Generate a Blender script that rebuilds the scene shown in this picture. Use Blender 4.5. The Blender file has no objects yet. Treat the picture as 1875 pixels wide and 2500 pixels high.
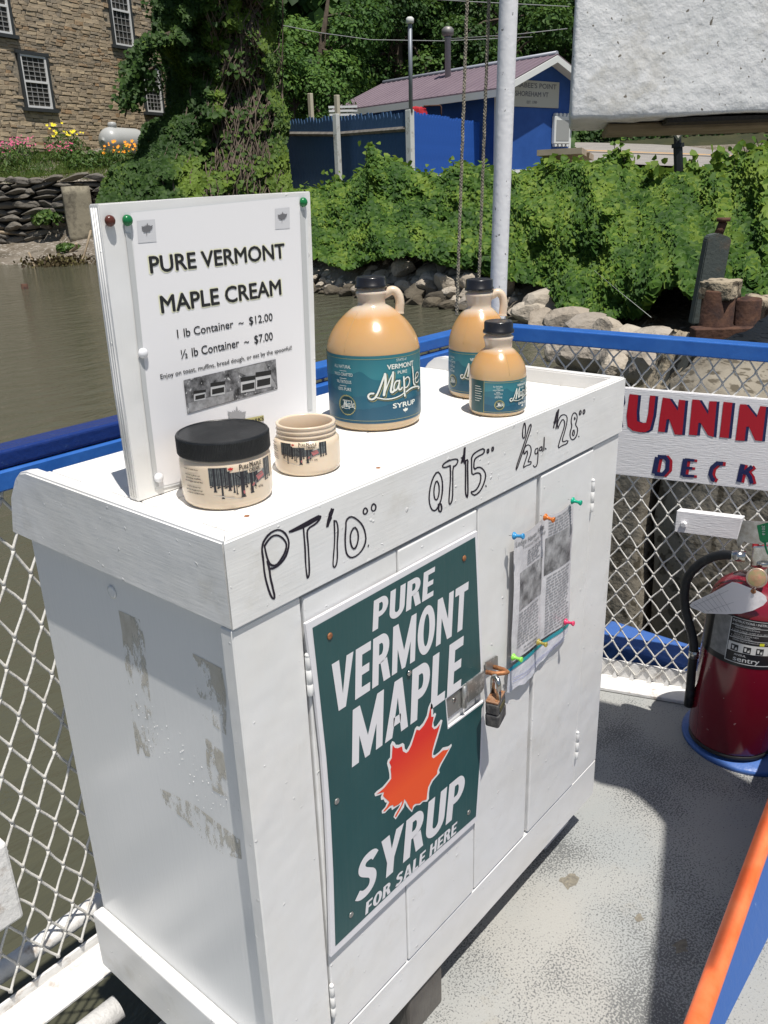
import bpy, bmesh, math, random
import numpy as np
from mathutils import Vector, Matrix, noise
random.seed(7); RNG = np.random.default_rng(7)
SC = bpy.context.scene
COL = SC.collection
PI = math.pi

# ---------------------------------------------------------------- camera
FPX = 2065.13; CX, CY, IW, IH = 937.5, 1250.0, 1875.0, 2500.0
CAM = np.array([-0.49138, -0.63957, 1.34109])
CM = np.array([[0.6424909711427277, 0.2942093394867293, -0.707563577750337],
               [-0.7656789932040803, 0.20951528643763406, -0.6081439172720072],
               [-0.03067623454827036, 0.9324935438423896, 0.3598815907019986]])
cam_data = bpy.data.cameras.new('camera'); cam = bpy.data.objects.new('camera', cam_data)
COL.objects.link(cam); SC.camera = cam
cam_data.sensor_fit = 'VERTICAL'; cam_data.sensor_height = 24.0; cam_data.lens = 24.0 * FPX / IH
cam_data.clip_start = 0.02; cam_data.clip_end = 2000
mw = Matrix([list(CM[i]) + [CAM[i]] for i in range(3)] + [[0, 0, 0, 1]])
cam.matrix_world = mw

# ---------------------------------------------------------------- light
SUND = Vector((0.13, 0.335, -1.0)).normalized()          # direction the light travels
world = bpy.data.worlds.new("World"); SC.world = world; world.use_nodes = True
wn = world.node_tree.nodes; wl = world.node_tree.links
sky = wn.new('ShaderNodeTexSky'); sky.sky_type = 'NISHITA'; sky.sun_disc = False
el = math.asin(-SUND.z); sky.sun_elevation = el
sky.sun_rotation = math.atan2(-SUND.x, -SUND.y)
sky.air_density = 1.0; sky.dust_density = 1.2; sky.ozone_density = 1.0
bg = wn['Background']; wl.new(sky.outputs[0], bg.inputs[0]); bg.inputs[1].default_value = 0.065
sun = bpy.data.lights.new('sun', 'SUN'); sun.energy = 4.4; sun.angle = math.radians(0.5); sun.color = (1.0, 0.955, 0.89)
so = bpy.data.objects.new('sun', sun); COL.objects.link(so)
so.rotation_euler = SUND.to_track_quat('-Z', 'Y').to_euler(); so.location = (0, 0, 30)
SC.view_settings.view_transform = 'Standard'; SC.view_settings.look = 'None'
SC.view_settings.exposure = 0.22; SC.view_settings.gamma = 1.0; SC.view_settings.use_curve_mapping = False
SC.render.engine = 'CYCLES'
SC.cycles.max_bounces = 6; SC.cycles.transparent_max_bounces = 6
SC.cycles.diffuse_bounces = 3; SC.cycles.glossy_bounces = 3; SC.cycles.transmission_bounces = 3

# ---------------------------------------------------------------- survey helpers (measure real points from the photograph's geometry)
def ray(x, y):
    d = CM @ np.array([(x - CX) / FPX, -(y - CY) / FPX, -1.0]); return d / np.linalg.norm(d)
def onz(x, y, z): d = ray(x, y); return CAM + d * (z - CAM[2]) / d[2]
def ony(x, y, Y): d = ray(x, y); return CAM + d * (Y - CAM[1]) / d[1]
def onx(x, y, X): d = ray(x, y); return CAM + d * (X - CAM[0]) / d[0]
def onp(x, y, P, n):
    d = ray(x, y); P = np.asarray(P, float); n = np.asarray(n, float); return CAM + d * ((P - CAM) @ n) / (d @ n)
def yh(x):
    # image row of the horizon at column x
    a = (x - CX) / FPX
    return CY + FPX * (CM[2, 0] * a - CM[2, 2]) / CM[2, 1]
def heading(x):
    d = ray(x, yh(x)); h = d[:2]; return h / np.hypot(*h)
def atr(x, y, r):
    """point seen at image (x,y) at horizontal distance r"""
    d = ray(x, y); return CAM + d * (r / np.hypot(d[0], d[1]))
def gp(x, r, z):
    h = heading(x); return np.array([CAM[0] + h[0] * r, CAM[1] + h[1] * r, z])

# ---------------------------------------------------------------- object helpers
def tag(o, label=None, cat=None, group=None, kind=None):
    if label: o['label'] = label
    if cat: o['category'] = cat
    if group: o['group'] = group
    if kind: o['kind'] = kind
    return o
def thing(name, loc, label, cat, group=None):
    o = bpy.data.objects.new(name, None); COL.objects.link(o); o.empty_display_size = 0.05
    o.location = Vector([float(c) for c in loc]); return tag(o, label, cat, group)
def link(name, me, mat=None, parent=None, smooth=False):
    if mat is not None:
        me.materials.clear()
        for m in (mat if isinstance(mat, (list, tuple)) else [mat]): me.materials.append(m)
    if smooth:
        me.polygons.foreach_set('use_smooth', [True] * len(me.polygons))
    o = bpy.data.objects.new(name, me); COL.objects.link(o)
    if parent is not None: adopt(o, parent)
    return o
def wloc(p):
    return p.location.copy() if p.type == 'EMPTY' else Vector((0, 0, 0))
def adopt(o, parent):
    o.parent = parent
    o.matrix_parent_inverse = Matrix.Translation(-wloc(parent))
def mesh(name, verts, faces, mat, parent=None, smooth=False):
    me = bpy.data.meshes.new(name)
    me.from_pydata([tuple(map(float, v)) for v in verts], [], [tuple(f) for f in faces]); me.update()
    return link(name, me, mat, parent, smooth)
def bm_obj(name, bm, mat, parent=None, smooth=False):
    bmesh.ops.recalc_face_normals(bm, faces=bm.faces)
    me = bpy.data.meshes.new(name); bm.to_mesh(me); bm.free()
    return link(name, me, mat, parent, smooth)
def add_box(bm, lo, hi, bev=0.0, seg=1, M=None):
    lo = np.minimum(lo, hi) * 1.0 if False else np.array(lo, float); hi = np.array(hi, float)
    r = bmesh.ops.create_cube(bm, size=1.0)
    vs = r['verts']
    for v in vs:
        v.co = Vector([(lo[i] + hi[i]) / 2 + v.co[i] * (hi[i] - lo[i]) for i in range(3)])
    if bev > 0:
        es = list({e for v in vs for e in v.link_edges})
        r = bmesh.ops.bevel(bm, geom=es, offset=bev, segments=seg, affect='EDGES', profile=0.5)
        vs = list({v for v in r['verts']} | {v for v in vs if v.is_valid})
    if M is not None:
        for v in vs: v.co = M @ v.co
    return vs
def box(name, lo, hi, mat, parent=None, bev=0.0, seg=1, M=None, smooth=False):
    bm = bmesh.new(); add_box(bm, lo, hi, bev, seg, M); return bm_obj(name, bm, mat, parent, smooth)
def frame_of(d):
    d = Vector(d).normalized(); a = Vector((0, 0, 1)) if abs(d.z) < 0.9 else Vector((1, 0, 0))
    u = d.cross(a).normalized(); return u, d.cross(u).normalized()
def tube_data(path, rad, n=10, closed=False, flat=1.0):
    P = [Vector([float(c) for c in p]) for p in path]; V = []; F = []; m = len(P)
    R = rad if isinstance(rad, (list, tuple)) else [rad] * m
    u = None
    for i, p in enumerate(P):
        if closed: t = P[(i + 1) % m] - P[i - 1]
        else: t = P[min(i + 1, m - 1)] - P[max(i - 1, 0)]
        t.normalize()
        if u is None: u, w = frame_of(t)
        else:
            u = (u - t * u.dot(t)); u.normalize(); w = t.cross(u)
        for k in range(n):
            a = 2 * PI * k / n; V.append(p + (u * math.cos(a) + w * math.sin(a) * flat) * R[i])
    rng = m if closed else m - 1
    for i in range(rng):
        for k in range(n):
            a = i * n + k; b = i * n + (k + 1) % n; c = ((i + 1) % m) * n + (k + 1) % n; d = ((i + 1) % m) * n + k
            F.append((a, b, c, d))
    if not closed: F.append(tuple(range(n))[::-1]); F.append(tuple(range((m - 1) * n, m * n)))
    return V, F
def tube(name, path, rad, mat, parent=None, n=10, closed=False, smooth=True, flat=1.0):
    V, F = tube_data(path, rad, n, closed, flat); o = mesh(name, V, F, mat, parent)
    if smooth: o.data.polygons.foreach_set('use_smooth', [len(p.vertices) == 4 for p in o.data.polygons])
    return o
def lathe_data(prof, n=48, c=(0, 0, 0), cap_lo=True, cap_hi=True):
    V = []; F = []
    for (r, z) in prof:
        for k in range(n):
            a = 2 * PI * k / n; V.append((c[0] + r * math.cos(a), c[1] + r * math.sin(a), c[2] + z))
    for i in range(len(prof) - 1):
        for k in range(n): F.append((i * n + k, i * n + (k + 1) % n, (i + 1) * n + (k + 1) % n, (i + 1) * n + k))
    if cap_lo: F.append(tuple(range(n))[::-1])
    if cap_hi: F.append(tuple(range((len(prof) - 1) * n, len(prof) * n)))
    return V, F
def lathe(name, prof, mat, parent=None, n=48, c=(0, 0, 0), cap_lo=True, cap_hi=True, M=None, smooth=True):
    V, F = lathe_data(prof, n, c, cap_lo, cap_hi)
    if M is not None: V = [M @ Vector(v) for v in V]
    o = mesh(name, V, F, mat, parent)
    if smooth: o.data.polygons.foreach_set('use_smooth', [len(p.vertices) == 4 for p in o.data.polygons])
    return o
class Bag:
    """collects geometry that ends up as one mesh"""
    def __init__(s): s.V = []; s.F = []
    def add(s, V, F):
        k = len(s.V); s.V += [tuple(v) for v in V]; s.F += [tuple(i + k for i in f) for f in F]
    def tube(s, path, rad, n=6, closed=False): s.add(*tube_data(path, rad, n, closed))
    def build(s, name, mat, parent=None, smooth=False): return mesh(name, s.V, s.F, mat, parent, smooth)

# ---------------------------------------------------------------- materials
def nd(nt, t, **kw):
    n = nt.nodes.new(t)
    for k, v in kw.items():
        if k in n.inputs: n.inputs[k].default_value = v
        else: setattr(n, k, v)
    return n
def mixc(nt, fac, a, b, mode='MIX'):
    m = nt.nodes.new('ShaderNodeMix'); m.data_type = 'RGBA'; m.blend_type = mode
    for s, v in ((m.inputs[0], fac), (m.inputs[6], a), (m.inputs[7], b)):
        if hasattr(v, 'links') or isinstance(v, bpy.types.NodeSocket): nt.links.new(v, s)
        elif isinstance(v, (int, float)): s.default_value = v
        else: s.default_value = (*v, 1) if len(v) == 3 else v
    return m.outputs[2]
def ramp(nt, src, pts, interp='LINEAR'):
    r = nt.nodes.new('ShaderNodeValToRGB'); r.color_ramp.interpolation = interp
    e = r.color_ramp.elements
    while len(e) < len(pts): e.new(0.5)
    for i, (p, c) in enumerate(pts):
        e[i].position = p; e[i].color = (c, c, c, 1) if isinstance(c, (int, float)) else (*c, 1)
    nt.links.new(src, r.inputs[0]); return r.outputs[0]
def mat(name, col, rough=0.5, var=None, vs=8.0, vamt=0.5, bump=0.0, bs=60.0, bstretch=None, metal=0.0, spec=0.5, coat=0.0,
        speck=None, sps=200.0, spt=(0.62, 0.68), coord='Object', trans=0.0, sss=0.0, ior=1.45, dirt=None, dts=3.0, dtt=(0.5, 0.75)):
    m = bpy.data.materials.new(name); m.use_nodes = True; nt = m.node_tree; b = nt.nodes['Principled BSDF']
    tc = nt.nodes.new('ShaderNodeTexCoord'); co = tc.outputs[coord]
    c = (*col, 1); out = None
    if var:
        n = nd(nt, 'ShaderNodeTexNoise', Scale=vs, Detail=5.0, Roughness=0.6); nt.links.new(co, n.inputs['Vector'])
        f = ramp(nt, n.outputs[0], ((0.35, 0.0), (0.68, vamt * 2 if vamt < .5 else 1.0)))
        out = mixc(nt, f, col, var)
    if dirt:
        n = nd(nt, 'ShaderNodeTexNoise', Scale=dts, Detail=8.0, Roughness=0.7); nt.links.new(co, n.inputs['Vector'])
        f = ramp(nt, n.outputs[0], ((dtt[0], 0.0), (dtt[1], 1.0)))
        out = mixc(nt, f, out if out is not None else col, dirt)
    if speck:
        n = nd(nt, 'ShaderNodeTexNoise', Scale=sps, Detail=2.0, Roughness=0.5); nt.links.new(co, n.inputs['Vector'])
        f = ramp(nt, n.outputs[0], ((spt[0], 0.0), (spt[1], 1.0)))
        out = mixc(nt, f, out if out is not None else col, speck)
    if out is not None: nt.links.new(out, b.inputs['Base Color'])
    else: b.inputs['Base Color'].default_value = c
    b.inputs['Roughness'].default_value = rough; b.inputs['Metallic'].default_value = metal
    b.inputs['Specular IOR Level'].default_value = spec; b.inputs['Coat Weight'].default_value = coat
    b.inputs['Coat Roughness'].default_value = 0.08
    b.inputs['IOR'].default_value = ior
    if trans: b.inputs['Transmission Weight'].default_value = trans
    if sss:
        b.inputs['Subsurface Weight'].default_value = sss; b.inputs['Subsurface Radius'].default_value = (0.012, 0.006, 0.003); b.inputs['Subsurface Scale'].default_value = 0.6
    if bump:
        n = nd(nt, 'ShaderNodeTexNoise', Scale=bs, Detail=4.0, Roughness=0.55)
        if bstretch:
            mp = nt.nodes.new('ShaderNodeMapping'); mp.inputs['Scale'].default_value = bstretch
            nt.links.new(co, mp.inputs[0]); nt.links.new(mp.outputs[0], n.inputs['Vector'])
        else: nt.links.new(co, n.inputs['Vector'])
        bp = nd(nt, 'ShaderNodeBump', Distance=bump, Strength=1.0); nt.links.new(n.outputs[0], bp.inputs['Height'])
        nt.links.new(bp.outputs[0], b.inputs['Normal'])
    return m
def flat(name, col, rough=0.55, **k): return mat(name, col, rough, **k)

def text_polys(body, bold=0.0, shear=0.0, res=3):
    cu = bpy.data.curves.new('glyphs', 'FONT'); cu.body = body; cu.size = 1.0; cu.offset = bold; cu.shear = shear
    cu.resolution_u = res; cu.fill_mode = 'FRONT'
    o = bpy.data.objects.new('glyphs', cu); COL.objects.link(o)
    dg = bpy.context.evaluated_depsgraph_get(); me = bpy.data.meshes.new_from_object(o.evaluated_get(dg))
    V = np.array([v.co[:2] for v in me.vertices]) if len(me.vertices) else np.zeros((0, 2)); F = [tuple(p.vertices) for p in me.polygons]
    bpy.data.objects.remove(o); bpy.data.curves.remove(cu); bpy.data.meshes.remove(me)
    return V, F
_tc = {}
def text_unit(body, bold=0.0, shear=0.0, ref=None):
    """text scaled to x 0..1, y 0..1 (capital height)"""
    k = (body, bold, shear)
    if k not in _tc:
        V, F = text_polys(body, bold, shear)
        x0, x1 = V[:, 0].min(), V[:, 0].max()
        R, _ = text_polys('H', bold, 0); y0, y1 = R[:, 1].min(), R[:, 1].max()
        V = np.column_stack(((V[:, 0] - x0) / (x1 - x0), (V[:, 1] - y0) / (y1 - y0)))
        _tc[k] = (V, F)
    return _tc[k]
def text_on(bag, body, fn, u0, u1, v0, v1, bold=0.0, shear=0.0, slices=0):
    V, F = text_unit(body, 0.0, shear)
    if slices:
        bm = bmesh.new(); vs = [bm.verts.new((x, y, 0)) for x, y in V]
        for f in F:
            try: bm.faces.new([vs[i] for i in f])
            except ValueError: pass
        for i in range(1, slices):
            g = bm.verts[:] + bm.edges[:] + bm.faces[:]
            bmesh.ops.bisect_plane(bm, geom=g, plane_co=(i / slices, 0, 0), plane_no=(1, 0, 0))
        bm.verts.index_update()
        V = np.array([v.co[:2] for v in bm.verts]); F = [tuple(v.index for v in f.verts) for f in bm.faces]; bm.free()
    def put(dx, dy, k):
        Q = []
        for x, y in V:
            u, v = u0 + (u1 - u0) * x + dx, v0 + (v1 - v0) * y + dy; p = Vector([float(c) for c in fn(u, v)])
            if k:
                n = (Vector([float(c) for c in fn(u + abs(u1 - u0) * 1e-2, v)]) - p).cross(Vector([float(c) for c in fn(u, v + abs(v1 - v0) * 1e-2)]) - p)
                if n.length > 0:
                    n.normalize()
                    if n.dot(Vector(CAM) - p) < 0: n = -n
                    p = p + n * (k * 2.5e-5)
            Q.append(p)
        bag.add(Q, F)
    put(0, 0, 0)
    if bold > 0:
        w = abs(v1 - v0) * bold * 1.15; p0 = Vector([float(c) for c in fn(u0, v0)]); su = (Vector([float(c) for c in fn(u0 + (u1 - u0) * .02, v0)]) - p0).length / max(1e-9, abs(u1 - u0) * .02)
        sv = (Vector([float(c) for c in fn(u0, v0 + (v1 - v0) * .02)]) - p0).length / max(1e-9, abs(v1 - v0) * .02); wu = w * sv / su
        put(-wu, 0, 1); put(wu, 0, 2); put(0, w * .7, 3); put(0, -w * .7, 4)

# heavy sign-painter capitals built from plain shapes (unit height)
def glyph(ch, s=.215, t=.175):
    R = lambda a, b, c, d: [(a, b), (c, b), (c, d), (a, d)]
    def ring(cx, cy, rx, ry, a0, a1, tx, ty, n=14):
        A = [math.radians(a0 + (a1 - a0) * i / n) for i in range(n + 1)]
        return [[(cx + rx * math.cos(p), cy + ry * math.sin(p)), (cx + rx * math.cos(q), cy + ry * math.sin(q)), (cx + (rx - tx) * math.cos(q), cy + (ry - ty) * math.sin(q)), (cx + (rx - tx) * math.cos(p), cy + (ry - ty) * math.sin(p))] for p, q in zip(A, A[1:])]
    G = {'E': (.50, [R(0, 0, s, 1), R(s, 0, .50, t), R(s, .42, .46, .42 + t * .95), R(s, 1 - t, .50, 1)]),
         'F': (.48, [R(0, 0, s, 1), R(s, .40, .44, .40 + t * .95), R(s, 1 - t, .48, 1)]),
         'L': (.48, [R(0, 0, s, 1), R(s, 0, .48, t)]), 'H': (.62, [R(0, 0, s, 1), R(.62 - s, 0, .62, 1), R(s, .41, .62 - s, .59)]), 'I': (s, [R(0, 0, s, 1)]),
         'T': (.56, [R(0, 1 - t, .56, 1), R(.28 - s / 2, 0, .28 + s / 2, 1 - t)]),
         'P': (.58, [R(0, 0, s, 1), R(s, 1 - t, .30, 1), R(s, .38, .30, .38 + t)] + ring(.30, .69, .28, .31, -90, 90, s, t)),
         'R': (.62, [R(0, 0, s, 1), R(s, 1 - t, .29, 1), R(s, .42, .29, .42 + t), [(.27, .43), (.50, .47), (.64, 0), (.40, 0)]] + ring(.29, .71, .28, .29, -90, 90, s, t)),
         'U': (.62, [R(0, .30, s, 1), R(.62 - s, .30, .62, 1)] + ring(.31, .30, .31, .31, 180, 360, s, t + .02)),
         'O': (.68, ring(.34, .5, .34, .515, 0, 360, s + .01, t, 30)),
         'V': (.68, [[(0, 1), (s + .01, 1), (.355, .30), (.34, 0), (.225, 0)], [(.34, 0), (.355, .30), (.46, 1), (.68, 1), (.455, 0)]]),
         'Y': (.66, [[(0, 1), (s + .02, 1), (.335, .62), (.33, .36), (.225, .36)], [(.33, .36), (.335, .62), (.43, 1), (.66, 1), (.435, .36)], R(.225, 0, .435, .36)]),
         'A': (.70, [[(0, 0), (.215, 0), (.35, .68), (.35, 1), (.235, 1)], [(.35, 1), (.35, .68), (.485, 0), (.70, 0), (.465, 1)], R(.24, .19, .46, .35)]),
         'N': (.66, [R(0, 0, .195, 1), R(.465, 0, .66, 1), [(.195, 1), (.195, .55), (.465, 0), (.465, .45)]]),
         'M': (.86, [R(0, 0, .19, 1), R(.67, 0, .86, 1), [(.19, 1), (.19, .48), (.365, 0), (.43, 0), (.43, .38)], [(.67, 1), (.43, .38), (.43, 0), (.495, 0), (.67, .48)]]),
         ' ': (.26, [])}
    if ch == 'S':
        P = [(.49, .80), (.42, .89), (.30, .915), (.17, .89), (.105, .78), (.14, .66), (.28, .55), (.43, .44), (.475, .30), (.43, .15), (.30, .085), (.15, .10), (.04, .19)]
        P = smooth_pts(P, False, 2); Q = []
        for i in range(len(P) - 1):
            d0 = P[min(i + 1, len(P) - 1)] - P[max(i - 1, 0)]; d1 = P[min(i + 2, len(P) - 1)] - P[i]
            n0 = np.array([-d0[1], d0[0]]) / np.hypot(*d0) * .095; n1 = np.array([-d1[1], d1[0]]) / np.hypot(*d1) * .095
            Q.append([tuple(P[i] + n0), tuple(P[i + 1] + n1), tuple(P[i + 1] - n1), tuple(P[i] - n0)])
        return .56, Q
    return G[ch]
def block_text(bag, body, fn, u0, u1, v0, v1, shear=0.0, gap=.075):
    W_ = sum(glyph(c)[0] + gap for c in body) - gap; x = 0.0; k = (u1 - u0) / (W_ + shear)
    for c in body:
        w, polys = glyph(c)
        for i, P in enumerate(polys): bag.add([fn(u0 + k * (x + a + shear * b), v0 + (v1 - v0) * b) for a, b in P], [tuple(range(len(P)))])
        x += w + gap
_eps = [0]
def ribbon(bag, pts, w, fn, closed=False, lift=1e-5, cap=True):
    """flat brush stroke: pts in (u,v), width w (or list), fn(u,v,h)->3D"""
    P = [np.array(p, float) for p in pts]; m = len(P)
    W = w if isinstance(w, (list, tuple)) else [w] * m
    V = []; F = []
    if closed: P = P + [P[0]]; W = list(W) + [W[0]]; m += 1
    _eps[0] += 1; h0 = (_eps[0] % 9) * lift * 3
    for i in range(m):
        a = P[i] - P[i - 1] if i > 0 else (P[1] - P[0] if not closed else P[0] - P[-2])
        b = P[i + 1] - P[i] if i < m - 1 else (P[i] - P[i - 1] if not closed else P[1] - P[0])
        a = a / (np.hypot(*a) + 1e-9); b = b / (np.hypot(*b) + 1e-9); t = a + b
        L = np.hypot(*t); t = t / L if L > 1e-6 else a
        n = np.array([-t[1], t[0]]); c = max(0.45, abs(n @ np.array([-a[1], a[0]])))
        h = h0 + lift * 2 * i / m
        V += [fn(*(P[i] + n * W[i] / 2 / c), h), fn(*(P[i] - n * W[i] / 2 / c), h)]
    for i in range(m - 1): F.append((2 * i, 2 * i + 1, 2 * i + 3, 2 * i + 2))
    if cap and not closed:
        for j, s in ((0, -1), (m - 1, 1)):
            t = (P[1] - P[0]) if j == 0 else (P[-1] - P[-2]); t = t / (np.hypot(*t) + 1e-9) * s
            n = np.array([-t[1], t[0]]); k = len(V)
            arc = [P[j] + n * W[j] / 2 * math.cos(a) + t * W[j] / 2 * math.sin(a) for a in np.linspace(0, PI, 7)]
            V += [fn(*q, h0 + lift * 2 * j / m) for q in arc]; F.append(tuple(range(k, k + 7)))
    bag.add(V, F)
def poly_fill(bag, pts, fn, h=0.0):
    from mathutils.geometry import tessellate_polygon
    tri = tessellate_polygon([[Vector((p[0], p[1], 0)) for p in pts]])
    bag.add([fn(p[0], p[1], h) for p in pts], [tuple(t) for t in tri])
def smooth_pts(pts, closed=False, it=2):
    P = [np.array(p, float) for p in pts]
    for _ in range(it):
        Q = []
        m = len(P); rng = range(m if closed else m - 1)
        if not closed: Q.append(P[0])
        for i in rng:
            a, b = P[i], P[(i + 1) % m]; Q += [a * .75 + b * .25, a * .25 + b * .75]
        if not closed: Q.append(P[-1])
        P = Q
    return P

# ================================================================ materials
def paint_white(name, dirty=(0.60, 0.57, 0.50), thr=(0.58, 0.90), stretch=(8, 120, 120), bump=0.00025, base=(0.80, 0.80, 0.795), rough=0.38):
    m = mat(name, base, rough, dirt=dirty, dts=9.0, dtt=thr, var=(0.755, 0.745, 0.715), vs=5.0, bump=bump, bs=3.0, bstretch=stretch, spec=0.45)
    nt = m.node_tree; b = nt.nodes['Principled BSDF']; old = b.inputs['Normal'].links[0].from_node
    n = nd(nt, 'ShaderNodeTexNoise', Scale=95.0, Detail=1.0); nt.links.new(nt.nodes['Texture Coordinate'].outputs['Object'], n.inputs['Vector'])
    bp = nd(nt, 'ShaderNodeBump', Distance=0.0012, Strength=1.0); nt.links.new(ramp(nt, n.outputs[0], ((.73, 0), (.80, .6))), bp.inputs['Height'])
    n2 = nd(nt, 'ShaderNodeTexNoise', Scale=13.0, Detail=2.0); nt.links.new(nt.nodes['Texture Coordinate'].outputs['Object'], n2.inputs['Vector'])
    b2 = nd(nt, 'ShaderNodeBump', Distance=0.0022, Strength=1.0); nt.links.new(n2.outputs[0], b2.inputs['Height']); nt.links.new(b2.outputs[0], bp.inputs['Normal'])
    nt.links.new(bp.outputs[0], old.inputs['Normal'])
    return m
M_wh_x = paint_white('white_paint_brushed_across')
M_wh_y = paint_white('white_paint_brushed_back', stretch=(120, 8, 120))
M_wh_z = paint_white('white_paint_brushed_down', stretch=(110, 110, 7), bump=0.0002, rough=0.3)
M_wh_top = mat('worn_white_tray_paint', (0.82, 0.81, 0.78), 0.55, dirt=(0.42, 0.37, 0.30), dts=26.0, dtt=(0.66, 0.74), bump=0.0008, bs=3.0, bstretch=(10, 120, 120))
M_side = mat('scuffed_white_side_paint', (0.82, 0.825, 0.82), 0.27, dirt=(0.62, 0.60, 0.53), dts=7.0, dtt=(0.62, 0.9), bump=0.00035, bs=3.0, bstretch=(60, 60, 5))
M_steelwhite = mat('white_painted_steel', (0.74, 0.73, 0.71), 0.45, dirt=(0.35, 0.27, 0.2), dts=16.0, dtt=(0.56, 0.72), bump=0.002, bs=70)
M_meshmetal = mat('grey_white_mesh_paint', (0.72, 0.70, 0.655), 0.5, dirt=(0.33, 0.29, 0.24), dts=40.0, dtt=(0.55, 0.8), bump=0.001, bs=200)
M_blue = mat('blue_rail_paint', (0.022, 0.115, 0.42), 0.32, var=(0.04, 0.16, 0.5), vs=14, vamt=0.4, dirt=(0.3, 0.36, 0.45), dts=30, dtt=(0.70, 0.76), bump=0.0012, bs=45)
M_navy = mat('dark_navy_rail_paint', (0.012, 0.035, 0.17), 0.25, dirt=(0.12, 0.2, 0.35), dts=60, dtt=(0.62, 0.8), bump=0.0015, bs=90)
M_bluelight = mat('faded_blue_steel_paint', (0.06, 0.145, 0.42), 0.4, dirt=(0.02, 0.05, 0.12), dts=12, dtt=(0.6, 0.75), bump=0.003, bs=25)
M_orange = mat('orange_rail_paint', (0.85, 0.14, 0.035), 0.42, var=(0.9, 0.22, 0.08), vs=20, dirt=(0.75, 0.6, 0.5), dts=35, dtt=(0.69, 0.72), bump=0.001, bs=60)
M_black = mat('black_plastic', (0.012, 0.012, 0.013), 0.35)
M_rubber = mat('black_rubber', (0.018, 0.019, 0.02), 0.5, dirt=(0.06, 0.06, 0.06), dts=40, dtt=(.5, .9))
M_chrome = mat('scuffed_chrome', (0.62, 0.62, 0.6), 0.22, metal=1.0, var=(0.4, 0.38, 0.33), vs=60)
M_zinc = mat('zinc_plate', (0.42, 0.42, 0.40), 0.42, metal=0.8, dirt=(0.7, 0.7, 0.68), dts=50, dtt=(.55, .62))
M_rust = mat('rust', (0.055, 0.026, 0.019), 0.9, var=(0.12, 0.060, 0.036), vs=14, dirt=(0.035, 0.02, 0.018), dts=9, dtt=(.5, .65), bump=0.005, bs=40)
M_rustsmall = mat('rusty_steel', (0.30, 0.12, 0.06), 0.6, metal=0.4, var=(0.5, 0.24, 0.1), vs=150, bump=0.0006, bs=400)
M_timber = mat('weathered_grey_timber', (0.20, 0.19, 0.17), 0.85, var=(0.11, 0.10, 0.09), vs=6, bump=0.003, bs=3, bstretch=(60, 60, 6))
M_ink = mat('black_marker', (0.012, 0.008, 0.02), 0.4)
M_print = mat('black_print', (0.02, 0.02, 0.022), 0.5)
M_printgrey = mat('faded_grey_print', (0.16, 0.16, 0.17), 0.6)
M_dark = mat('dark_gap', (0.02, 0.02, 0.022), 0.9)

def deck_material():
    m = bpy.data.materials.new('speckled_grey_deck_paint'); m.use_nodes = True; nt = m.node_tree; b = nt.nodes['Principled BSDF']
    tc = nt.nodes.new('ShaderNodeTexCoord'); co = tc.outputs['Object']
    big = nd(nt, 'ShaderNodeTexNoise', Scale=2.6, Detail=3.0); nt.links.new(co, big.inputs['Vector'])
    c0 = mixc(nt, ramp(nt, big.outputs[0], ((0.38, 0), (0.62, 1))), (0.325, 0.34, 0.335), (0.38, 0.375, 0.35))
    st = nd(nt, 'ShaderNodeTexNoise', Scale=7.0, Detail=6.0, Roughness=0.7); nt.links.new(co, st.inputs['Vector'])
    c0 = mixc(nt, ramp(nt, st.outputs[0], ((0.6, 0), (0.75, .6))), c0, (0.33, 0.30, 0.24))
    sp = nd(nt, 'ShaderNodeTexNoise', Scale=250.0, Detail=3.0, Roughness=0.6); nt.links.new(co, sp.inputs['Vector'])
    cl = nd(nt, 'ShaderNodeTexNoise', Scale=4.5, Detail=4.0); cl.noise_dimensions = '3D'
    mp = nt.nodes.new('ShaderNodeMapping'); mp.inputs['Location'].default_value = (3.1, 1.7, 0); nt.links.new(co, mp.inputs[0]); nt.links.new(mp.outputs[0], cl.inputs['Vector'])
    th = nt.nodes.new('ShaderNodeMath'); th.operation = 'MULTIPLY_ADD'; th.inputs[1].default_value = 0.62; th.inputs[2].default_value = -0.32
    nt.links.new(cl.outputs[0], th.inputs[0])
    ad = nt.nodes.new('ShaderNodeMath'); ad.operation = 'ADD'; nt.links.new(sp.outputs[0], ad.inputs[0]); nt.links.new(th.outputs[0], ad.inputs[1])
    f = ramp(nt, ad.outputs[0], ((0.53, 0), (0.60, 0.9)))
    c1 = mixc(nt, f, c0, (0.12, 0.125, 0.125))
    nt.links.new(c1, b.inputs['Base Color']); b.inputs['Roughness'].default_value = 0.6
    bp = nd(nt, 'ShaderNodeBump', Distance=0.0012, Strength=0.8); nt.links.new(ad.outputs[0], bp.inputs['Height']); nt.links.new(bp.outputs[0], b.inputs['Normal'])
    return m
M_deck = deck_material()

# ================================================================ the ferry deck (setting)
dz = -0.045
bm = bmesh.new()
outl = [(-1.6, -3.2), (2.70, -3.2), (1.385, 0.60), (0.24, 0.60), (0.24, 0.365), (-1.6, 0.365)]
vb = [bm.verts.new((x, y, dz)) for x, y in outl]; vt = [bm.verts.new((x, y, 0)) for x, y in outl]
bm.faces.new(vt); bm.faces.new(vb[::-1])
for i in range(6): bm.faces.new((vb[i], vb[(i + 1) % 6], vt[(i + 1) % 6], vt[i]))
tag(bm_obj('deck', bm, M_deck), kind='structure')

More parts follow.
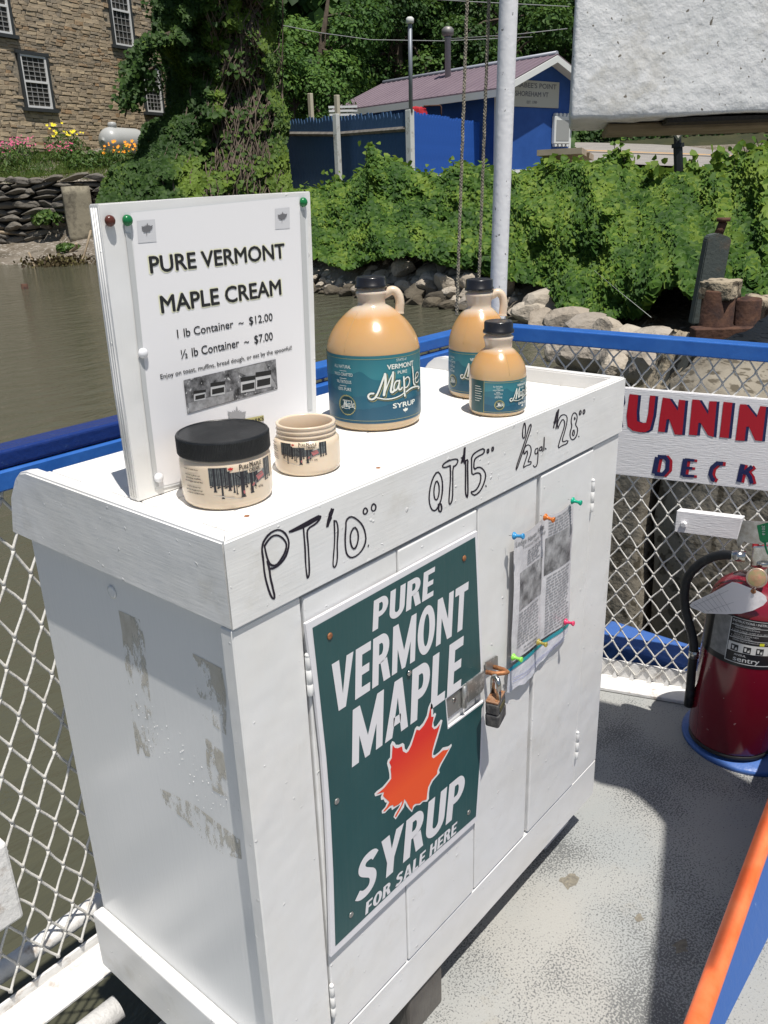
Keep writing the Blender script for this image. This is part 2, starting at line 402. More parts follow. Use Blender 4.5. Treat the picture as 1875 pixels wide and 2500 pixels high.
# left gunwale sill: pale steel angle below the mesh, with scalloped cut-outs
sill = thing('deck_edge_sill', (0.2, 0.57, 0), 'white painted steel ledge below the mesh at the lower left, dirty and chipped', 'ledge')
box('ledge', (-1.5, 0.525, -0.012), (0.238, 0.60, 0.0), M_steelwhite, sill, bev=0.004)
box('toe_plate', (-1.5, 0.6005, -0.03), (0.238, 0.606, 0.016), M_steelwhite, sill, bev=0.002)
t = tag(tube('outboard_pipe', [(-1.5, 0.665, 0.015), (-0.2, 0.66, 0.022), (0.6, 0.655, 0.03), (1.3, 0.65, 0.03)], 0.019, M_steelwhite, n=16),
        'white pipe running outside the mesh near the water, lower left', 'pipe')
t = tag(tube('stub_pipe', [(-0.75, 0.505, -0.05), (-0.3, 0.48, -0.03), (0.012, 0.455, -0.01)], 0.0225, M_steelwhite, n=18),
        'short white pipe with a cut end beside the foot of the cabinet', 'pipe')
bx = thing('wall_bracket_box', (-0.12, 0.57, 0.2), 'small white painted box cut by the left edge of the photo, hung on the mesh', 'box')
box('housing', (-0.30, 0.545, 0.213), (-0.073, 0.588, 0.372), M_steelwhite, bx, bev=0.006, seg=2)
lathe('bolt_head', [(0.008, 0), (0.008, 0.006), (0.005, 0.009)], M_steelwhite, bx, n=8, M=Matrix.Translation((-0.068, 0.59, 0.322)) @ Matrix.Rotation(PI / 2, 4, 'X'))

for px, s in (((1390, 2150), .020), ((1662, 2310), .015), ((1560, 2240), .010)):
    c = onz(*px, 0); P = [(c[0] + s * (1 + .8 * noise.noise(Vector((k * .9, px[0] * .37, .5)))) * math.cos(k * .45), c[1] + s * .8 * (1 + .8 * noise.noise(Vector((k * .9, 5.2, px[1] * .37)))) * math.sin(k * .45), .0006) for k in range(14)]
    tag(mesh('worn_deck_spot', P, [tuple(range(14))], mat('scraped_tan_spot', (.27, .245, .19), .8, var=(.14, .13, .11), vs=120, bump=.001, bs=200)), kind='structure')

# ================================================================ expanded-metal mesh guards
def expanded(x0, x1, z0, z1, hw, hh, fn, rad, seed):
    rs = random.Random(seed); bag = Bag(); nx = int((x1 - x0) / hw); nz = int((z1 - z0) / hh); nodes = {}
    for i in range(nx + 1):
        for j in range(nz + 1):
            if (i + j) % 2 == 0:
                nodes[i, j] = (x0 + i * hw + rs.uniform(-1, 1) * hw * 0.07, z1 - j * hh + rs.uniform(-1, 1) * hh * 0.05)
    for (i, j), p in nodes.items():
        for di in (-1, 1):
            q = nodes.get((i + di, j + 1))
            if q is None: continue
            k = 0.10
            a = (p[0] + di * hw * 0.09, p[1] - hh * k * 1.4); b = (q[0] - di * hw * 0.09, q[1] + hh * k * 1.4)
            o1 = rs.uniform(-.0006, .0006) + di * 0.0012
            bag.tube([fn(p[0], p[1], o1), fn(a[0], a[1], o1), fn((a[0] + b[0]) / 2 + rs.uniform(-.0012, .0012), (a[1] + b[1]) / 2, o1), fn(b[0], b[1], o1), fn(q[0], q[1], o1)],
                     [rad * 1.35, rad, rad * rs.uniform(.85, 1.05), rad, rad * 1.35], n=5)
    return bag
gl = thing('guard_rail', (0.2, 0.6, 0), 'blue guard rail with white diamond mesh running behind the cabinet above the water', 'railing', 'blue guard rails with diamond mesh')
o = expanded(-1.3, 1.40, 0.0, 0.966, 0.0229, 0.0465, lambda u, v, h: (u, 0.593 + h, v), 0.0026, 1).build('wire_mesh', M_meshmetal, gl, True); o['kind'] = 'stuff'
box('top_rail', (.472, 0.572, 0.974), (1.405, 0.618, 1.0), M_blue, gl, bev=0.003, seg=2)
box('lower_rail', (-1.5, 0.562, 0.934), (1.385, 0.5885, 0.9655), M_blue, gl, bev=0.003)
box('splice_bar', (-1.5, 0.566, 0.967), (0.47, 0.614, 0.994), M_navy, gl, bev=0.005, seg=3)
nb = lathe('bolt', [(0.012, 0), (0.012, 0.004), (0.0075, 0.004), (0.0075, 0.012), (0.005, 0.014)], M_black, gl, n=6, c=(0.028, 0.585, 0.994))

RP = np.array([1.497, 0.258, 0.0]); RN = np.array([.945, .327, 0.0])     # plane of the end guard
def rgt(u, v, h=0.0):   # u = world y, v = height, h = towards the viewer
    return (1.497 - (u - .258) * .346 - h * 1.058, u, v)
MR = Matrix(((.945, -.327, 0, 1.497), (.327, .945, 0, .258), (0, 0, 1, 0), (0, 0, 0, 1)))
RAILZ = lambda u: 1.0 - (.594 - u) * .0535
gr = thing('guard_rail', (1.5, 0.1, 0), 'blue guard rail with diamond mesh at the deck end, behind the red extinguisher', 'railing', 'blue guard rails with diamond mesh')
o = expanded(-1.6, 0.58, 0.02, 0.97, 0.0222, 0.0365, lambda u, v, h: rgt(u, v * (RAILZ(u) - .03) / .97, h), 0.0023, 2).build('wire_mesh', M_meshmetal, gr, True); o['kind'] = 'stuff'
bm = bmesh.new(); add_box(bm, (-.022, -1.9, 0.963), (.024, 0.325, 1.0), bev=.003, seg=2)
for v in bm.verts: v.co = MR @ v.co; v.co.z += RAILZ(v.co.y) - 1.0
bm_obj('top_rail', bm, M_blue, gr)
box('corner_post', (1.392, 0.592, 0.0), (1.420, 0.62, 0.939), M_steelwhite, gr, bev=0.003)
box('kick_plate', (.004, -1.7, 0.0), (.012, 0.34, 0.06), M_steelwhite, gr, bev=0.002, M=MR)
box('foot_angle', (-.07, -1.7, 0.001), (.0035, 0.335, 0.012), M_steelwhite, gr, bev=0.002, M=MR)
bgp = Bag()
rs = random.Random(5)
for i in range(34):
    y = -1.0 + i * 0.047
    bgp.add([tuple(MR @ Vector((-.003 + q[0], y - .3 + q[1], 0.012 + q[2]))) for q in [(0, 0, 0), (-.006, .008, .0), (-.006, -.008, .002), (-.004, 0, .022)]], [(0, 1, 2), (0, 1, 3), (1, 2, 3), (0, 2, 3)])
o = bgp.build('weld_beads', M_steelwhite, gr); o['kind'] = 'stuff'
bs_ = thing('outboard_beam', (1.75, 0.0, -0.1), 'scuffed blue steel beam lying outside the end mesh just above the water', 'beam')
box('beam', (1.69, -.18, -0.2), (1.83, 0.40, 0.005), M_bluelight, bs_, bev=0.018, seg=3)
box('web', (1.64, -.12, -0.35), (1.688, 0.30, -0.075), mat('shaded_hull_navy', (0.015, 0.04, 0.16), 0.35, dirt=(0.1, 0.2, 0.3), dts=15, dtt=(.6, .7)), bs_, bev=0.01)  # shade of the beam's dark side put into the navy colour

# ================================================================ RUNNING DECK sign on the end guard
rd = thing('hand_painted_sign', rgt(-0.05, 0.65, .01), 'white hand painted board with red RUNNING and navy DECK lettering on the mesh', 'sign')
SGN = 0.014
def rs_pt(x, y, h=0.0):
    p = onp(x, y, np.array(rgt(0, 1.0, SGN)), RN); return (p[0] - h * .945, p[1] - h * .327, p[2])
tl, tr_, bl, br = [rs_pt(*q) for q in ((1500, 944), (1875, 975), (1480, 1156), (1875, 1200))]
ex = lambda a, b, k: tuple(a[i] + (b[i] - a[i]) * k for i in range(3))
L_t, R_t = ex(tr_, tl, 1.45), ex(tl, tr_, 1.35); L_b, R_b = ex(br, bl, 1.45), ex(bl, br, 1.35)
V = [L_t, R_t, R_b, L_b]; V += [(v[0] + 0.0115, v[1] + .004, v[2]) for v in V]
bm = bmesh.new(); vv = [bm.verts.new(v) for v in V]
for f in ((0, 1, 2, 3), (7, 6, 5, 4), (0, 4, 5, 1), (1, 5, 6, 2), (2, 6, 7, 3), (3, 7, 4, 0)): bm.faces.new([vv[i] for i in f])
bmesh.ops.bevel(bm, geom=bm.edges[:], offset=0.002, segments=2, affect='EDGES')
M_signwhite = mat('brushed_white_sign_paint', (0.80, 0.79, 0.80), 0.42, dirt=(0.6, 0.58, 0.58), dts=10, dtt=(.58, .85), bump=0.0009, bs=3, bstretch=(40, 8, 130))
bm_obj('board', bm, M_signwhite, rd)
M_red = mat('red_sign_enamel', (0.42, 0.008, 0.022), 0.4, bump=0.0003, bs=120); M_navyink = mat('navy_sign_enamel', (0.012, 0.02, 0.09), 0.4)
def z3(x, y): return (1440 + x / 3.814, 860 + y / 3.814)
def sfn(u, v, h=0.0): return rs_pt(u, v, h)
RUN = {
 'R': [(150, 362), (262, 372), (300, 400), (305, 470), (280, 520), (262, 540), (285, 690), (235, 686), (205, 560), (175, 555), (165, 680), (110, 675)],
 'U': [(370, 388), (452, 396), (436, 560), (440, 640), (480, 656), (525, 655), (545, 560), (560, 402), (612, 405), (592, 590), (560, 718), (520, 742), (470, 744), (400, 730), (352, 690), (342, 590)],
 'N1': [(680, 420), (742, 430), (820, 545), (830, 440), (890, 446), (860, 766), (792, 766), (738, 620), (715, 625), (697, 742), (636, 738), (652, 600)],
 'N2': [(955, 438), (1018, 442), (1102, 580), (1112, 455), (1182, 456), (1152, 790), (1100, 772), (1030, 655), (1012, 655), (998, 772), (923, 768)],
 'I': [(1245, 460), (1328, 468), (1292, 798), (1208, 790)],
 'N3': [(1398, 482), (1455, 484), (1552, 606), (1586, 500), (1642, 504), (1604, 826), (1540, 820), (1480, 690), (1456, 692), (1440, 822), (1356, 820)],
 'G': [(1900, 520), (1905, 590), (1840, 580), (1780, 590), (1750, 680), (1770, 780), (1830, 790), (1838, 730), (1800, 728), (1806, 672), (1900, 684), (1888, 850), (1800, 862), (1720, 820), (1680, 740), (1690, 620), (1730, 545), (1800, 515)]}
for k, P in RUN.items():
    rb, nbg = Bag(), Bag()
    poly_fill(nbg, [z3(x + 27, y + 4) for x, y in P], sfn, 0.0006); poly_fill(rb, [z3(*p) for p in P], sfn, 0.0012)
    o = rb.build('painted_letter', M_red, rd); o['label'] = 'red painted letter with a navy edge'; nbg.build('letter_shadow', M_navyink, o)
DK = [[[(630, 975), (600, 1130)], [(605, 1130), (680, 1136), (722, 1090), (726, 1010), (700, 975), (632, 972)]],
      [[(890, 992), (866, 1148)], [(885, 996), (975, 1006)], [(882, 1074), (955, 1078)], [(866, 1146), (972, 1152)]],
      [[(1240, 1036), (1185, 1032), (1136, 1075), (1122, 1135), (1140, 1180), (1162, 1192)]],
      [[(1424, 1042), (1388, 1206)], [(1512, 1062), (1462, 1100), (1430, 1128)], [(1462, 1118), (1492, 1160), (1508, 1222)]]]
for letter in DK:
    rb, nbg = Bag(), Bag()
    for s in letter:
        w = (38 if len(s) == 2 and abs(s[0][1] - s[1][1]) > 60 else 30 if len(s) > 2 else 24) / 3.814
        if len(s) > 2 or abs(s[0][1] - s[1][1]) > 20: w *= 1.25
        ribbon(rb, [z3(x + 26, y + 5) for x, y in s], w, lambda u, v, h: sfn(u, v, 0.0006 + h), cap=False)
        ribbon(nbg, [z3(*p) for p in s], w, lambda u, v, h: sfn(u, v, 0.0014 + h), cap=False)
    o = nbg.build('painted_letter', M_navyink, rd); o['label'] = 'small navy painted letter with a red edge'; rb.build('letter_shadow', M_red, o)

# bracket plank that carries the extinguisher
bp_ = thing('bracket_plank', rgt(-0.05, 0.57, .02), 'white plank with a hex bolt fixed to the mesh below the RUNNING DECK sign', 'plank')
q = [onp(x, y, np.array(rgt(0, 1, 0.03)), RN) for x, y in ((1652, 1246), (1646, 1298), (1800, 1318), (1812, 1265))]
V = [tuple(v) for v in q] + [(v[0] + 0.022, v[1], v[2]) for v in q]
bm = bmesh.new(); vv = [bm.verts.new(v) for v in V]
for f in ((0, 1, 2, 3), (7, 6, 5, 4), (0, 4, 5, 1), (1, 5, 6, 2), (2, 6, 7, 3), (3, 7, 4, 0)): bm.faces.new([vv[i] for i in f])
bmesh.ops.bevel(bm, geom=bm.edges[:], offset=0.0015, segments=1, affect='EDGES')
bm_obj('board', bm, M_signwhite, bp_)
bc = onp(1671, 1279, np.array(rgt(0, 1, 0.03)), RN)
lathe('bolt_head', [(0.0085, 0), (0.0085, 0.007), (0.006, 0.009)], M_signwhite, bp_, n=6, M=Matrix.Translation(Vector(bc)) @ Matrix.Rotation(-PI / 2, 4, 'Y'), smooth=False)

# ================================================================ mast and halyards at the corner
ms = thing('signal_mast', (1.36, 0.545, 0.0), 'tall white painted pipe mast with flaking paint at the corner of the rails', 'pole')
p0 = atr(1215, 760, 2.26 * .97); p1 = atr(1242, 0, 2.26 * .97)
d = (p1 - p0) / (p1[2] - p0[2])
M_mast = mat('flaking_white_mast_paint', (0.78, 0.78, 0.79), 0.5, speck=(0.2, 0.2, 0.2), sps=70, spt=(.70, .74), bump=0.0012, bs=75)
tube('pole', [p0 + d * (-0.1 - p0[2]), p0, p0 + d * .35, p1, p1 + d * 1.2], 0.0210, M_mast, ms, n=24)
def rope(name, pa, pb, label):
    r = thing(name, pb, label, 'rope', 'thin braided ropes beside the mast')
    pa, pb = Vector(pa), Vector(pb); L = (pb - pa).length; n = int(L / 0.0035); u, w = frame_of(pb - pa)
    bag = Bag()
    for s in range(6):
        sg = 1 if s % 2 else -1; path = []
        for i in range(n + 1):
            a = sg * i * 0.0035 / 0.016 * 2 * PI / 1.4 + s * PI / 3
            rr = 0.0028 + 0.0006 * math.sin(i * 1.3 + s)
            path.append(pa + (pb - pa) * (i / n) + (u * math.cos(a) + w * math.sin(a)) * rr)
        bag.tube(path, 0.0014, n=4)
    bag.build('cord', mat('grey_braided_cord', (0.30, 0.27, 0.21), 0.85, dirt=(.12, .11, .09), dts=90, dtt=(.45, .7)), r)
rope('halyard', atr(1115, 768, 2.13), atr(1149, -260, 2.2), 'thin grey braided rope, the one farther from the mast, hanging to the rail')
rope('halyard', atr(1167, 748, 2.2), atr(1203, -260, 2.24), 'thin grey braided rope close beside the white mast, ending behind the far jug')

# ================================================================ the cabinet
ZT = 1.0104; HB = 0.102; CWD = 0.918
cab = thing('display_cabinet', (0.46, 0.22, 0.0), 'white painted wooden cabinet with tray top and two doors, prices handwritten along its rim', 'cabinet')
V = [(x, y, z) for z in (ZT - HB, ZT) for x, y in ((-.0012, -.004), (CWD + .0012, -.004), (CWD - .0182, .0165), (.0182, .0165))]
bm = bmesh.new(); vv = [bm.verts.new(v) for v in V]
for f in ((0, 1, 2, 3), (7, 6, 5, 4), (0, 4, 5, 1), (1, 5, 6, 2), (2, 6, 7, 3), (3, 7, 4, 0)): bm.faces.new([vv[i] for i in f])
bmesh.ops.bevel(bm, geom=[e for e in bm.edges if abs(e.verts[0].co.z - e.verts[1].co.z) < 1e-6], offset=0.0022, segments=2, affect='EDGES')
bm_obj('rim_board', bm, M_wh_x, cab)
def side_rim(x0, x1):
    pr_ = [(0.018, ZT - HB), (0.462, ZT - HB), (0.446, ZT - 0.046), (0.424, ZT - 0.016), (0.408, ZT - 0.004), (0.390, ZT), (0.018, ZT)]
    bm = bmesh.new(); a = [bm.verts.new((x0, y, z)) for y, z in pr_]; b = [bm.verts.new((x1, y, z)) for y, z in pr_]
    for v in a + b:
        if v.co.y < .02: v.co.y = -.0035 if (v.co.x < 0 or v.co.x > CWD) else .0172
    bm.faces.new(a); bm.faces.new(b[::-1]); n = len(pr_)
    for i in range(n): bm.faces.new((a[i], b[i], b[(i + 1) % n], a[(i + 1) % n]))
    bmesh.ops.bevel(bm, geom=[e for e in bm.edges if abs(e.verts[0].co.x - e.verts[1].co.x) < 1e-6], offset=0.0025, segments=2, affect='EDGES')
    return bm_obj('side_rim_board', bm, M_wh_y, cab)
side_rim(-0.0015, 0.0185); side_rim(CWD - 0.0185, CWD + 0.0015)
# tray planks
TZ = 0.985
box('end_plank', (0.019, 0.018, TZ - 0.016), (0.0605, 0.445, TZ), M_wh_top, cab, bev=0.0015)
ys = [0.018, 0.112, 0.204, 0.296, 0.372, 0.445]
for i in range(5):
    box('tray_plank', (0.0622, ys[i] + 0.0006, TZ - 0.016), (CWD - 0.019, ys[i + 1] - 0.0006, TZ - 0.0004 * (i % 2)), M_wh_top, cab, bev=0.0014)
box('tray_underlay', (0.019, 0.018, TZ - 0.026), (CWD - 0.019, 0.44, TZ - 0.017), M_dark, cab)
for i, (x, y) in enumerate(((0.105, 0.085), (0.331, 0.075), (0.335, 0.345), (0.60, 0.06), (0.85, 0.3))):
    lathe('nail_head', [(0.0035, 0), (0.003, 0.0006)], M_rustsmall, cab, n=10, c=(x, y, TZ))
# carcass
box('left_side_panel', (0.017, 0.021, 0.112), (0.031, 0.449, 0.958), M_side, cab, bev=0.001)
box('right_side_panel', (CWD - 0.031, 0.021, 0.10), (CWD - 0.017, 0.449, 0.958), M_wh_z, cab, bev=0.001)
box('back_panel', (0.0315, 0.437, 0.10), (CWD - 0.0315, 0.449, 0.958), M_wh_z, cab)
box('bottom_panel', (0.0315, 0.021, 0.10), (CWD - 0.0315, 0.436, 0.112), M_wh_z, cab)
box('side_skirt', (-0.004, 0.0212, 0.112), (0.0165, 0.449, 0.228), M_wh_y, cab, bev=0.004, seg=3)
box('stile', (0.0, 0.0, 0.189), (0.1015, 0.0205, 0.9068), M_wh_z, cab, bev=0.0018)
box('stile', (0.8185, 0.0, 0.189), (CWD - 0.001, 0.0205, 0.9068), M_wh_z, cab, bev=0.0018)
box('bottom_rail', (0.0, 0.0, 0.10), (CWD - 0.001, 0.0205, 0.1883), M_wh_x, cab, bev=0.0018)
box('inner_gap_shade', (0.105, 0.0225, 0.19), (0.815, 0.03, 0.906), M_dark, cab)  # near-black sheet, shade behind the doors put into its colour
def door(x0, x1, xj, wide):
    d = box('door', (x0, 0.0095, 0.1925), (x1, 0.0205, 0.9038), M_wh_z, cab, bev=0.001)
    box('plank', (x0 + .0002, -0.001, 0.1928), (xj, 0.0092, 0.9035), M_wh_z, d, bev=0.002, seg=2)
    box('plank', (xj + wide, -0.0025, 0.1928), (x1 - .0002, 0.0092, 0.9032), M_wh_z, d, bev=0.0025, seg=2)
    return d
D1 = door(0.1045, 0.4555, 0.2735, 0.0016); D2 = door(0.4595, 0.8155, 0.626, 0.010)
def hinge(x, z0, z1):
    h = lathe('hinge', [(0.0032, 0.0), (0.0038, 0.001), (0.0038, (z1 - z0) * .3), (0.0032, (z1 - z0) * .31), (0.0038, (z1 - z0) * .32), (0.0038, (z1 - z0) * .68), (0.0032, (z1 - z0) * .69), (0.0038, (z1 - z0) * .7), (0.0038, z1 - z0), (0.003, z1 - z0 + .002), (0.0040, z1 - z0 + .0035), (0.002, z1 - z0 + .006)],
              M_wh_z, cab, n=14, c=(x, -0.0035, z0))
    return h
for x, a, b in ((0.103, 0.776, 0.828), (0.103, 0.243, 0.298), (0.817, 0.786, 0.842), (0.817, 0.252, 0.312)): hinge(x, a, b)
# worn tape marks on the side panel
def residue_material():
    m = bpy.data.materials.new('torn_tape_residue'); m.use_nodes = True; nt = m.node_tree; b = nt.nodes['Principled BSDF']
    tc = nt.nodes.new('ShaderNodeTexCoord')
    n = nd(nt, 'ShaderNodeTexNoise', Scale=75.0, Detail=8.0, Roughness=0.75); mp = nt.nodes.new('ShaderNodeMapping'); mp.inputs['Scale'].default_value = (1, 1, .45)
    nt.links.new(tc.outputs['Object'], mp.inputs[0]); nt.links.new(mp.outputs[0], n.inputs['Vector'])
    n2 = nd(nt, 'ShaderNodeTexNoise', Scale=11.0, Detail=4.0); nt.links.new(tc.outputs['Object'], n2.inputs['Vector'])
    a = nt.nodes.new('ShaderNodeMath'); a.operation = 'MULTIPLY_ADD'; a.inputs[1].default_value = .9; nt.links.new(n2.outputs[0], a.inputs[0]); nt.links.new(n.outputs[0], a.inputs[2])
    f = ramp(nt, a.outputs[0], ((0.90, 0), (1.04, .85)))
    nt.links.new(mixc(nt, ramp(nt, n.outputs[0], ((.4, 0), (.7, 1))), (0.56, 0.52, 0.43), (0.70, 0.67, 0.60)), b.inputs['Base Color'])
    b.inputs['Roughness'].default_value = 0.7
    nt.links.new(f, b.inputs['Alpha'])
    bp = nd(nt, 'ShaderNodeBump', Distance=0.001); nt.links.new(n.outputs[0], bp.inputs['Height']); nt.links.new(bp.outputs[0], b.inputs['Normal'])
    return m
M_res = residue_material()
def spt(x, y, h=0.0): p = onx(x, y, 0.017 - 0.0004 - h); return tuple(p)
res_ = [[(289, 1490), (340, 1512), (352, 1560), (362, 1660), (368, 1720), (318, 1700), (305, 1620), (297, 1540)],
        [(470, 1595), (541, 1632), (552, 1700), (552, 1795), (520, 1770), (483, 1735), (476, 1660)],
        [(318, 1705), (372, 1730), (382, 1820), (372, 1850), (335, 1840), (326, 1780)],
        [(390, 1925), (470, 1962), (520, 2000), (585, 2050), (590, 2098), (545, 2085), (500, 2055), (455, 2005), (405, 1965)],
        [(500, 1800), (545, 1840), (560, 1950), (520, 1930), (505, 1870)]]
rb_ = Bag()
for i, P in enumerate(res_): poly_fill(rb_, P, lambda u, v, h: spt(u, v, h + 0.00003 * i))
rb_.build('tape_residue', M_res, cab)
# ragged ridges of old glue
bgp = Bag(); rs = random.Random(11)
for i in range(60):
    t = rs.random(); x = 345 + 210 * t + rs.gauss(0, 14); y = 1740 + 240 * t + rs.gauss(0, 26)
    p = onx(x, y, 0.0167); s = rs.uniform(.0004, .0009)
    bgp.add([p + np.array(q) * s for q in ((0, -1.6, -.4), (0, 1.2, -.8), (0, .5, 1.4), (-.8, 0, 0))], [(0, 1, 3), (1, 2, 3), (2, 0, 3)])
o = bgp.build('glue_crumbs', M_wh_z, cab); o['kind'] = 'stuff'
lathe('screw_plug', [(0.009, 0), (0.009, 0.0012), (0.006, 0.002)], M_side, cab, n=16, M=Matrix.Translation(Vector(onx(274, 1445, 0.0166))) @ Matrix.Rotation(-PI / 2, 4, 'Y'))
# skids the cabinet stands on
box('skid', (0.283, 0.006, 0.0), (0.374, 0.43, 0.0995), M_timber, cab, bev=0.004, seg=2)
box('end_block', (0.80, 0.047, 0.0), (0.905, 0.44, 0.0995), M_wh_x, cab, bev=0.003)

# ---------------------------------------------------------------- handwriting on the rim
def rim(u, v, h=0.0):
    p = ony(u, v, -0.0043); return (p[0], p[1] - h, p[2])
hb = Bag()
def za(x, y): return (620 + x / 4.879, 1180 + y / 4.879)
def zb(x, y): return (1020 + x / 3.770, 980 + y / 3.770)
def stroke(conv, pts, w=3.4, closed=False, it=1):
    P = smooth_pts([conv(*p) for p in pts], closed, it); rj = random.Random(len(P) * 7 + int(P[0][0])); ribbon(hb, P, [w * (1 + .22 * noise.noise(Vector((i * .35, P[0][0], 0))) + rj.uniform(-.07, .07)) for i in range(len(P))], rim, closed)
stroke(za, [(100, 740), (115, 690), (180, 600), (265, 552), (330, 560), (385, 610), (418, 690), (410, 780), (370, 890), (300, 970), (230, 1015), (185, 1015)], 5.2)
stroke(za, [(100, 740), (95, 800), (110, 900), (125, 1080), (165, 1240), (205, 1350), (235, 1380), (248, 1350), (225, 1250), (195, 1130), (185, 1015)], 5.2)
stroke(za, [(125, 745), (165, 680), (220, 625), (280, 615), (330, 640), (375, 690), (390, 740), (370, 820), (320, 910), (265, 980), (195, 975), (160, 900), (140, 820), (125, 745)], 4.6)
stroke(za, [(160, 930), (180, 1000), (195, 1120), (225, 1240)], 5.0)
for p in ([(425, 575), (790, 395)], [(440, 568), (770, 388)], [(450, 575), (600, 520), (785, 410)], [(470, 560), (640, 480), (780, 400)]): stroke(za, p, 5.5)
stroke(za, [(590, 530), (598, 640), (610, 780), (615, 960), (630, 1100), (640, 1132), (662, 1080), (655, 900), (645, 720), (632, 610), (640, 540), (740, 480), (790, 420), (785, 395)], 4.2)
for p in ([(925, 305), (885, 420), (868, 515)], [(945, 310), (905, 430), (880, 510)], [(905, 345), (895, 380), (925, 400), (900, 450), (885, 480)]): stroke(za, p, 4.2)
stroke(za, [(955, 445), (962, 600), (958, 740), (945, 880), (940, 985), (960, 1005), (985, 960), (995, 860), (990, 730), (1000, 600), (1000, 520), (985, 450), (955, 445)], 3.6)
stroke(za, [(1095, 440), (1150, 390), (1220, 420), (1290, 490), (1325, 580), (1335, 680), (1300, 780), (1230, 860), (1155, 890), (1105, 850), (1088, 760), (1085, 640), (1095, 520)], 3.8, True)
stroke(za, [(1195, 515), (1235, 560), (1245, 650), (1225, 740), (1195, 785), (1165, 760), (1145, 680), (1150, 590)], 3.8, True)
stroke(za, [(1330, 290), (1355, 320), (1345, 355), (1315, 372), (1300, 345), (1310, 305)], 3.6, True)
stroke(za, [(1430, 240), (1455, 270), (1448, 315), (1420, 335), (1397, 310), (1405, 262)], 3.6, True)
stroke(za, [(1365, 735), (1360, 755)], 2.4)
hb.build('handwritten_price', M_ink, cab); hb = Bag()
# QT 15
stroke(zb, [(180, 640), (215, 680), (230, 760), (222, 880), (195, 960), (160, 1010), (125, 995), (103, 920), (108, 820), (135, 710)], 3.6, True)
stroke(zb, [(172, 725), (195, 760), (198, 840), (180, 905), (158, 905), (147, 850), (152, 780)], 3.2, True)
stroke(zb, [(188, 950), (210, 935), (222, 980), (212, 1018), (190, 1005), (195, 960)], 3.8)
stroke(zb, [(298, 590), (250, 610), (222, 600), (245, 565), (310, 535), (360, 528), (372, 550), (350, 590), (322, 600), (322, 760), (320, 900), (298, 950), (285, 935), (292, 830), (302, 700), (298, 590)], 3.2)
for p in ([(435, 425), (428, 570)], [(428, 430), (415, 560)], [(418, 500), (400, 568)], [(402, 520), (430, 510)]): stroke(zb, p, 3.2)
stroke(zb, [(440, 545), (440, 700), (438, 840), (452, 888), (462, 860), (460, 700), (458, 600), (462, 535), (440, 545)], 3.8)
stroke(zb, [(495, 520), (495, 620), (500, 678), (545, 655), (580, 665), (580, 730), (550, 800), (515, 830), (490, 830), (500, 855), (530, 865), (580, 820), (615, 740), (628, 670), (600, 620), (560, 600), (515, 630), (518, 540), (545, 510), (612, 478), (612, 430), (560, 450), (510, 485), (495, 520)], 3.3)
for cx_, cy_ in ((645, 458), (688, 440)): stroke(zb, [(cx_ - 8, cy_ + 18), (cx_ - 6, cy_ - 14), (cx_ + 8, cy_ - 20), (cx_ + 8, cy_ + 10)], 3.2, True)
stroke(zb, [(626, 775), (629, 782)], 2.6)
hb.build('handwritten_price', M_ink, cab); hb = Bag()
# 1/2 gal 28
stroke(zb, [(982, 190), (992, 230), (990, 310), (975, 345), (962, 320), (968, 240)], 2.6, True)
stroke(zb, [(1040, 210), (1045, 235), (1000, 370), (950, 510), (908, 635), (903, 610), (950, 470), (1000, 320), (1025, 225), (1040, 210)], 2.6)
stroke(zb, [(975, 465), (985, 420), (1015, 395), (1042, 415), (1045, 470), (1020, 540), (1015, 560), (1045, 550), (1040, 580), (1000, 590), (968, 615), (990, 545), (1012, 480), (1005, 450), (980, 490)], 2.6, True)
stroke(zb, [(1105, 430), (1080, 440), (1078, 485), (1100, 480), (1108, 425), (1106, 520), (1098, 590), (1075, 608), (1065, 590)], 2.5)
stroke(zb, [(1142, 415), (1122, 425), (1120, 455), (1138, 450), (1144, 412), (1146, 462)], 2.5)
stroke(zb, [(1164, 330), (1160, 450)], 2.5); stroke(zb, [(1176, 432), (1179, 438)], 3.0)
for p in ([(1297, 75), (1290, 130), (1272, 250)], [(1288, 85), (1275, 150), (1265, 200)], [(1278, 100), (1262, 170), (1250, 240)], [(1252, 190), (1285, 175)]): stroke(zb, p, 2.8)
stroke(zb, [(1290, 250), (1285, 200), (1310, 135), (1345, 118), (1375, 135), (1375, 190), (1350, 290), (1330, 350), (1335, 375), (1385, 355), (1375, 390), (1330, 405), (1288, 435), (1310, 350), (1345, 250), (1355, 190), (1335, 160), (1310, 200), (1290, 250)], 2.6)
stroke(zb, [(1445, 98), (1470, 130), (1462, 180), (1450, 215), (1475, 250), (1462, 320), (1430, 358), (1405, 340), (1400, 290), (1420, 225), (1410, 190), (1420, 125)], 2.6, True)
stroke(zb, [(1444, 145), (1450, 160), (1440, 168)], 2.8, True); stroke(zb, [(1435, 255), (1445, 290), (1432, 320), (1422, 300)], 2.4, True)
for cx_, cy_ in ((1496, 106), (1530, 98)): stroke(zb, [(cx_ - 9, cy_ + 22), (cx_ - 8, cy_ - 12), (cx_ + 5, cy_ - 26), (cx_ + 9, cy_ + 2)], 2.6, True)
stroke(zb, [(1481, 320), (1483, 324)], 2.4)
hb.build('handwritten_price', M_ink, cab)

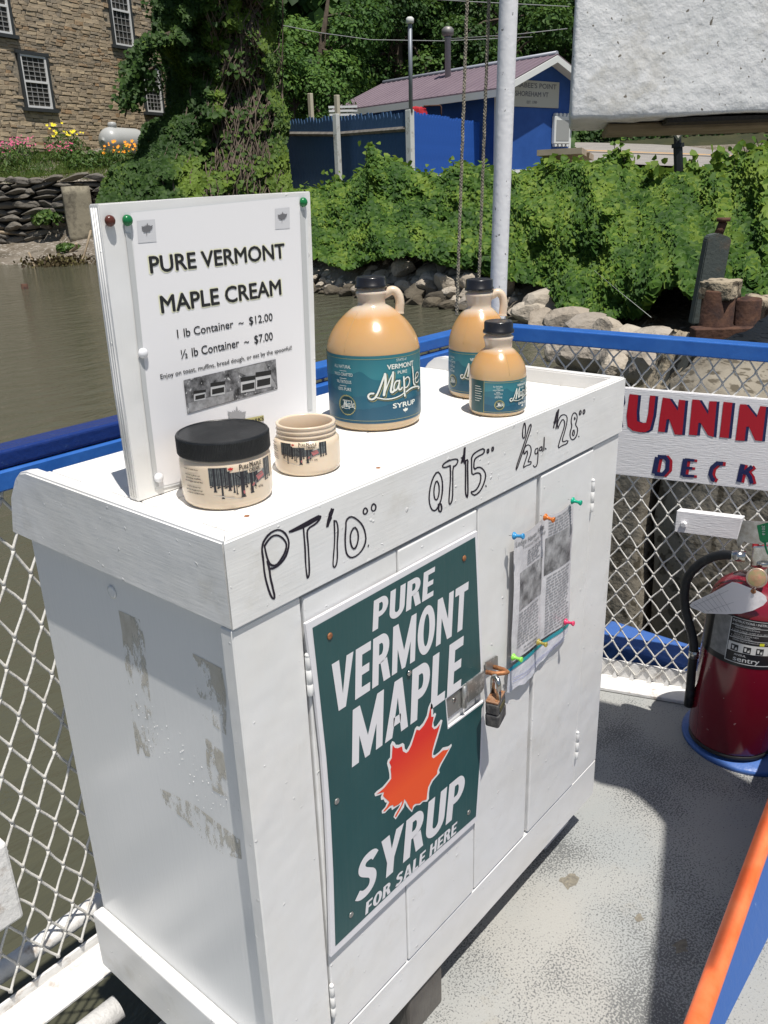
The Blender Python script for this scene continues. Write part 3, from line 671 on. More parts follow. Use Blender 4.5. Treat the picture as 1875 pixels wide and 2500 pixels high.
# ---------------------------------------------------------------- hasp (part of the cabinet)
def fy(x, y, Y): return tuple(ony(x, y, Y))
def zc(x, y): return (1080 + x / 8.295, 1560 + y / 8.295)
def slab_y(name, pts, Y, th, m, parent, bev=0.0):
    """outline given in image points, set on the plane y = Y, thickness th away from the viewer"""
    P = [ony(px, py, Y) for px, py in pts]; bm = bmesh.new()
    a = [bm.verts.new(tuple(p)) for p in P]; b = [bm.verts.new((p[0], p[1] + th, p[2])) for p in P]; n = len(P)
    bm.faces.new(a); bm.faces.new(b[::-1])
    for i in range(n): bm.faces.new((a[i], b[i], b[(i + 1) % n], a[(i + 1) % n]))
    if bev: bmesh.ops.bevel(bm, geom=bm.edges[:], offset=bev, segments=1, affect='EDGES')
    return bm_obj(name, bm, m, parent)
hs = slab_y('hasp', [zc(80, 1230), (zc(380, 1010)), zc(385, 1390), zc(130, 1600)], -0.0055, 0.002, M_zinc, cab)
slab_y('hasp_strap', [zc(510, 880), zc(790, 690), zc(850, 640), zc(860, 960), zc(800, 1080), zc(520, 1300)], -0.011, 0.0025, M_zinc, hs, 0.0005)
pz = [ony(*zc(440, 930), -.009), ony(*zc(440, 1380), -.009)]
tube('hasp_pin', [pz[0], pz[1]], 0.0042, M_zinc, hs, n=12)
slab_y('keeper_plate', [zc(875, 470), zc(1095, 335), zc(1128, 350), zc(1130, 560), zc(900, 700)], -0.0055, 0.002, M_zinc, hs, 0.0005)
lathe('screw', [(0.0045, 0), (0.0035, 0.0015)], M_chrome, hs, n=12, M=Matrix.Translation(Vector(fy(*zc(235, 1235), -0.0056))) @ Matrix.Rotation(PI / 2, 4, 'X'))
st0 = Vector(fy(*zc(1040, 640), -0.012))
tube('staple', [st0 + Vector((-.012, .006, .001)), st0 + Vector((-.010, -.010, .003)), st0 + Vector((-.003, -.021, .005)), st0 + Vector((.005, -.022, .003)), st0 + Vector((.010, -.012, .001)), st0 + Vector((.011, .006, -.001))], 0.0038, M_rustsmall, hs, n=10)

# ---------------------------------------------------------------- padlock
lk = thing('padlock', (0.478, -0.03, 0.55), 'rusty laminated padlock with dark body hanging open-hooked on the cabinet hasp', 'padlock')
lk['label'] = 'small rusty laminated padlock with a dark body hanging from the door hasp'
LC = Vector(ony(*zc(1075, 1280), -0.036))
def lockbox(name, w, d, z0, z1, m, bev):
    M_ = Matrix.Translation(LC) @ Matrix.Rotation(math.radians(14), 4, 'Z') @ Matrix.Rotation(math.radians(-5), 4, 'Y')
    return box(name, (-w / 2, -d / 2, z0), (w / 2, d / 2, z1), m, lk, bev=bev, seg=3, M=M_)
M_rustdull = mat('dull_rusty_brass', (0.22, 0.11, 0.06), 0.75, var=(0.33, 0.19, 0.11), vs=180, bump=.0006, bs=400)
M_lock = mat('worn_black_lock_cover', (0.05, 0.05, 0.052), 0.45, dirt=(0.17, 0.165, 0.15), dts=90, dtt=(.45, .7), bump=.0006, bs=200)
lockbox('body', 0.038, 0.023, -0.036, -0.012, M_lock, 0.004)
lockbox('body_upper', 0.036, 0.0215, -0.0118, 0.0085, M_lock, 0.003)
lockbox('label_plate', 0.022, 0.0235, -0.009, 0.001, mat('brass_green_plate', (0.12, 0.11, 0.05), 0.5, metal=.4), 0.0008)
lockbox('laminated_top', 0.034, 0.0205, 0.009, 0.0125, M_rustdull, 0.001)
for sx in (-1, 0, 1):
    for sy in (-1, 1):
        q = Matrix.Translation(LC) @ Matrix.Rotation(math.radians(14), 4, 'Z') @ Matrix.Rotation(math.radians(-5), 4, 'Y')
        lathe('rivet', [(0.0022, 0), (0.0018, 0.001)], M_rustsmall, lk, n=8, M=q @ Matrix.Translation((sx * .012, sy * .006, .0125)))
arc = [(-0.010, 0, 0.010), (-0.010, 0, 0.034)] + [(-0.010 * math.cos(a), 0, 0.034 + 0.011 * math.sin(a)) for a in np.linspace(0.3, PI - .3, 8)] + [(0.010, 0, 0.034), (0.010, 0, 0.010)]
q = Matrix.Translation(LC) @ Matrix.Rotation(math.radians(60), 4, 'Z')
tube('shackle', [q @ Vector(a) for a in arc], 0.0040, M_chrome, lk, n=14)

# ================================================================ green maple syrup sign
gs = thing('maple_syrup_sign', (0.28, -0.012, 0.35), 'dark green PURE VERMONT MAPLE SYRUP sign with a red leaf on the left door', 'sign')
Yp = -0.0085
M_corr = mat('white_corrugated_plastic', (0.78, 0.77, 0.79), 0.4, bump=0.0006, bs=3, bstretch=(60, 60, 3))
M_green = mat('dark_green_sign_ink', (0.018, 0.075, 0.078), 0.38, var=(0.026, 0.09, 0.092), vs=7, bump=0.0007, bs=2.5, bstretch=(45, 45, 2))
def zg(x, y): return (700 + x / 3.016, 1250 + y / 3.016)
notch = [zc(850, 1245), zc(125, 1790), zc(78, 1225), zc(800, 660)]
outer = [(746, 1524), (1165, 1297), (1168, 1400), (1174, 1500), (1178, 1620), notch[3], notch[2], notch[1], notch[0], (1181, 1720), (1177, 1850), (1166, 2003), (990, 2163), (808, 2337), (803, 2150), (796, 1990), (786, 1850), (770, 1700)]
slab_y('panel', outer, Yp, 0.004, M_corr, gs)
inner = [(763, 1533), (1160, 1311), (1164, 1400), (1169, 1520), (1174, 1632), (notch[3][0] - 3, notch[3][1]), (notch[2][0] - 2, notch[2][1] - 3), (notch[1][0] - 2, notch[1][1] + 5), (notch[0][0], notch[0][1] + 4), (1176, 1730), (1172, 1850), (1162, 1993), (990, 2145), (819, 2310), (814, 2130), (807, 1980), (797, 1850), (781, 1700)]
def gfn(u, v, h=0.0):
    p = ony(u, v, Yp - 0.0004); return (p[0], p[1] - h, p[2])
gb = Bag(); poly_fill(gb, inner, gfn, 0.0); gb.build('green_print', M_green, gs)
def wfn(X, Z): return (X, Yp - 0.0009, Z - .045 * max(0, (.87 - Z) / .52) * (X - .2))
lt = Bag()
def line(body, bl, tr, bold, sh=0.10, zref_b=None, zref_t=None, zz=None):
    a = ony(*bl, Yp); b = ony(*tr, Yp)
    z0 = a[2] if zref_b is None else ony(*zref_b, Yp)[2]; z1 = b[2] if zref_t is None else ony(*zref_t, Yp)[2]
    if zz: z0, z1 = zz
    block_text(lt, body, wfn, a[0], b[0], z0, z1, sh)
line('PURE', (908, 1542), (1061, 1382), 0.075, zref_b=(908, 1542), zref_t=(1061, 1382))
line('VERMONT', zg(303, 1135), zg(1336, 505), 0.07, zref_b=zg(530, 1365), zref_t=zg(1333, 505))
lt_v = ony(*zg(303, 1135), Yp)
line('MAPLE', zg(472, 1800), zg(1300, 900), 0.075, zref_b=zg(1222, 1318), zref_t=zg(1295, 900))
def zh(x, y): return (750 + x / 3.318, 1750 + y / 3.318)
line('SYRUP', zh(385, 1500), zh(1282, 500), 0.075, 0.14, zz=(.4085, .4795))
line('FOR SALE HERE', zh(466, 1600), zh(1212, 860), 0.05, 0.12, zz=(.3755, .3965))
lt.build('lettering', mat('white_sign_ink', (0.78, 0.77, 0.79), 0.4), gs)
def zl(x, y): return (880 + x / 6.636, 1680 + y / 6.636)
leaf_out = [(1130, 228), (1165, 270), (1175, 370), (1172, 430), (1205, 395), (1222, 420), (1195, 500), (1175, 560), (1190, 625), (1225, 610), (1300, 505), (1325, 520), (1290, 660), (1235, 850), (1185, 1010), (1170, 1075), (1200, 1085), (1270, 1030), (1330, 960), (1420, 940), (1470, 900), (1475, 930), (1400, 1070), (1310, 1230), (1270, 1320), (1280, 1370), (1240, 1420), (1170, 1500), (1120, 1600), (1105, 1700), (1105, 1790), (1075, 1835), (1010, 1840), (960, 1890), (900, 1895), (860, 1930), (830, 2010), (790, 1970), (740, 1910), (715, 1850), (700, 1930), (630, 2030), (565, 2125), (530, 2085), (560, 2010), (610, 1940), (640, 1880), (570, 1930), (505, 1975), (495, 1930), (450, 1960), (395, 2020), (345, 2030), (340, 1985), (400, 1920), (425, 1850), (395, 1850), (370, 1800), (330, 1810), (325, 1760), (345, 1710), (300, 1730), (235, 1752), (220, 1710), (260, 1665), (350, 1600), (420, 1520), (465, 1460), (465, 1400), (450, 1310), (425, 1220), (440, 1160), (475, 1120), (480, 1000), (480, 920), (510, 855), (545, 870), (570, 915), (620, 915), (680, 885), (705, 905), (715, 980), (745, 1000), (790, 920), (840, 790), (880, 650), (910, 612), (950, 625), (1010, 560), (1070, 440), (1095, 310)]
leaf_in = [(1128, 300), (1140, 370), (1140, 460), (1180, 460), (1160, 560), (1150, 620), (1185, 665), (1230, 645), (1285, 575), (1250, 700), (1190, 890), (1155, 1030), (1150, 1110), (1175, 1135), (1240, 1085), (1330, 1005), (1405, 995), (1435, 965), (1370, 1080), (1285, 1220), (1240, 1330), (1235, 1385), (1150, 1480), (1090, 1600), (1075, 1700), (1065, 1800), (1000, 1820), (950, 1865), (880, 1870), (845, 1900), (830, 1975), (790, 1930), (735, 1830), (705, 1790), (690, 1860), (640, 1960), (570, 2085), (550, 2075), (590, 2000), (650, 1900), (675, 1820), (610, 1880), (530, 1920), (520, 1885), (470, 1905), (390, 1990), (360, 1995), (420, 1920), (462, 1840), (420, 1800), (385, 1770), (360, 1740), (375, 1680), (330, 1690), (250, 1715), (300, 1680), (380, 1610), (450, 1520), (492, 1465), (490, 1380), (480, 1310), (492, 1270), (460, 1195), (500, 1130), (508, 1010), (515, 915), (550, 965), (600, 970), (665, 940), (680, 1020), (735, 1050), (770, 1020), (820, 920), (870, 760), (900, 670), (950, 680), (1020, 600), (1090, 470)]
lb = Bag(); poly_fill(lb, [zl(*p) for p in leaf_out], gfn, 0.0005); lb.build('leaf_outline', mat('white_leaf_edge', (0.80, 0.79, 0.78), 0.4), gs)
lr = Bag(); poly_fill(lr, [zl(*p) for p in leaf_in], gfn, 0.0009)
lfm = bpy.data.materials.new('red_orange_leaf_print'); lfm.use_nodes = True; nt = lfm.node_tree
tc = nt.nodes.new('ShaderNodeTexCoord'); sp_ = nt.nodes.new('ShaderNodeSeparateXYZ'); nt.links.new(tc.outputs['Object'], sp_.inputs[0])
f = ramp(nt, sp_.outputs['Z'], ((0.54, 0.0), (0.60, 1.0)))
nt.links.new(mixc(nt, f, (0.88, 0.10, 0.022), (0.75, 0.03, 0.018)), nt.nodes['Principled BSDF'].inputs['Base Color']); nt.nodes['Principled BSDF'].inputs['Roughness'].default_value = 0.4
lr.build('maple_leaf', lfm, gs)
for px in ((805, 1553), (1133, 1363), (822, 1956), (857, 2233), (1144, 1983)):
    lathe('screw', [(0.0046, 0), (0.004, 0.0012), (0.002, 0.0013)], M_rustsmall if px[1] < 1800 else M_zinc, gs, n=12, M=Matrix.Translation(Vector(ony(*px, Yp - .0006))) @ Matrix.Rotation(PI / 2, 4, 'X'))
lathe('screw', [(0.0046, 0), (0.004, 0.002), (0.002, 0.0023)], M_chrome, gs, n=12, M=Matrix.Translation(Vector(ony(998, 1642, Yp - .0012))) @ Matrix.Rotation(PI / 2, 4, 'X'))
# corrugated flutes that show along the cut edges
fb = Bag()
for i in range(95):
    x = 0.1 + 0.345 * i / 95; z = ony(746 + 419 * i / 95, 1524 - 227 * i / 95, Yp)[2]
    fb.add([(x, Yp + .0006, z + .0003), (x + .0012, Yp + .0006, z + .0003), (x + .002, Yp + .0034, z + .0003)], [(0, 1, 2)])
o = fb.build('flutes', M_printgrey, gs); o['kind'] = 'stuff'

# ================================================================ flyer in a plastic sleeve
fl = thing('farm_flyer', (0.63, -0.015, 0.6), 'wrinkled black and white maple farm flyer in a plastic bag pinned to the right door', 'flyer')
Yf = -0.0075
CO = {'tl': (1251, 1308), 'tr': (1396, 1222), 'bl': (1241, 1618), 'br': (1384, 1512)}
A = {k: ony(*v, Yf) for k, v in CO.items()}
def flp(s, t, h=0.0):
    top = A['tl'] * (1 - s) + A['tr'] * s; bot = A['bl'] * (1 - s) + A['br'] * s; p = top * (1 - t) + bot * t
    sag = 0.0035 * math.sin(PI * min(1, max(0, s)) * 2) ** 2 * (1 - min(1, t * 4)) if t < .25 else 0
    w = 0.0035 * noise.noise(Vector((s * 5, t * 4, 1.7))) + 0.006 * math.exp(-((s - .06) / .07) ** 2) * math.sin(PI * t) + 0.002 * math.sin(s * 3 * PI) - 0.0022 * math.exp(-((s - .5) / .03) ** 2)
    return (p[0], p[1] - 0.004 - w * .55 - h, p[2] - sag)
def grid(fn, nu, nv, name, m, parent, smooth=True):
    V = [fn(i / nu, j / nv) for j in range(nv + 1) for i in range(nu + 1)]
    F = [(j * (nu + 1) + i, j * (nu + 1) + i + 1, (j + 1) * (nu + 1) + i + 1, (j + 1) * (nu + 1) + i) for j in range(nv) for i in range(nu)]
    return mesh(name, V, F, m, parent, smooth)
M_paper = mat('damp_flyer_paper', (0.62, 0.61, 0.63), 0.25, dirt=(0.45, 0.45, 0.47), dts=22, dtt=(.5, .8), bump=0.0012, bs=60)
grid(flp, 40, 50, 'paper', M_paper, fl)
pb = Bag()
def fpatch(s0, s1, t0, t1, h=.0005, n=10):
    k = len(pb.V); V = [flp(s0 + (s1 - s0) * i / n, t0 + (t1 - t0) * j / n, h) for j in range(n + 1) for i in range(n + 1)]
    pb.add(V, [(j * (n + 1) + i, j * (n + 1) + i + 1, (j + 1) * (n + 1) + i + 1, (j + 1) * (n + 1) + i) for j in range(n) for i in range(n)])
fpatch(0.08, 0.485, 0.30, 0.60); fpatch(0.52, 0.97, 0.17, 0.47)
pb.build('photographs', mat('grey_photo_print', (0.09, 0.09, 0.095), 0.3, var=(0.48, 0.48, 0.49), vs=38, vamt=1.0, speck=(0.25, 0.25, 0.26), sps=130), fl)
tb = Bag()
def ftext(s, s0, s1, t, hgt, bold=0.0): text_on(tb, s, lambda u, v: flp(u, v, .0007), s0, s1, t, t - hgt, bold, 0, 6)
ftext('Ledge Haven Farm', 0.0 + .02, 0.50, 0.085, 0.040, 0.01); ftext('Vermont Maple Syrup', 0.12, 0.52, 0.125, 0.026)
rs = random.Random(3)
def lines(s0, s1, t0, t1, n):
    for i in range(n):
        t = t0 + (t1 - t0) * i / (n - 1); s = s0
        while s < s1 - .03:
            w = rs.uniform(.03, .085); e = min(s + w, s1); hh = .0052
            tb.add([flp(s, t - hh, .0007), flp(e, t - hh, .0007), flp(e, t + hh, .0007), flp(s, t + hh, .0007)], [(0, 1, 2, 3)]); s = e + .014
lines(.2, .44, .16, .27, 6); lines(.56, .95, .03, .15, 6); lines(.56, .96, .50, .97, 20); lines(.08, .44, .63, .90, 12); lines(.2, .42, .94, .97, 2)
o = tb.build('print', mat('faded_flyer_print', (0.30, 0.30, 0.31), 0.5), fl)
M_teal = mat('teal_zip_strip', (0.01, 0.36, 0.32), 0.3, var=(0.01, 0.26, 0.42), vs=25)
def strip(s, t, dt): return flp(s, 1.005 + 0.02 * (1 - s) + dt * t, .0015)
grid(lambda s, t: strip(s * 1.04 - .05, t, 0.035), 20, 3, 'zip_strip', M_teal, fl)
M_clear = mat('cloudy_plastic_film', (0.68, 0.69, 0.74), 0.15, bump=0.002, bs=40)
def film(s, t):
    a = 1.045; e = 0.10 + 0.05 * math.sin(s * 5) + 0.03 * noise.noise(Vector((s * 9, 0, 0))) + .09 * (1 - s)
    p = flp(s * 1.02 - .03, a + e * t, .0004); return p
grid(film, 24, 8, 'sleeve_hem', M_clear, fl)
fb = Bag()
for s in (.3, .55): ribbon(fb, [(k, 1.1 + s * .1 + .03 * math.sin(k * 4 + s)) for k in np.linspace(.05, .9, 12)], 0.004, lambda u, v, h: flp(u, v, .0015 + h))
fb.build('blue_print_lines', mat('pale_blue_line', (0.3, 0.33, 0.6), 0.4), fl)
# push pins
def pin(px, col, label, Y=-0.017, s=1.0, tilt=(0, 0), clear=0.0):
    p = ony(*px, Y); t = thing('push_pin', p, label, 'push pin', 'push pins holding the flyer')
    m = mat('pin_plastic', col, 0.25, trans=clear)
    prof = [(0.0058, 0.0), (0.0062, 0.0012), (0.0045, 0.003), (0.0026, 0.0055), (0.0024, 0.011), (0.0035, 0.0135), (0.0046, 0.0152), (0.0046, 0.0165), (0.0036, 0.0172)]
    M_ = Matrix.Translation(Vector(p)) @ Matrix.Rotation(PI / 2 + tilt[0], 4, 'X') @ Matrix.Rotation(tilt[1], 4, 'Y') @ Matrix.Scale(s, 4)
    lathe('plastic_grip', prof, m, t, n=18, M=M_)
    tube('steel_point', [M_ @ Vector((0, 0, 0)), M_ @ Vector((0, 0, -0.008 / s))], 0.0005, M_chrome, t, n=5)
pin((1254, 1308), (0.04, 0.27, 0.55), 'blue push pin at the top left corner of the flyer', tilt=(-.15, 0.1))
pin((1330, 1262), (0.75, 0.22, 0.04), 'amber orange push pin at the top middle of the flyer', tilt=(.1, 0), clear=.3)
pin((1397, 1222), (0.0, 0.36, 0.22), 'sea green push pin at the top right corner of the flyer', tilt=(.05, 0))
pin((1380, 1518), (0.72, 0.05, 0.14), 'pink push pin at the right end of the teal strip', tilt=(-.1, 0))
pin((1313, 1567), (0.60, 0.50, 0.12), 'clear yellow push pin at the middle of the teal strip', clear=.5)
pin((1252, 1604), (0.28, 0.72, 0.10), 'lime green push pin at the left end of the teal strip', tilt=(-.05, 0))

# ================================================================ standing board with the maple cream notice
bd = thing('notice_board', (0.22, 0.24, TZ), 'upright white board with a PURE VERMONT MAPLE CREAM price notice, standing in the tray', 'notice board')
BP = np.array([0.057, 0.231, 0.985]); BN = np.array([-0.0125, 1.0, 0.0])
def zs(x, y): return (200 + x / 2.573, 440 + y / 2.573)
def bpt(px, h=0.0):
    p = onp(px[0], px[1], BP, BN); return (p[0], p[1] - h, p[2])
bo = [bpt(q) for q in ((239, 498), (500, 481), (758, 467), (766, 720), (776, 1075), (550, 1153), (339, 1228), (300, 960), (268, 720))]
bm = bmesh.new()
bo[4] = (bo[4][0], bo[4][1], TZ + .0006); bo[5] = (bo[5][0], bo[5][1], TZ + .0006); bo[6] = (bo[6][0], bo[6][1], TZ + .0006)
a = [bm.verts.new(p) for p in bo]; b = [bm.verts.new((p[0], p[1] + 0.019, p[2])) for p in bo]
bm.faces.new(a); bm.faces.new(b[::-1]); n = len(bo)
for i in range(n): bm.faces.new((a[i], b[i], b[(i + 1) % n], a[(i + 1) % n]))
bmesh.ops.bevel(bm, geom=bm.edges[:], offset=0.0012, segments=2, affect='EDGES')
bm_obj('board', bm, M_wh_z, bd)
# plywood layers on the left edge
for k in range(3):
    tube('ply_edge', [(bo[0][0] - .0003, bo[0][1] + .005 + .0045 * k, bo[0][2] - .004), (bo[8][0] - .0003, bo[8][1] + .005 + .0045 * k, bo[8][2]), (bo[7][0] - .0003, bo[7][1] + .005 + .0045 * k, bo[7][2]), (bo[6][0] - .0003, bo[6][1] + .005 + .0045 * k, bo[6][2] + .004)], 0.0011, M_wh_z, bd, n=6)
def bfn(u, v, h=0.0): return bpt((u, v), 0.0012 + h)
def bplane(X, Z, h=0.0): return (X, 0.231 + 0.0125 * (X - .057) - h, Z)
pg = Bag(); poly_fill(pg, [zs(*p) for p in ((256, 200), (1408, 92), (1448, 1440), (1460, 1700), (463, 1945), (380, 1300), (300, 620))], bfn, 0.0)
pg.build('laminate', mat('clear_laminate_over_board', (0.76, 0.77, 0.77), 0.12), bd)
pg = Bag(); poly_fill(pg, [zs(*p) for p in ((300, 205), (1362, 102), (1398, 900), (1412, 1440), (1424, 1690), (480, 1925), (402, 1300), (345, 720))], bfn, 0.0004)
pg.build('notice_paper', mat('glossy_white_paper', (0.86, 0.85, 0.86), 0.14), bd)
for nm, P in (('tape_strip', ((266, 330), (300, 330), (345, 720), (402, 1300), (478, 1920), (452, 1930), (372, 1300), (312, 720))), ('tape_strip', ((1362, 190), (1394, 188), (1422, 900), (1443, 1440), (1413, 1445), (1390, 900)))):
    pg = Bag(); poly_fill(pg, [zs(*p) for p in P], bfn, 0.0008); pg.build(nm, mat('grey_tape', (0.55, 0.56, 0.56), 0.2), bd)
tb = Bag(); halo = Bag()
def bline(s, bl, tr, lb, lt_, bold=0.0, bag=None, h=0.0021):
    a = onp(*zs(*bl), BP, BN); b = onp(*zs(*tr), BP, BN); z0 = onp(*zs(*lb), BP, BN)[2]; z1 = onp(*zs(*lt_), BP, BN)[2]
    text_on(bag or tb, s, lambda X, Z: bplane(X, Z, h), a[0], b[0], z0, z1, bold)
bline('PURE VERMONT', (424, 560), (1262, 400), (433, 582), (423, 480), .035); bline('PURE VERMONT', (418, 560), (1267, 400), (433, 588), (423, 474), .055, halo, .0018)
bline('MAPLE CREAM', (492, 800), (1240, 640), (502, 832), (492, 728), .035); bline('MAPLE CREAM', (486, 800), (1245, 640), (502, 838), (492, 722), .055, halo, .0018)
bline('1 lb Container  ~  $12.00', (594, 985), (1190, 850), (597, 990), (595, 938), .012)
bline('½ lb Container  ~  $7.00', (618, 1118), (1192, 980), (622, 1120), (620, 1066), .012)
bline('Enjoy on toast, muffins, bread dough, or eat by the spoonful!', (488, 1245), (1312, 1060), (490, 1248), (489, 1218), .008)
tb.build('lettering', M_print, bd); halo.build('letter_halo', mat('pale_yellow_halo', (0.83, 0.82, 0.62), 0.2), bd)
def quadpatch(bag, C, h, fn, nu=1, nv=1):
    C = [np.array(c, float) for c in C]
    def P(s, t): q = (C[0] * (1 - s) + C[1] * s) * (1 - t) + (C[3] * (1 - s) + C[2] * s) * t; return fn(q[0], q[1], h)
    V = [P(i / nu, j / nv) for j in range(nv + 1) for i in range(nu + 1)]
    bag.add(V, [(j * (nu + 1) + i, j * (nu + 1) + i + 1, (j + 1) * (nu + 1) + i + 1, (j + 1) * (nu + 1) + i) for j in range(nv) for i in range(nu)])
pg = Bag(); quadpatch(pg, [zs(630, 1255), zs(1210, 1122), zs(1222, 1308), zs(655, 1465)], .0012, bfn)
pg.build('photo_strip', mat('grey_foliage_photo', (0.03, 0.03, 0.032), .2, var=(0.33, 0.33, 0.34), vs=75, vamt=1.0, speck=(0.55, 0.55, 0.55), sps=160), bd)
pg = Bag(); quadpatch(pg, [zs(940, 1190), zs(1140, 1142), zs(1180, 1230), zs(1222, 1308), zs(1010, 1350)][:4], .0014, bfn)
quadpatch(pg, [zs(660, 1400), zs(940, 1320), zs(948, 1380), zs(668, 1460)], .0014, bfn); pg.build('photo_light_parts', mat('pale_photo_grey', (0.42, 0.42, 0.43), .2, var=(0.2, 0.2, 0.2), vs=90), bd)
jb, jl = Bag(), Bag()
for (x, y, w, h) in ((695, 1325, 72, 62), (800, 1275, 88, 82), (990, 1240, 88, 95), (1083, 1208, 95, 105)):
    s = -0.18
    quadpatch(jb, [zs(x, y + h * .25), zs(x + w, y + h * .25 + s * w), zs(x + w, y + h + s * w), zs(x, y + h)], .0017, bfn)
    quadpatch(jl, [zs(x - 2, y - 2), zs(x + w + 2, y + s * w), zs(x + w + 2, y + h * .27 + s * w), zs(x - 2, y + h * .27)], .0019, bfn)
    quadpatch(jl, [zs(x + 8, y + h * .45), zs(x + w - 4, y + h * .45 + s * w), zs(x + w - 4, y + h * .85 + s * w), zs(x + 8, y + h * .85)], .0019, bfn)
jb.build('photo_jars', mat('photo_jar_white', (0.6, 0.6, 0.6), .2), bd); jl.build('photo_jar_lids', mat('photo_jar_black', (0.03, 0.03, 0.03), .2), bd)
SMALL_LEAF = [(0, 1), (.09, .8), (.12, .62), (.2, .7), (.3, .72), (.27, .55), (.42, .68), (.5, .55), (.62, .58), (.95, .62), (.82, .38), (.9, .28), (.55, .02), (.6, -.1), (.1, -.12), (.03, -.15), (.05, -.55), (-.05, -.55), (-.03, -.15), (-.1, -.12), (-.6, -.1), (-.55, .02), (-.9, .28), (-.82, .38), (-.95, .62), (-.62, .58), (-.5, .55), (-.42, .68), (-.27, .55), (-.3, .72), (-.2, .7), (-.12, .62), (-.09, .8)]
pg = Bag()
for C in (((337, 255), (452, 245), (462, 385), (347, 395)), ((1205, 180), (1298, 170), (1300, 302), (1208, 308))): quadpatch(pg, [zs(*c) for c in C], .0008, bfn)
pg.build('leaf_stamp', mat('pale_grey_stamp', (0.66, 0.66, 0.68), .2), bd)
pg = Bag()
for cx_, cy_, s in ((400, 318, 38), (1250, 240, 32)): poly_fill(pg, [zs(cx_ + x * s + y * 3, cy_ - y * s * 1.35 - x * 4) for x, y in SMALL_LEAF], bfn, .0014)
pg.build('leaf_print', M_printgrey, bd)
pg = Bag(); poly_fill(pg, [zs(965 + x * 62, 1505 - y * 88) for x, y in SMALL_LEAF], bfn, .0014); pg.build('leaf_logo', mat('grey_logo_leaf', (0.36, 0.36, 0.37), .3), bd)
pg = Bag(); quadpatch(pg, [zs(1000, 1500), zs(1133, 1474), zs(1136, 1508), zs(1004, 1535)], .0016, bfn); pg.build('logo_band', mat('olive_logo_band', (0.55, 0.50, 0.22), .4), bd)
tb2 = Bag(); bline('WORKS', (1010, 1500), (1130, 1482), (1128, 1506), (1128, 1482), .03, tb2, .0034); bline('', (0, 0), (1, 1), (0, 0), (1, 1), 0, Bag(), 0) if False else None
tb2.build('logo_lettering', M_print, bd)
def tack(px, col, label, r=0.0062):
    p = Vector(bpt(px, 0.0025)); t = thing('thumbtack', p, label, 'thumbtack', 'thumbtacks on the notice board')
    lathe('head', [(r, 0), (r, .0012), (r * .93, .003), (r * .7, .0047), (r * .35, .0056), (0.0005, .0058)], mat('tack_plastic', col, .25), t, n=22, M=Matrix.Translation(p) @ Matrix.Rotation(PI / 2, 4, 'X'))
    tube('steel_point', [p, p + Vector((0, .006, 0))], .0005, M_chrome, t, n=5)
tack(zs(165, 255), (0.10, 0.03, 0.02), 'brown thumbtack in the bare top left corner of the notice board')
tack(zs(275, 252), (0.01, 0.16, 0.05), 'green thumbtack at the top left corner of the laminated notice')
tack(zs(1380, 138), (0.01, 0.17, 0.05), 'green thumbtack at the top right corner of the laminated notice')
tack(zs(373, 1085), (0.8, 0.8, 0.82), 'white thumbtack halfway down the left side of the notice')
tack(zs(472, 1865), (0.8, 0.8, 0.82), 'white thumbtack near the bottom left corner of the notice')

# ================================================================ round things: mapping pixels on a vertical cylinder
def cylhit(x, y, c, r):
    d = ray(x, y); dx, dy = d[:2]; ox, oy = CAM[0] - c[0], CAM[1] - c[1]
    A = dx * dx + dy * dy; B = ox * dx + oy * dy; D = B * B - A * (ox * ox + oy * oy - r * r)
    t = (-B - math.sqrt(max(D, 0))) / A; p = CAM + d * t; a = math.atan2(p[1] - c[1], p[0] - c[0])
    return (a - 2 * PI if a > .7 else a), p[2]
def on_cyl(c, r):
    return lambda u, v, h=0.0: (c[0] + (r + h) * math.cos(u), c[1] + (r + h) * math.sin(u), v)
def cyl_patch(bag, fn, u0, u1, v0, v1, h=0.0, n=24, m=1):
    V = [fn(u0 + (u1 - u0) * i / n, v0 + (v1 - v0) * j / m, h) for j in range(m + 1) for i in range(n + 1)]
    bag.add(V, [(j * (n + 1) + i, j * (n + 1) + i + 1, (j + 1) * (n + 1) + i + 1, (j + 1) * (n + 1) + i) for j in range(m) for i in range(n)])
def cyl_text(bag, s, fn, u0, u1, v0, v1, h=.0004, bold=0.0, shear=0.0): text_on(bag, s, lambda u, v: fn(u, v, h), u0, u1, v0, v1, bold, shear, max(4, int(abs(u1 - u0) * 14)))
def dense(P, k=6):
    Q = []
    for i in range(len(P)):
        a, b = np.array(P[i], float), np.array(P[(i + 1) % len(P)], float)
        for j in range(k): Q.append(a + (b - a) * j / k)
    return Q

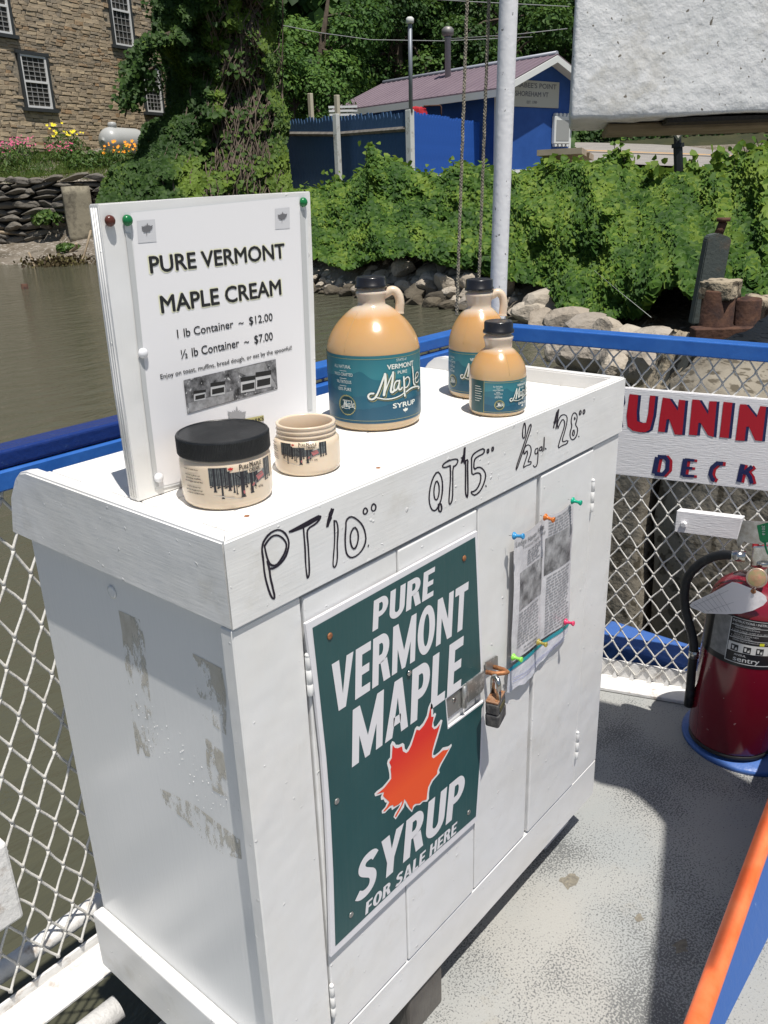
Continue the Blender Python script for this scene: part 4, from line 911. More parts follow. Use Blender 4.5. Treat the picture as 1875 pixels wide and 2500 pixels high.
# ---------------------------------------------------------------- cream jars
M_cream = mat('cream_plastic', (0.70, 0.58, 0.44), 0.3, var=(0.66, 0.54, 0.40), vs=9, sss=0.15, coat=.3)
JC, JR = (0.1385, 0.1565), 0.0555
def zj(x, y): return (430 + x / 6.9125, 1080 + y / 6.9125)
def jarpt(x, y):
    xx = min(x, 1470); u, v = cylhit(*zj(xx, y), JC, JR)
    if x > 1470:
        u2, v2 = cylhit(*zj(1470, y), JC, JR); u3, v3 = cylhit(*zj(1400, y), JC, JR)
        u = u2 + (x - 1470) * (u2 - u3) / 70; v = v2
        v += 0.0
    return u, v
U0, V0 = jarpt(535, 435)
def jar_art(parent, c, r, u_off, us, vs, size_text):
    """paints the printed wrap-around picture; measured on the large jar and rescaled"""
    base = on_cyl(c, r + 0.0002)
    def M(x, y): u, v = jarpt(x, y); return (u_off[0] + (u - U0) * us, u_off[1] + (v - V0) * vs)
    def M2(u, v): return (u_off[0] + (u - U0) * us, u_off[1] + (v - V0) * vs)
    def pf(bag, P, h, k=5): poly_fill(bag, dense([M(*p) for p in P], k), base, h)
    zt = jarpt(535, 435)[1]; zb_ = jarpt(575, 785)[1]; H = zt - zb_
    u_end = U0 + 1.75
    # woods picture: upper edge stepped for the title
    g = Bag()
    uw = lambda s: U0 + s
    def strip(s0, s1, f0, f1, h, bag): # s: radians from the left edge, f: fraction down from the top of the picture
        a = M2(uw(s0), zt - f0 * H); b = M2(uw(s1), zt - f1 * H); cyl_patch(bag, base, a[0], b[0], b[1], a[1], h, max(2, int(abs(b[0] - a[0]) * 16)))
    strip(0, .40, 0, .86, .0002, g); strip(.40, .84, .28, .90, .0002, g); strip(.84, 1.30, .43, .90, .0002, g); strip(1.30, 1.55, -.02, .85, .0002, g)
    g.build('woods_print', mat('woods_print_grey', (0.055, 0.065, 0.07), .35, var=(0.17, 0.19, 0.19), vs=240, vamt=1.0), parent)
    g = Bag(); rs = random.Random(4)
    for s, w, top, bot in ((.09, .05, 0, 1.12), (.17, .022, 0, .95), (.245, .04, 0, 1.45), (.33, .03, 0, .95), (.40, .05, .2, 1.08), (.50, .03, .28, 1.2), (.56, .02, .28, 1.3), (.66, .085, .28, 1.48), (.78, .03, .3, 1.05), (.88, .07, .43, 1.38), (.98, .045, .43, 1.1), (1.05, .03, .43, .95), (1.32, .05, 0, 1.0), (1.41, .03, 0, 1.0), (1.5, .05, 0, .95), (.02, .015, 0, .9), (.06, .012, 0, .86), (.205, .016, 0, .9), (.3, .012, 0, .88), (.375, .014, 0, .9), (.455, .016, .28, .92), (.6, .014, .28, .95), (.63, .012, .28, .9), (.755, .012, .3, .92), (.83, .014, .43, .9), (1.03, .010, .43, .9)):
        strip(s, s + w, top, bot, .0004, g); strip(s - .012, s + w + .014, bot, bot + .05, .0004, g)
    for s0, s1, f0, f1 in ((.66, .56, .62, .36), (.72, .83, .66, .38)):
        P = [M2(uw(a), zt - b * H) for a, b in ((s0, f0), (s0 + .03, f0 - .02), (s1 + .02, f1), (s1, f1))]; poly_fill(g, P, base, .00045)
    g.build('tree_trunks_print', mat('trunk_print_black', (0.018, 0.018, 0.024), .35), parent)
    g = Bag()
    def pl(P, bag, h): poly_fill(bag, dense([M2(uw(a), zt - b * H) for a, b in P], 4), base, h)
    pl([(1.0, .90), (1.08, .66), (1.26, .60), (1.28, .83), (1.0, 1.06)], g, .0005); g.build('cabin_wall_print', mat('cabin_print_grey', (0.16, 0.15, 0.15), .4), parent)
    g = Bag(); pl([(1.035, .64), (1.09, .90), (1.28, .74), (1.22, .50)], g, .0006); pl([(.92, 1.10), (.93, 1.0), (.99, .93), (.99, 1.03)], g, .0006)
    pl([(.70, 1.22), (.745, 1.20), (.74, 1.36), (.71, 1.37)], g, .0006); g.build('cabin_roof_print', mat('faded_pink_print', (0.40, 0.13, 0.13), .4), parent)
    g = Bag(); pl([(1.08, .52), (1.1, .44), (1.16, .42), (1.2, .36), (1.24, .44), (1.2, .5)], g, .0006)
    for a, b, c_, d_ in ((.05, .30, 1.30, 1.33), (.28, .50, 1.40, 1.45), (.45, .66, 1.5, 1.53)): pl([(a, c_), (b, c_ + .06), (b + .03, d_ + .1), (a + .05, d_)], g, .00055)
    g.build('steam_print', mat('pale_grey_print', (0.45, 0.41, 0.36), .4), parent)
    g = Bag(); cu, cv = M2(uw(.47), zt - .13 * H); R_ = .0036 * vs
    poly_fill(g, [(cu + x * R_ / r, cv + y * R_) for x, y in SMALL_LEAF], base, .0005); g.build('red_leaf_print', mat('red_print', (0.50, 0.02, 0.02), .4), parent)
    g = Bag()
    def tx(s, s0, s1, f0, f1, bold=.02): a = M2(uw(s0), zt - f0 * H); b = M2(uw(s1), zt - f1 * H); cyl_text(g, s, base, a[0], b[0], a[1], b[1], .0005, bold)
    tx('P', .66, .71, .20, -.06, .03); tx('URE', .72, .87, .19, .0, .02); tx('M', .90, .975, .17, -.08, .03); tx('APLE', .985, 1.22, .17, -.02, .02)
    tx('CREAM', .88, 1.15, .38, .22, .03)
    tx(size_text, .86, 1.22 if len(size_text) > 9 else 1.2, 1.27, 1.17, .01)
    for i, s in enumerate(('cream is made from', 'try it as a glaze on', 'pancakes, waffles,', 'or straight out of the', '', 'cream is thinner for', 'use on maple syrup', 'cream is made from')):
        if s: f = .10 + i * .155 + (.12 if i > 0 else 0) - (.05 if i > 4 else 0); tx(s, -.66 + .02 * (i % 3), -.24 + .03 * (i % 4), f + .07, f, .02)
    g.build('lettering', M_print, parent)
bj = thing('maple_cream_jar', (JC[0], JC[1], TZ), 'large cream coloured jar of maple cream with a black ribbed lid', 'jar')
lathe('jar_body', [(0.046, 0.0), (0.0505, 0.0008), (0.0535, 0.004), (0.0548, 0.0085), (0.0549, 0.0105), (0.0555, 0.0115), (0.0555, 0.052), (0.0548, 0.0565), (0.0525, 0.0595), (0.0525, 0.064)], M_cream, bj, n=96, c=(*JC, TZ))
V, F = [], []
NR = 180
prof = [(0.0535, .0615), (0.0558, .0618), (0.0562, .063), (0.0562, .0825), (0.0555, .0845), (0.0540, .0852), (0.0532, .0852), (0.0524, .0842)]
for j, (r, z) in enumerate(prof):
    for k in range(NR * 2):
        rr = r + (0.00045 if (k % 2 and j in (2, 3)) else 0); a = PI * k / NR
        V.append((JC[0] + rr * math.cos(a), JC[1] + rr * math.sin(a), TZ + z))
m_ = NR * 2
for j in range(len(prof) - 1):
    for k in range(m_): F.append((j * m_ + k, j * m_ + (k + 1) % m_, (j + 1) * m_ + (k + 1) % m_, (j + 1) * m_ + k))
F.append(tuple(range((len(prof) - 1) * m_, len(prof) * m_))); F.append(tuple(range(m_))[::-1])
M_lid = mat('satin_black_lid', (0.011, 0.012, 0.013), 0.38, dirt=(.03, .032, .033), dts=30, dtt=(.5, .8), bump=.0002, bs=300)
mesh('lid', V, F, M_lid, bj)
jar_art(bj, JC, JR, (U0, V0), 1.0, 1.0, '1 LB   ○   453.6g')
SJC, SJR = (0.279, 0.156), 0.0445
sj = thing('maple_cream_jar', (SJC[0], SJC[1], TZ), 'small open cream coloured jar of maple cream without its lid, beside the large jar', 'jar')
prof = [(0.036, 0.0), (0.0405, 0.0007), (0.0430, 0.0035), (0.0440, 0.007), (0.0445, 0.009), (0.0445, 0.038), (0.0438, 0.0428), (0.0412, 0.0462), (0.0385, 0.0475), (0.0382, 0.0500), (0.0402, 0.0512), (0.0402, 0.0526), (0.0384, 0.0538), (0.0384, 0.0562), (0.0402, 0.0574), (0.0402, 0.0588), (0.0388, 0.0602), (0.0395, 0.0630), (0.0402, 0.0642), (0.0400, 0.0655), (0.0385, 0.0660), (0.0362, 0.0656), (0.0355, 0.0640), (0.0355, 0.040), (0.0395, 0.034), (0.0395, 0.009), (0.034, 0.0065)]
lathe('jar_body', prof, M_cream, sj, n=96, c=(*SJC, TZ))
su, sv = cylhit(400 + 1030 / 3.607, 980 + 357 / 3.607, SJC, SJR)
jar_art(sj, SJC, SJR, (su, sv), 0.94, 0.72, 'HALF LB  ○  226.8g')

# ---------------------------------------------------------------- syrup jugs
def syrup_material(name, z0, z_fill, z_top):
    m = bpy.data.materials.new(name); m.use_nodes = True; nt = m.node_tree; b = nt.nodes['Principled BSDF']
    tc = nt.nodes.new('ShaderNodeTexCoord'); sp = nt.nodes.new('ShaderNodeSeparateXYZ'); nt.links.new(tc.outputs['Object'], sp.inputs[0])
    mr = nt.nodes.new('ShaderNodeMapRange'); mr.inputs[1].default_value = z0; mr.inputs[2].default_value = z_top; nt.links.new(sp.outputs['Z'], mr.inputs[0])
    k = (z_fill - z0) / (z_top - z0)
    n = nd(nt, 'ShaderNodeTexNoise', Scale=22.0, Detail=3.0); nt.links.new(tc.outputs['Object'], n.inputs['Vector'])
    ma = nt.nodes.new('ShaderNodeMath'); ma.operation = 'MULTIPLY_ADD'; ma.inputs[1].default_value = 0.05; nt.links.new(n.outputs[0], ma.inputs[0]); nt.links.new(mr.outputs[0], ma.inputs[2])
    f = ramp(nt, ma.outputs[0], ((0.0, (0.58, 0.44, 0.28)), (0.06, (0.57, 0.42, 0.255)), (0.40, (0.54, 0.395, 0.235)), (k - .02, (0.56, 0.30, 0.10)), (k + .045, (0.62, 0.50, 0.38)), (1.0, (0.64, 0.54, 0.44))))
    nt.links.new(f, b.inputs['Base Color']); b.inputs['Roughness'].default_value = 0.21; b.inputs['Specular IOR Level'].default_value = .55
    b.inputs['Subsurface Weight'].default_value = 0.25; b.inputs['Subsurface Radius'].default_value = (0.02, 0.009, 0.003); b.inputs['Subsurface Scale'].default_value = 0.4
    b.inputs['Coat Weight'].default_value = .2; b.inputs['Coat Roughness'].default_value = .2
    bp = nd(nt, 'ShaderNodeBump', Distance=0.0006); n3 = nd(nt, 'ShaderNodeTexNoise', Scale=35.0, Detail=2.0); nt.links.new(tc.outputs['Object'], n3.inputs['Vector']); nt.links.new(n3.outputs[0], bp.inputs['Height']); nt.links.new(bp.outputs[0], b.inputs['Normal'])
    return m
M_lab = bpy.data.materials.new('teal_label_print'); M_lab.use_nodes = True; nt = M_lab.node_tree; b = nt.nodes['Principled BSDF']
at_ = nt.nodes.new('ShaderNodeAttribute'); at_.attribute_name = 'shade'; nt.links.new(at_.outputs['Color'], b.inputs['Base Color']); b.inputs['Roughness'].default_value = .32
def label_mesh(name, rows, parent):
    """rows: list of (list of 3D points, colour); joined row to row"""
    V = []; F = []; Cc = []; n = len(rows[0][0])
    for P, c in rows: V += P; Cc += [(*c, 1)] * n
    for j in range(len(rows) - 1):
        for i in range(n - 1): F.append((j * n + i, j * n + i + 1, (j + 1) * n + i + 1, (j + 1) * n + i))
    o = mesh(name, V, F, M_lab, parent, True); a = o.data.color_attributes.new('shade', 'FLOAT_COLOR', 'POINT')
    a.data.foreach_set('color', np.array(Cc, dtype=np.float32).ravel()); return o
BJ, BR_ = (0.518, 0.2395), 0.0738
def zu(x, y): return (790 + x / 4.915, 620 + y / 4.915)
def jugpt(x, y): return cylhit(*zu(x, y), BJ, BR_)
UM = jugpt(980, 1500)[0]                        # direction the word Maple faces on the big jug
LZ1 = jugpt(590, 1228)[1]; LZ0 = jugpt(590, 2040)[1]
M_white_ink = mat('cream_white_ink', (0.74, 0.76, 0.70), .35); M_gold = mat('gold_ink', (0.36, 0.34, 0.14), .35); M_shadow_ink = mat('dark_teal_ink', (0.02, 0.06, 0.07), .35)
_jl = 'maple syrup jugs in the tray'
def jug(c, r, zs_, zn, zcap, ztop, cap_r, handle_az, hk, uM, lz0, lz1, k, label, loc_fill):
    """k: angular scale of the wrap-around label relative to the big jug; uM: direction of the word Maple"""
    g = thing('syrup_jug', (c[0], c[1], TZ), label, 'syrup jug', _jl)
    rn = cap_r * .92; prof = [(r * .80, 0), (r * .92, .0012), (r * .975, .005), (r * .995, .010), (r, .014), (r, zs_)]
    for t in np.linspace(0.08, 1, 16): prof.append((rn + (r - rn) * (1 - t ** 2) ** .9, zs_ + (zn - zs_) * t))
    zf = zcap - .008
    prof += [(rn * .99, zn + (zf - zn) * .25), (rn * 1.03, zn + (zf - zn) * .6), (rn * 1.12, zf - .001), (rn * 1.14, zf + .0015), (rn * 1.05, zf + .004), (rn * .95, zf + .005), (rn * .95, zcap + .003)]
    ms_ = syrup_material('translucent_jug_plastic', TZ, TZ + loc_fill, TZ + zcap)
    lathe('bottle', prof, ms_, g, n=80, c=(*c, TZ))
    a = math.radians(handle_az); dv = Vector((math.cos(a), math.sin(a), 0)); C0 = Vector((c[0], c[1], TZ))
    H = zcap - zn
    pth = [(rn * .6, zf - .006), (rn * 1.15, zf - .001), (rn * 1.45 * hk, zf + .003), (rn * 1.8 * hk, zf + .001), (rn * 2.02 * hk, zf - .007), (rn * 2.08 * hk, zf - .018), (rn * 2.05 * hk, zn - .004), (rn * 2.0 * hk, zn - .016)]
    pth = smooth_pts([np.array([p[0], p[1]]) for p in pth], False, 2)
    hc = [C0 + dv * p[0] + Vector((0, 0, p[1])) for p in pth]; hr = cap_r * .30
    tube('handle', hc, [hr * 1.15] * 2 + [hr] * (len(hc) - 4) + [hr * 1.1] * 2, mat('beige_handle_plastic', (0.72, 0.58, 0.44), .3, sss=.15, coat=.3), g, n=16)
    cp = [(cap_r * 1.02, zcap), (cap_r * 1.08, zcap + .0005), (cap_r * 1.08, zcap + .0045), (cap_r * 1.0, zcap + .0055), (cap_r * 1.0, ztop - .0022), (cap_r * .95, ztop - .0004), (cap_r * .88, ztop), (cap_r * .80, ztop - .0006)]
    cpo = lathe('cap', cp, mat('glossy_black_cap', (0.012, 0.012, 0.014), .28, coat=.2), g, n=64, c=(*c, TZ))
    tube('seam', [C0 + Vector((math.cos(handle_az * PI / 180 + PI + .9) * (q[0] + .0002), math.sin(handle_az * PI / 180 + PI + .9) * (q[0] + .0002), q[1])) for q in prof[7:20]], .00028, mat('seam_amber', (0.45, 0.29, 0.13), .4), g, n=5)
    # ---- label
    fn = on_cyl(c, r + .0003); lab_lo, lab_hi = lz0, lz1
    uL = uM - 2.08 * k; uR = uM + 0.95 * k
    def mp(x, y):
        u, v = jugpt(x, y); return (uM + (u - UM) * k, lab_lo + (v - LZ0) / (LZ1 - LZ0) * (lab_hi - lab_lo))
    sv_ = (lab_hi - lab_lo) / (LZ1 - LZ0)
    n = 40; us = [uL + (uR - uL) * i / n for i in range(n + 1)]
    z = lambda f: lab_lo + (lab_hi - lab_lo) * f
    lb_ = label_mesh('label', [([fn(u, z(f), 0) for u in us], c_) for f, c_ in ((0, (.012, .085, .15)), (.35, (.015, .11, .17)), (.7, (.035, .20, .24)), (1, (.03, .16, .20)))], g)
    rs = random.Random(8); base_u = np.linspace(uL, uR, 90)
    def ridge(f_fn, h, c_):
        label_mesh('mountain_print', [([fn(u, z(.02), h) for u in base_u], c_), ([fn(u, z(f_fn((u - uL) / (uR - uL))), h) for u in base_u], c_)], g)
    ridge(lambda s: .68 + .10 * math.exp(-((s - .36) / .055) ** 2) + .04 * math.exp(-((s - .24) / .06) ** 2) - .05 * abs(s - .4) + .03 * math.sin(s * 9), .0002, (.018, .13, .18))
    ridge(lambda s: .44 + .05 * math.sin(s * 11 + 1) + .06 * math.exp(-((s - .5) / .1) ** 2) + (.02 * rs.random() if s > .3 else .005 * rs.random()) + (.13 * max(0, .25 - s)), .0003, (.014, .105, .165))
    ridge(lambda s: .26 + .05 * math.sin(s * 7 + 2.6) + .02 * rs.random(), .0004, (.010, .078, .135))
    g2 = Bag()
    for f in (.955, .045): cyl_patch(g2, fn, uL, uR, z(f) - .0003, z(f) + .0003, .0006, 40)
    cyl_patch(g2, fn, uL - .012, uL + .006, z(0), z(1), .0006, 1)
    g2.build('gold_line', M_gold, g)
    uN = uL - 0.9 * k
    label_mesh('side_label', [([fn(uN + (uL - .0125 - uN) * i / 14, z(f), 0) for i in range(15)], c_) for f, c_ in ((0, (.014, .075, .085)), (1, (.018, .07, .075)))], g)
    tw = Bag()
    for i, w in enumerate((.34, .40, .44, .36, .42, .40, .30)): cyl_patch(tw, fn, uL - .55 * k, uL - .55 * k + w * k, z(.80 - .075 * i), z(.80 - .075 * i) + .0009, .0005, 6)
    def T(s, P0, P1, yb, yt, xr, bold, h=.0007, bag=tw):
        a = mp(*P0); b = mp(*P1); z0 = mp(xr, yb)[1]; z1 = mp(xr, yt)[1]; cyl_text(bag, s, fn, a[0], b[0], z0, z1, h, bold)
    T('STATE of', (872, 1285), (990, 1265), 1287, 1258, 880, .0)
    T('VERMONT', (762, 1350), (1070, 1300), 1385, 1330, 780, .045)
    T('PURE', (888, 1440), (998, 1400), 1440, 1402, 892, .01)
    T('SYRUP', (832, 1830), (1088, 1760), 1850, 1795, 845, .05)
    for s, a, b, yb, yt in (('ALL NATURAL', 138, 328, 1368, 1330), ('WILD-CRAFTED', 140, 350, 1460, 1424), ('NUTRITIOUS', 168, 335, 1548, 1512), ('100% PURE', 182, 334, 1634, 1598)):
        T(s, (a, yb), (b, yb), yb, yt, 235, .0)
    for y in (1395, 1485, 1572):
        a, b = mp(195, y), mp(275, y); cyl_patch(g2 if False else tw, fn, a[0], b[0], a[1] - .0003, a[1] + .0003, .0006, 4)
    su_, sv2 = mp(980, 1878); R_ = .0055 * sv_
    poly_fill(tw, [(su_ + x * R_ / r, sv2 + y * R_) for x, y in SMALL_LEAF], fn, .0008)
    # script word Maple
    S = [([(600, 1672), (560, 1672), (533, 1700), (548, 1738), (590, 1745), (630, 1712), (670, 1620), (712, 1500), (735, 1440)], 22), ([(735, 1440), (742, 1520), (735, 1600), (722, 1690)], 30),
         ([(722, 1690), (760, 1580), (800, 1480), (830, 1418)], 15), ([(830, 1418), (826, 1500), (810, 1590), (800, 1650), (822, 1660), (850, 1630)], 26),
         ([(900, 1520), (865, 1520), (840, 1570), (838, 1630), (862, 1640), (890, 1590), (905, 1520)], 18), ([(905, 1515), (895, 1580), (895, 1622), (915, 1628), (935, 1600)], 20),
         ([(955, 1475), (960, 1560), (962, 1640), (968, 1700)], 24), ([(968, 1500), (1000, 1468), (1022, 1490), (1020, 1550), (990, 1600), (970, 1600)], 16),
         ([(1055, 1350), (1062, 1420), (1066, 1500), (1070, 1560), (1086, 1568)], 22),
         ([(1086, 1500), (1115, 1470), (1128, 1430), (1112, 1412), (1094, 1440), (1088, 1510), (1100, 1548), (1122, 1530), (1134, 1500)], 14),
         ([(640, 1722), (740, 1742), (840, 1730), (930, 1690), (960, 1660)], [8, 16, 20, 16, 8] and 14), ([(985, 1650), (1030, 1612), (1080, 1590), (1120, 1586), (1140, 1600), (1122, 1614)], 20)]
    sh = Bag(); go = Bag()
    for P, w in S:
        Q = smooth_pts([mp(*p) for p in P], False, 1); ww = w / 4.915 * .00063 / 1.0
        met = [np.array([u * r, v]) for u, v in Q]; f2 = lambda a, b_, h: fn(a / r, b_, h)
        ribbon(go, [q + np.array([.0016, -.0022]) * sv_ for q in met], ww * sv_ * 1.5, lambda a, b_, h: f2(a, b_, h + .0007))
        ribbon(sh, [q + np.array([.0008, -.0012]) * sv_ for q in met], ww * sv_ * 1.35, lambda a, b_, h: f2(a, b_, h + .0011))
        ribbon(tw, met, ww * sv_, lambda a, b_, h: f2(a, b_, h + .0015))
    # seal
    cu, cv = mp(283, 1812); R0 = .0155 * sv_
    P = [(cu + (R0 * (1.0 if i % 2 else 1.06)) / r * math.cos(2 * PI * i / 64) * 1.0, cv + R0 * (1.0 if i % 2 else 1.06) * math.sin(2 * PI * i / 64)) for i in range(64)]
    poly_fill(go, P, fn, .0007)
    poly_fill(sh, [(cu + R0 * .82 / r * math.cos(a), cv + R0 * .82 * math.sin(a)) for a in np.linspace(0, 2 * PI, 40)[:-1]], fn, .0010)
    for P, w in S:
        Q = smooth_pts([mp(*p) for p in P], False, 1); cM = mp(840, 1590)
        ribbon(tw, [np.array([(cu + (u - cM[0]) * .25) * r, cv + (v - cM[1]) * .30]) for u, v in Q], w / 4.915 * .00023 * sv_, lambda a, b_, h: fn(a / r, b_, h + .0014))
    cyl_text(tw, 'VERMONT', fn, cu - .0075 * sv_ / r, cu + .0075 * sv_ / r, cv + .0062 * sv_, cv + .0084 * sv_, .0014, .03)
    go.build('gold_print', M_gold, g); sh.build('shadow_print', M_shadow_ink, g); tw.build('lettering', M_white_ink, g)
    return g
jug(BJ, 0.0735, .113, .186, .2106, .2272, .0232, -47, 1.0, UM, LZ0, LZ1, 1.0, 'biggest amber maple syrup jug with a teal label, standing nearest the notice board', .1785)
u3 = cylhit(1130 + 1270 / 8.85, 780 + 1560 / 8.85, (0.677, 0.109), 0.0467)[0]
jug((0.677, 0.109), 0.0465, .062, .106, .1296, .1485, .0232, 5, .78, u3 + .05, TZ + .0075, TZ + .0600, .72, 'small amber maple syrup jug with a teal label at the front rim, the shortest jug', .104)
u2 = cylhit(1055, 900, (0.766, 0.207), 0.0535)[0]
u2a = cylhit(740 + 1005 / 2.765, 620 + 700 / 2.765, (0.766, 0.207), 0.0535)[0]
jug((0.766, 0.207), 0.0530, .088, .153, .1822, .2010, .0232, -47, .98, u2a + 1.40 * .80, TZ + .0105, TZ + .0835, .80, 'middle sized maple syrup jug partly hidden behind the smallest jug', .147)

# ================================================================ fire extinguisher
EC = (1.408, -0.128); ER = 0.100
ex_ = thing('fire_extinguisher', (EC[0], EC[1], 0.02), 'large red fire extinguisher with black hose standing by the mesh at the right', 'fire extinguisher')
LN = Matrix.Translation((EC[0], EC[1], 0.02)) @ Matrix.Rotation(math.radians(2.2), 4, Vector((0.77, 0.64, 0))) @ Matrix.Translation((-EC[0], -EC[1], -0.02))
def lean(p): return tuple(LN @ Vector(p))
M_exred = mat('deep_red_cylinder_paint', (0.175, 0.006, 0.016), 0.18, coat=.5, speck=(0.5, 0.3, 0.3), sps=90, spt=(.74, .75), bump=.0003, bs=30)
prof = [(0.088, 0.0), (0.094, 0.004), (0.0955, 0.012), (0.100, 0.022), (0.100, 0.365), (0.098, .385), (.092, .402), (.080, .420), (.062, .434), (.042, .443), (.026, .447), (.024, .455)]
lathe('cylinder', prof, M_exred, ex_, n=72, c=(*EC, 0.02), M=LN)
lathe('boot', [(0.0965, 0), (0.0975, .001), (.0975, .010), (.096, .011)], M_rubber, ex_, n=64, c=(*EC, 0.02), M=LN)
efn0 = on_cyl(EC, ER)
efn = lambda u, v, h=0.0: lean(efn0(u, v, h))
def ze(x, y): return cylhit(1300 + x / 2.885, 1250 + y / 2.885, EC, ER + .002)
uA = ze(1225, 900)[0]; uB = ze(1345, 900)[0]
zt_, zb2 = .345, .190
zt_ = ze(1340, 735)[1]; zb2 = ze(1340, 1045)[1]
gg = Bag(); cyl_patch(gg, efn, uA - .5, uA + 2.6, zb2 - .010, zt_ + .004, .0006, 60); gg.build('label_band', mat('black_label_band', (0.015, 0.015, 0.017), .3), ex_)
gg = Bag(); cyl_patch(gg, efn, uA - .02, uB - .03, zb2 + .006, zt_, .0011, 12); gg.build('grey_sticker', mat('grey_worn_sticker', (0.17, 0.17, 0.17), .45, var=(0.28, 0.28, 0.27), vs=60), ex_)
gg = Bag()
for f in (0.0, .16, .31, .455): cyl_patch(gg, efn, uB, uB + 1.5, zt_ - f * (zt_ - zb2), zt_ - f * (zt_ - zb2) + .0012, .0012, 30)
cyl_patch(gg, efn, uB - .03, uB + 1.5, zb2 - .002, zb2, .0012, 30); cyl_patch(gg, efn, uB - .03, uB - .012, zb2, zt_, .0012, 1)
HH = zt_ - zb2
def et(s, a, b, f0, f1, bold=.0, bag=gg, h=.0013): cyl_text(bag, s, efn, uB + a, uB + b, zt_ - f1 * HH, zt_ - f0 * HH, h, bold)
et('INSTRUCTIONS / INSTRUCCIONES', .02, 1.05, .035, .085, .02)
et('1. PULL PIN. HOLD UPRIGHT.', .04, .62, .115, .145); et('TIRE DE LA CLAVIJA.', .09, .50, .15, .18); et('MANTENER VERTICALMENTE.', .09, .62, .19, .22)
et('2. START BACK 10 FEET (3 m). AIM AT', .03, .86, .255, .285); et('BASE OF FIRE.', .08, .36, .29, .32); et('APUNTE A LA BASE DEL FUEGO.', .09, .62, .34, .37)
et('3. SQUEEZE LEVER.', .03, .45, .385, .415); et('SWEEP SIDE TO SIDE.', .07, .50, .42, .45); et('OPRIMIR ABAJO LA PALANCA. DE LADO A LADO.', .08, .90, .475, .505)
et('ANSUL', .16, .42, .80, .84, .03); et('sentry', .16, .72, .855, .965, .02)
gg.build('lettering', mat('label_white_print', (0.55, 0.56, 0.56), .4), ex_)
gg = Bag(); cyl_patch(gg, efn, uB, uB + 1.5, zt_ - .76 * HH, zt_ - .55 * HH, .0012, 30); gg.build('picture_strip', mat('off_white_strip', (0.62, 0.62, 0.60), .4), ex_)
gg = Bag()
for i in range(4): cyl_patch(gg, efn, uB + .07 + .27 * i, uB + .23 + .27 * i, zt_ - .745 * HH, zt_ - .60 * HH, .0016, 5)
gg.build('picture_box', M_print, ex_)
gg = Bag()
for i in range(4):
    o_ = uB + .07 + .27 * i; q = lambda a, f: (o_ + a, zt_ - f * HH)
    poly_fill(gg, [q(.02, .63), q(.07, .63), q(.065, .71), q(.03, .71)], efn, .0019); poly_fill(gg, [q(.09, .72), q(.10, .66), q(.115, .69), q(.125, .64), q(.14, .72)], efn, .0019)
gg.build('picture_symbols', mat('white_symbols', (0.62, 0.62, 0.60), .4), ex_)
gg = Bag(); cyl_patch(gg, efn, uB + .66, uB + .76, zt_ - .535 * HH, zt_ - .47 * HH, .0016, 5); gg.build('yellow_mark', mat('yellow_print', (0.6, 0.6, 0.03), .4), ex_)
# valve, gauge, levers
TOPC = LN @ Vector((EC[0], EC[1], 0.475))
tov = (Vector(CAM) - TOPC); tov.z = 0; tov.normalize(); rgtv = Vector((0.766, -0.643, 0)).cross(Vector((0, 0, 1))); rgtv = Vector((0.643, -0.766, 0))
lathe('valve_neck', [(0.024, 0), (0.025, .004), (.019, .010), (.019, .03), (.022, .034), (.022, .045)], M_chrome, ex_, n=24, c=(TOPC.x, TOPC.y, TOPC.z - .01))
R3 = Matrix(((rgtv.x, tov.x * -1, 0), (rgtv.y, tov.y * -1, 0), (0, 0, 1))).to_4x4()
Mv = Matrix.Translation(TOPC) @ R3
box('valve_block', (-.024, -.016, .022), (.03, .016, .075), M_chrome, ex_, bev=.004, seg=2, M=Mv)
box('carry_lever', (-.020, -.014, .066), (.11, .014, .098), mat('red_lever_enamel', (0.42, 0.012, 0.025), .35), ex_, bev=.004, seg=2, M=Mv @ Matrix.Rotation(math.radians(-4), 4, 'Y'))
lathe('lever_rivet', [(.006, 0), (.005, .003)], M_chrome, ex_, n=14, M=Mv @ Matrix.Translation((-.006, -.0145, .082)) @ Matrix.Rotation(PI / 2, 4, 'X'))
gM = Matrix.Translation(Vector(onx(1640 + 1350 / 6.506, 1260 + 985 / 6.506, EC[0] - .055))); gd = (Vector(CAM) - gM.translation).normalized(); gM = gM @ gd.to_track_quat('Z', 'Y').to_matrix().to_4x4()
lathe('gauge', [(.019, -.018), (.0225, -.016), (.0232, 0), (.0215, .002), (.0195, .0015)], mat('worn_brass_gauge', (0.35, 0.25, 0.17), .35, metal=.6, var=(.5, .42, .35), vs=60), ex_, n=32, M=gM)
lathe('gauge_face', [(.0192, .0016), (.0185, .0019), (.007, .0020), (.005, .003)], mat('faded_gauge_face', (0.36, 0.19, 0.12), .3, var=(.2, .22, .1), vs=90), ex_, n=32, M=gM)
hp = [(955, 622), (850, 612), (720, 626), (590, 672), (450, 750), (330, 860), (250, 980), (210, 1110), (196, 1280), (210, 1460), (255, 1640), (310, 1830), (345, 2000), (352, 2160)]
HP = [onx(1640 + x / 6.506, 1260 + y / 6.506, 1.345 + .0 * i) for i, (x, y) in enumerate(hp)]
HP += [HP[-1] + np.array([.004, .002, -.05]), HP[-1] + np.array([.010, .002, -.11])]
tube('hose', smooth_pts(HP, False, 2), 0.0108, M_rubber, ex_, n=16)
a = onx(1640 + 950 / 6.506, 1260 + 622 / 6.506, 1.345); b2 = onx(1640 + 1170 / 6.506, 1260 + 645 / 6.506, 1.352)
tube('hose_fitting', [a, b2], 0.0125, M_chrome, ex_, n=18)
a = HP[13] + np.array([0, 0, .006]); tube('hose_clip', [a, a + np.array([.001, 0, -.02])], 0.0122, M_chrome, ex_, n=18)
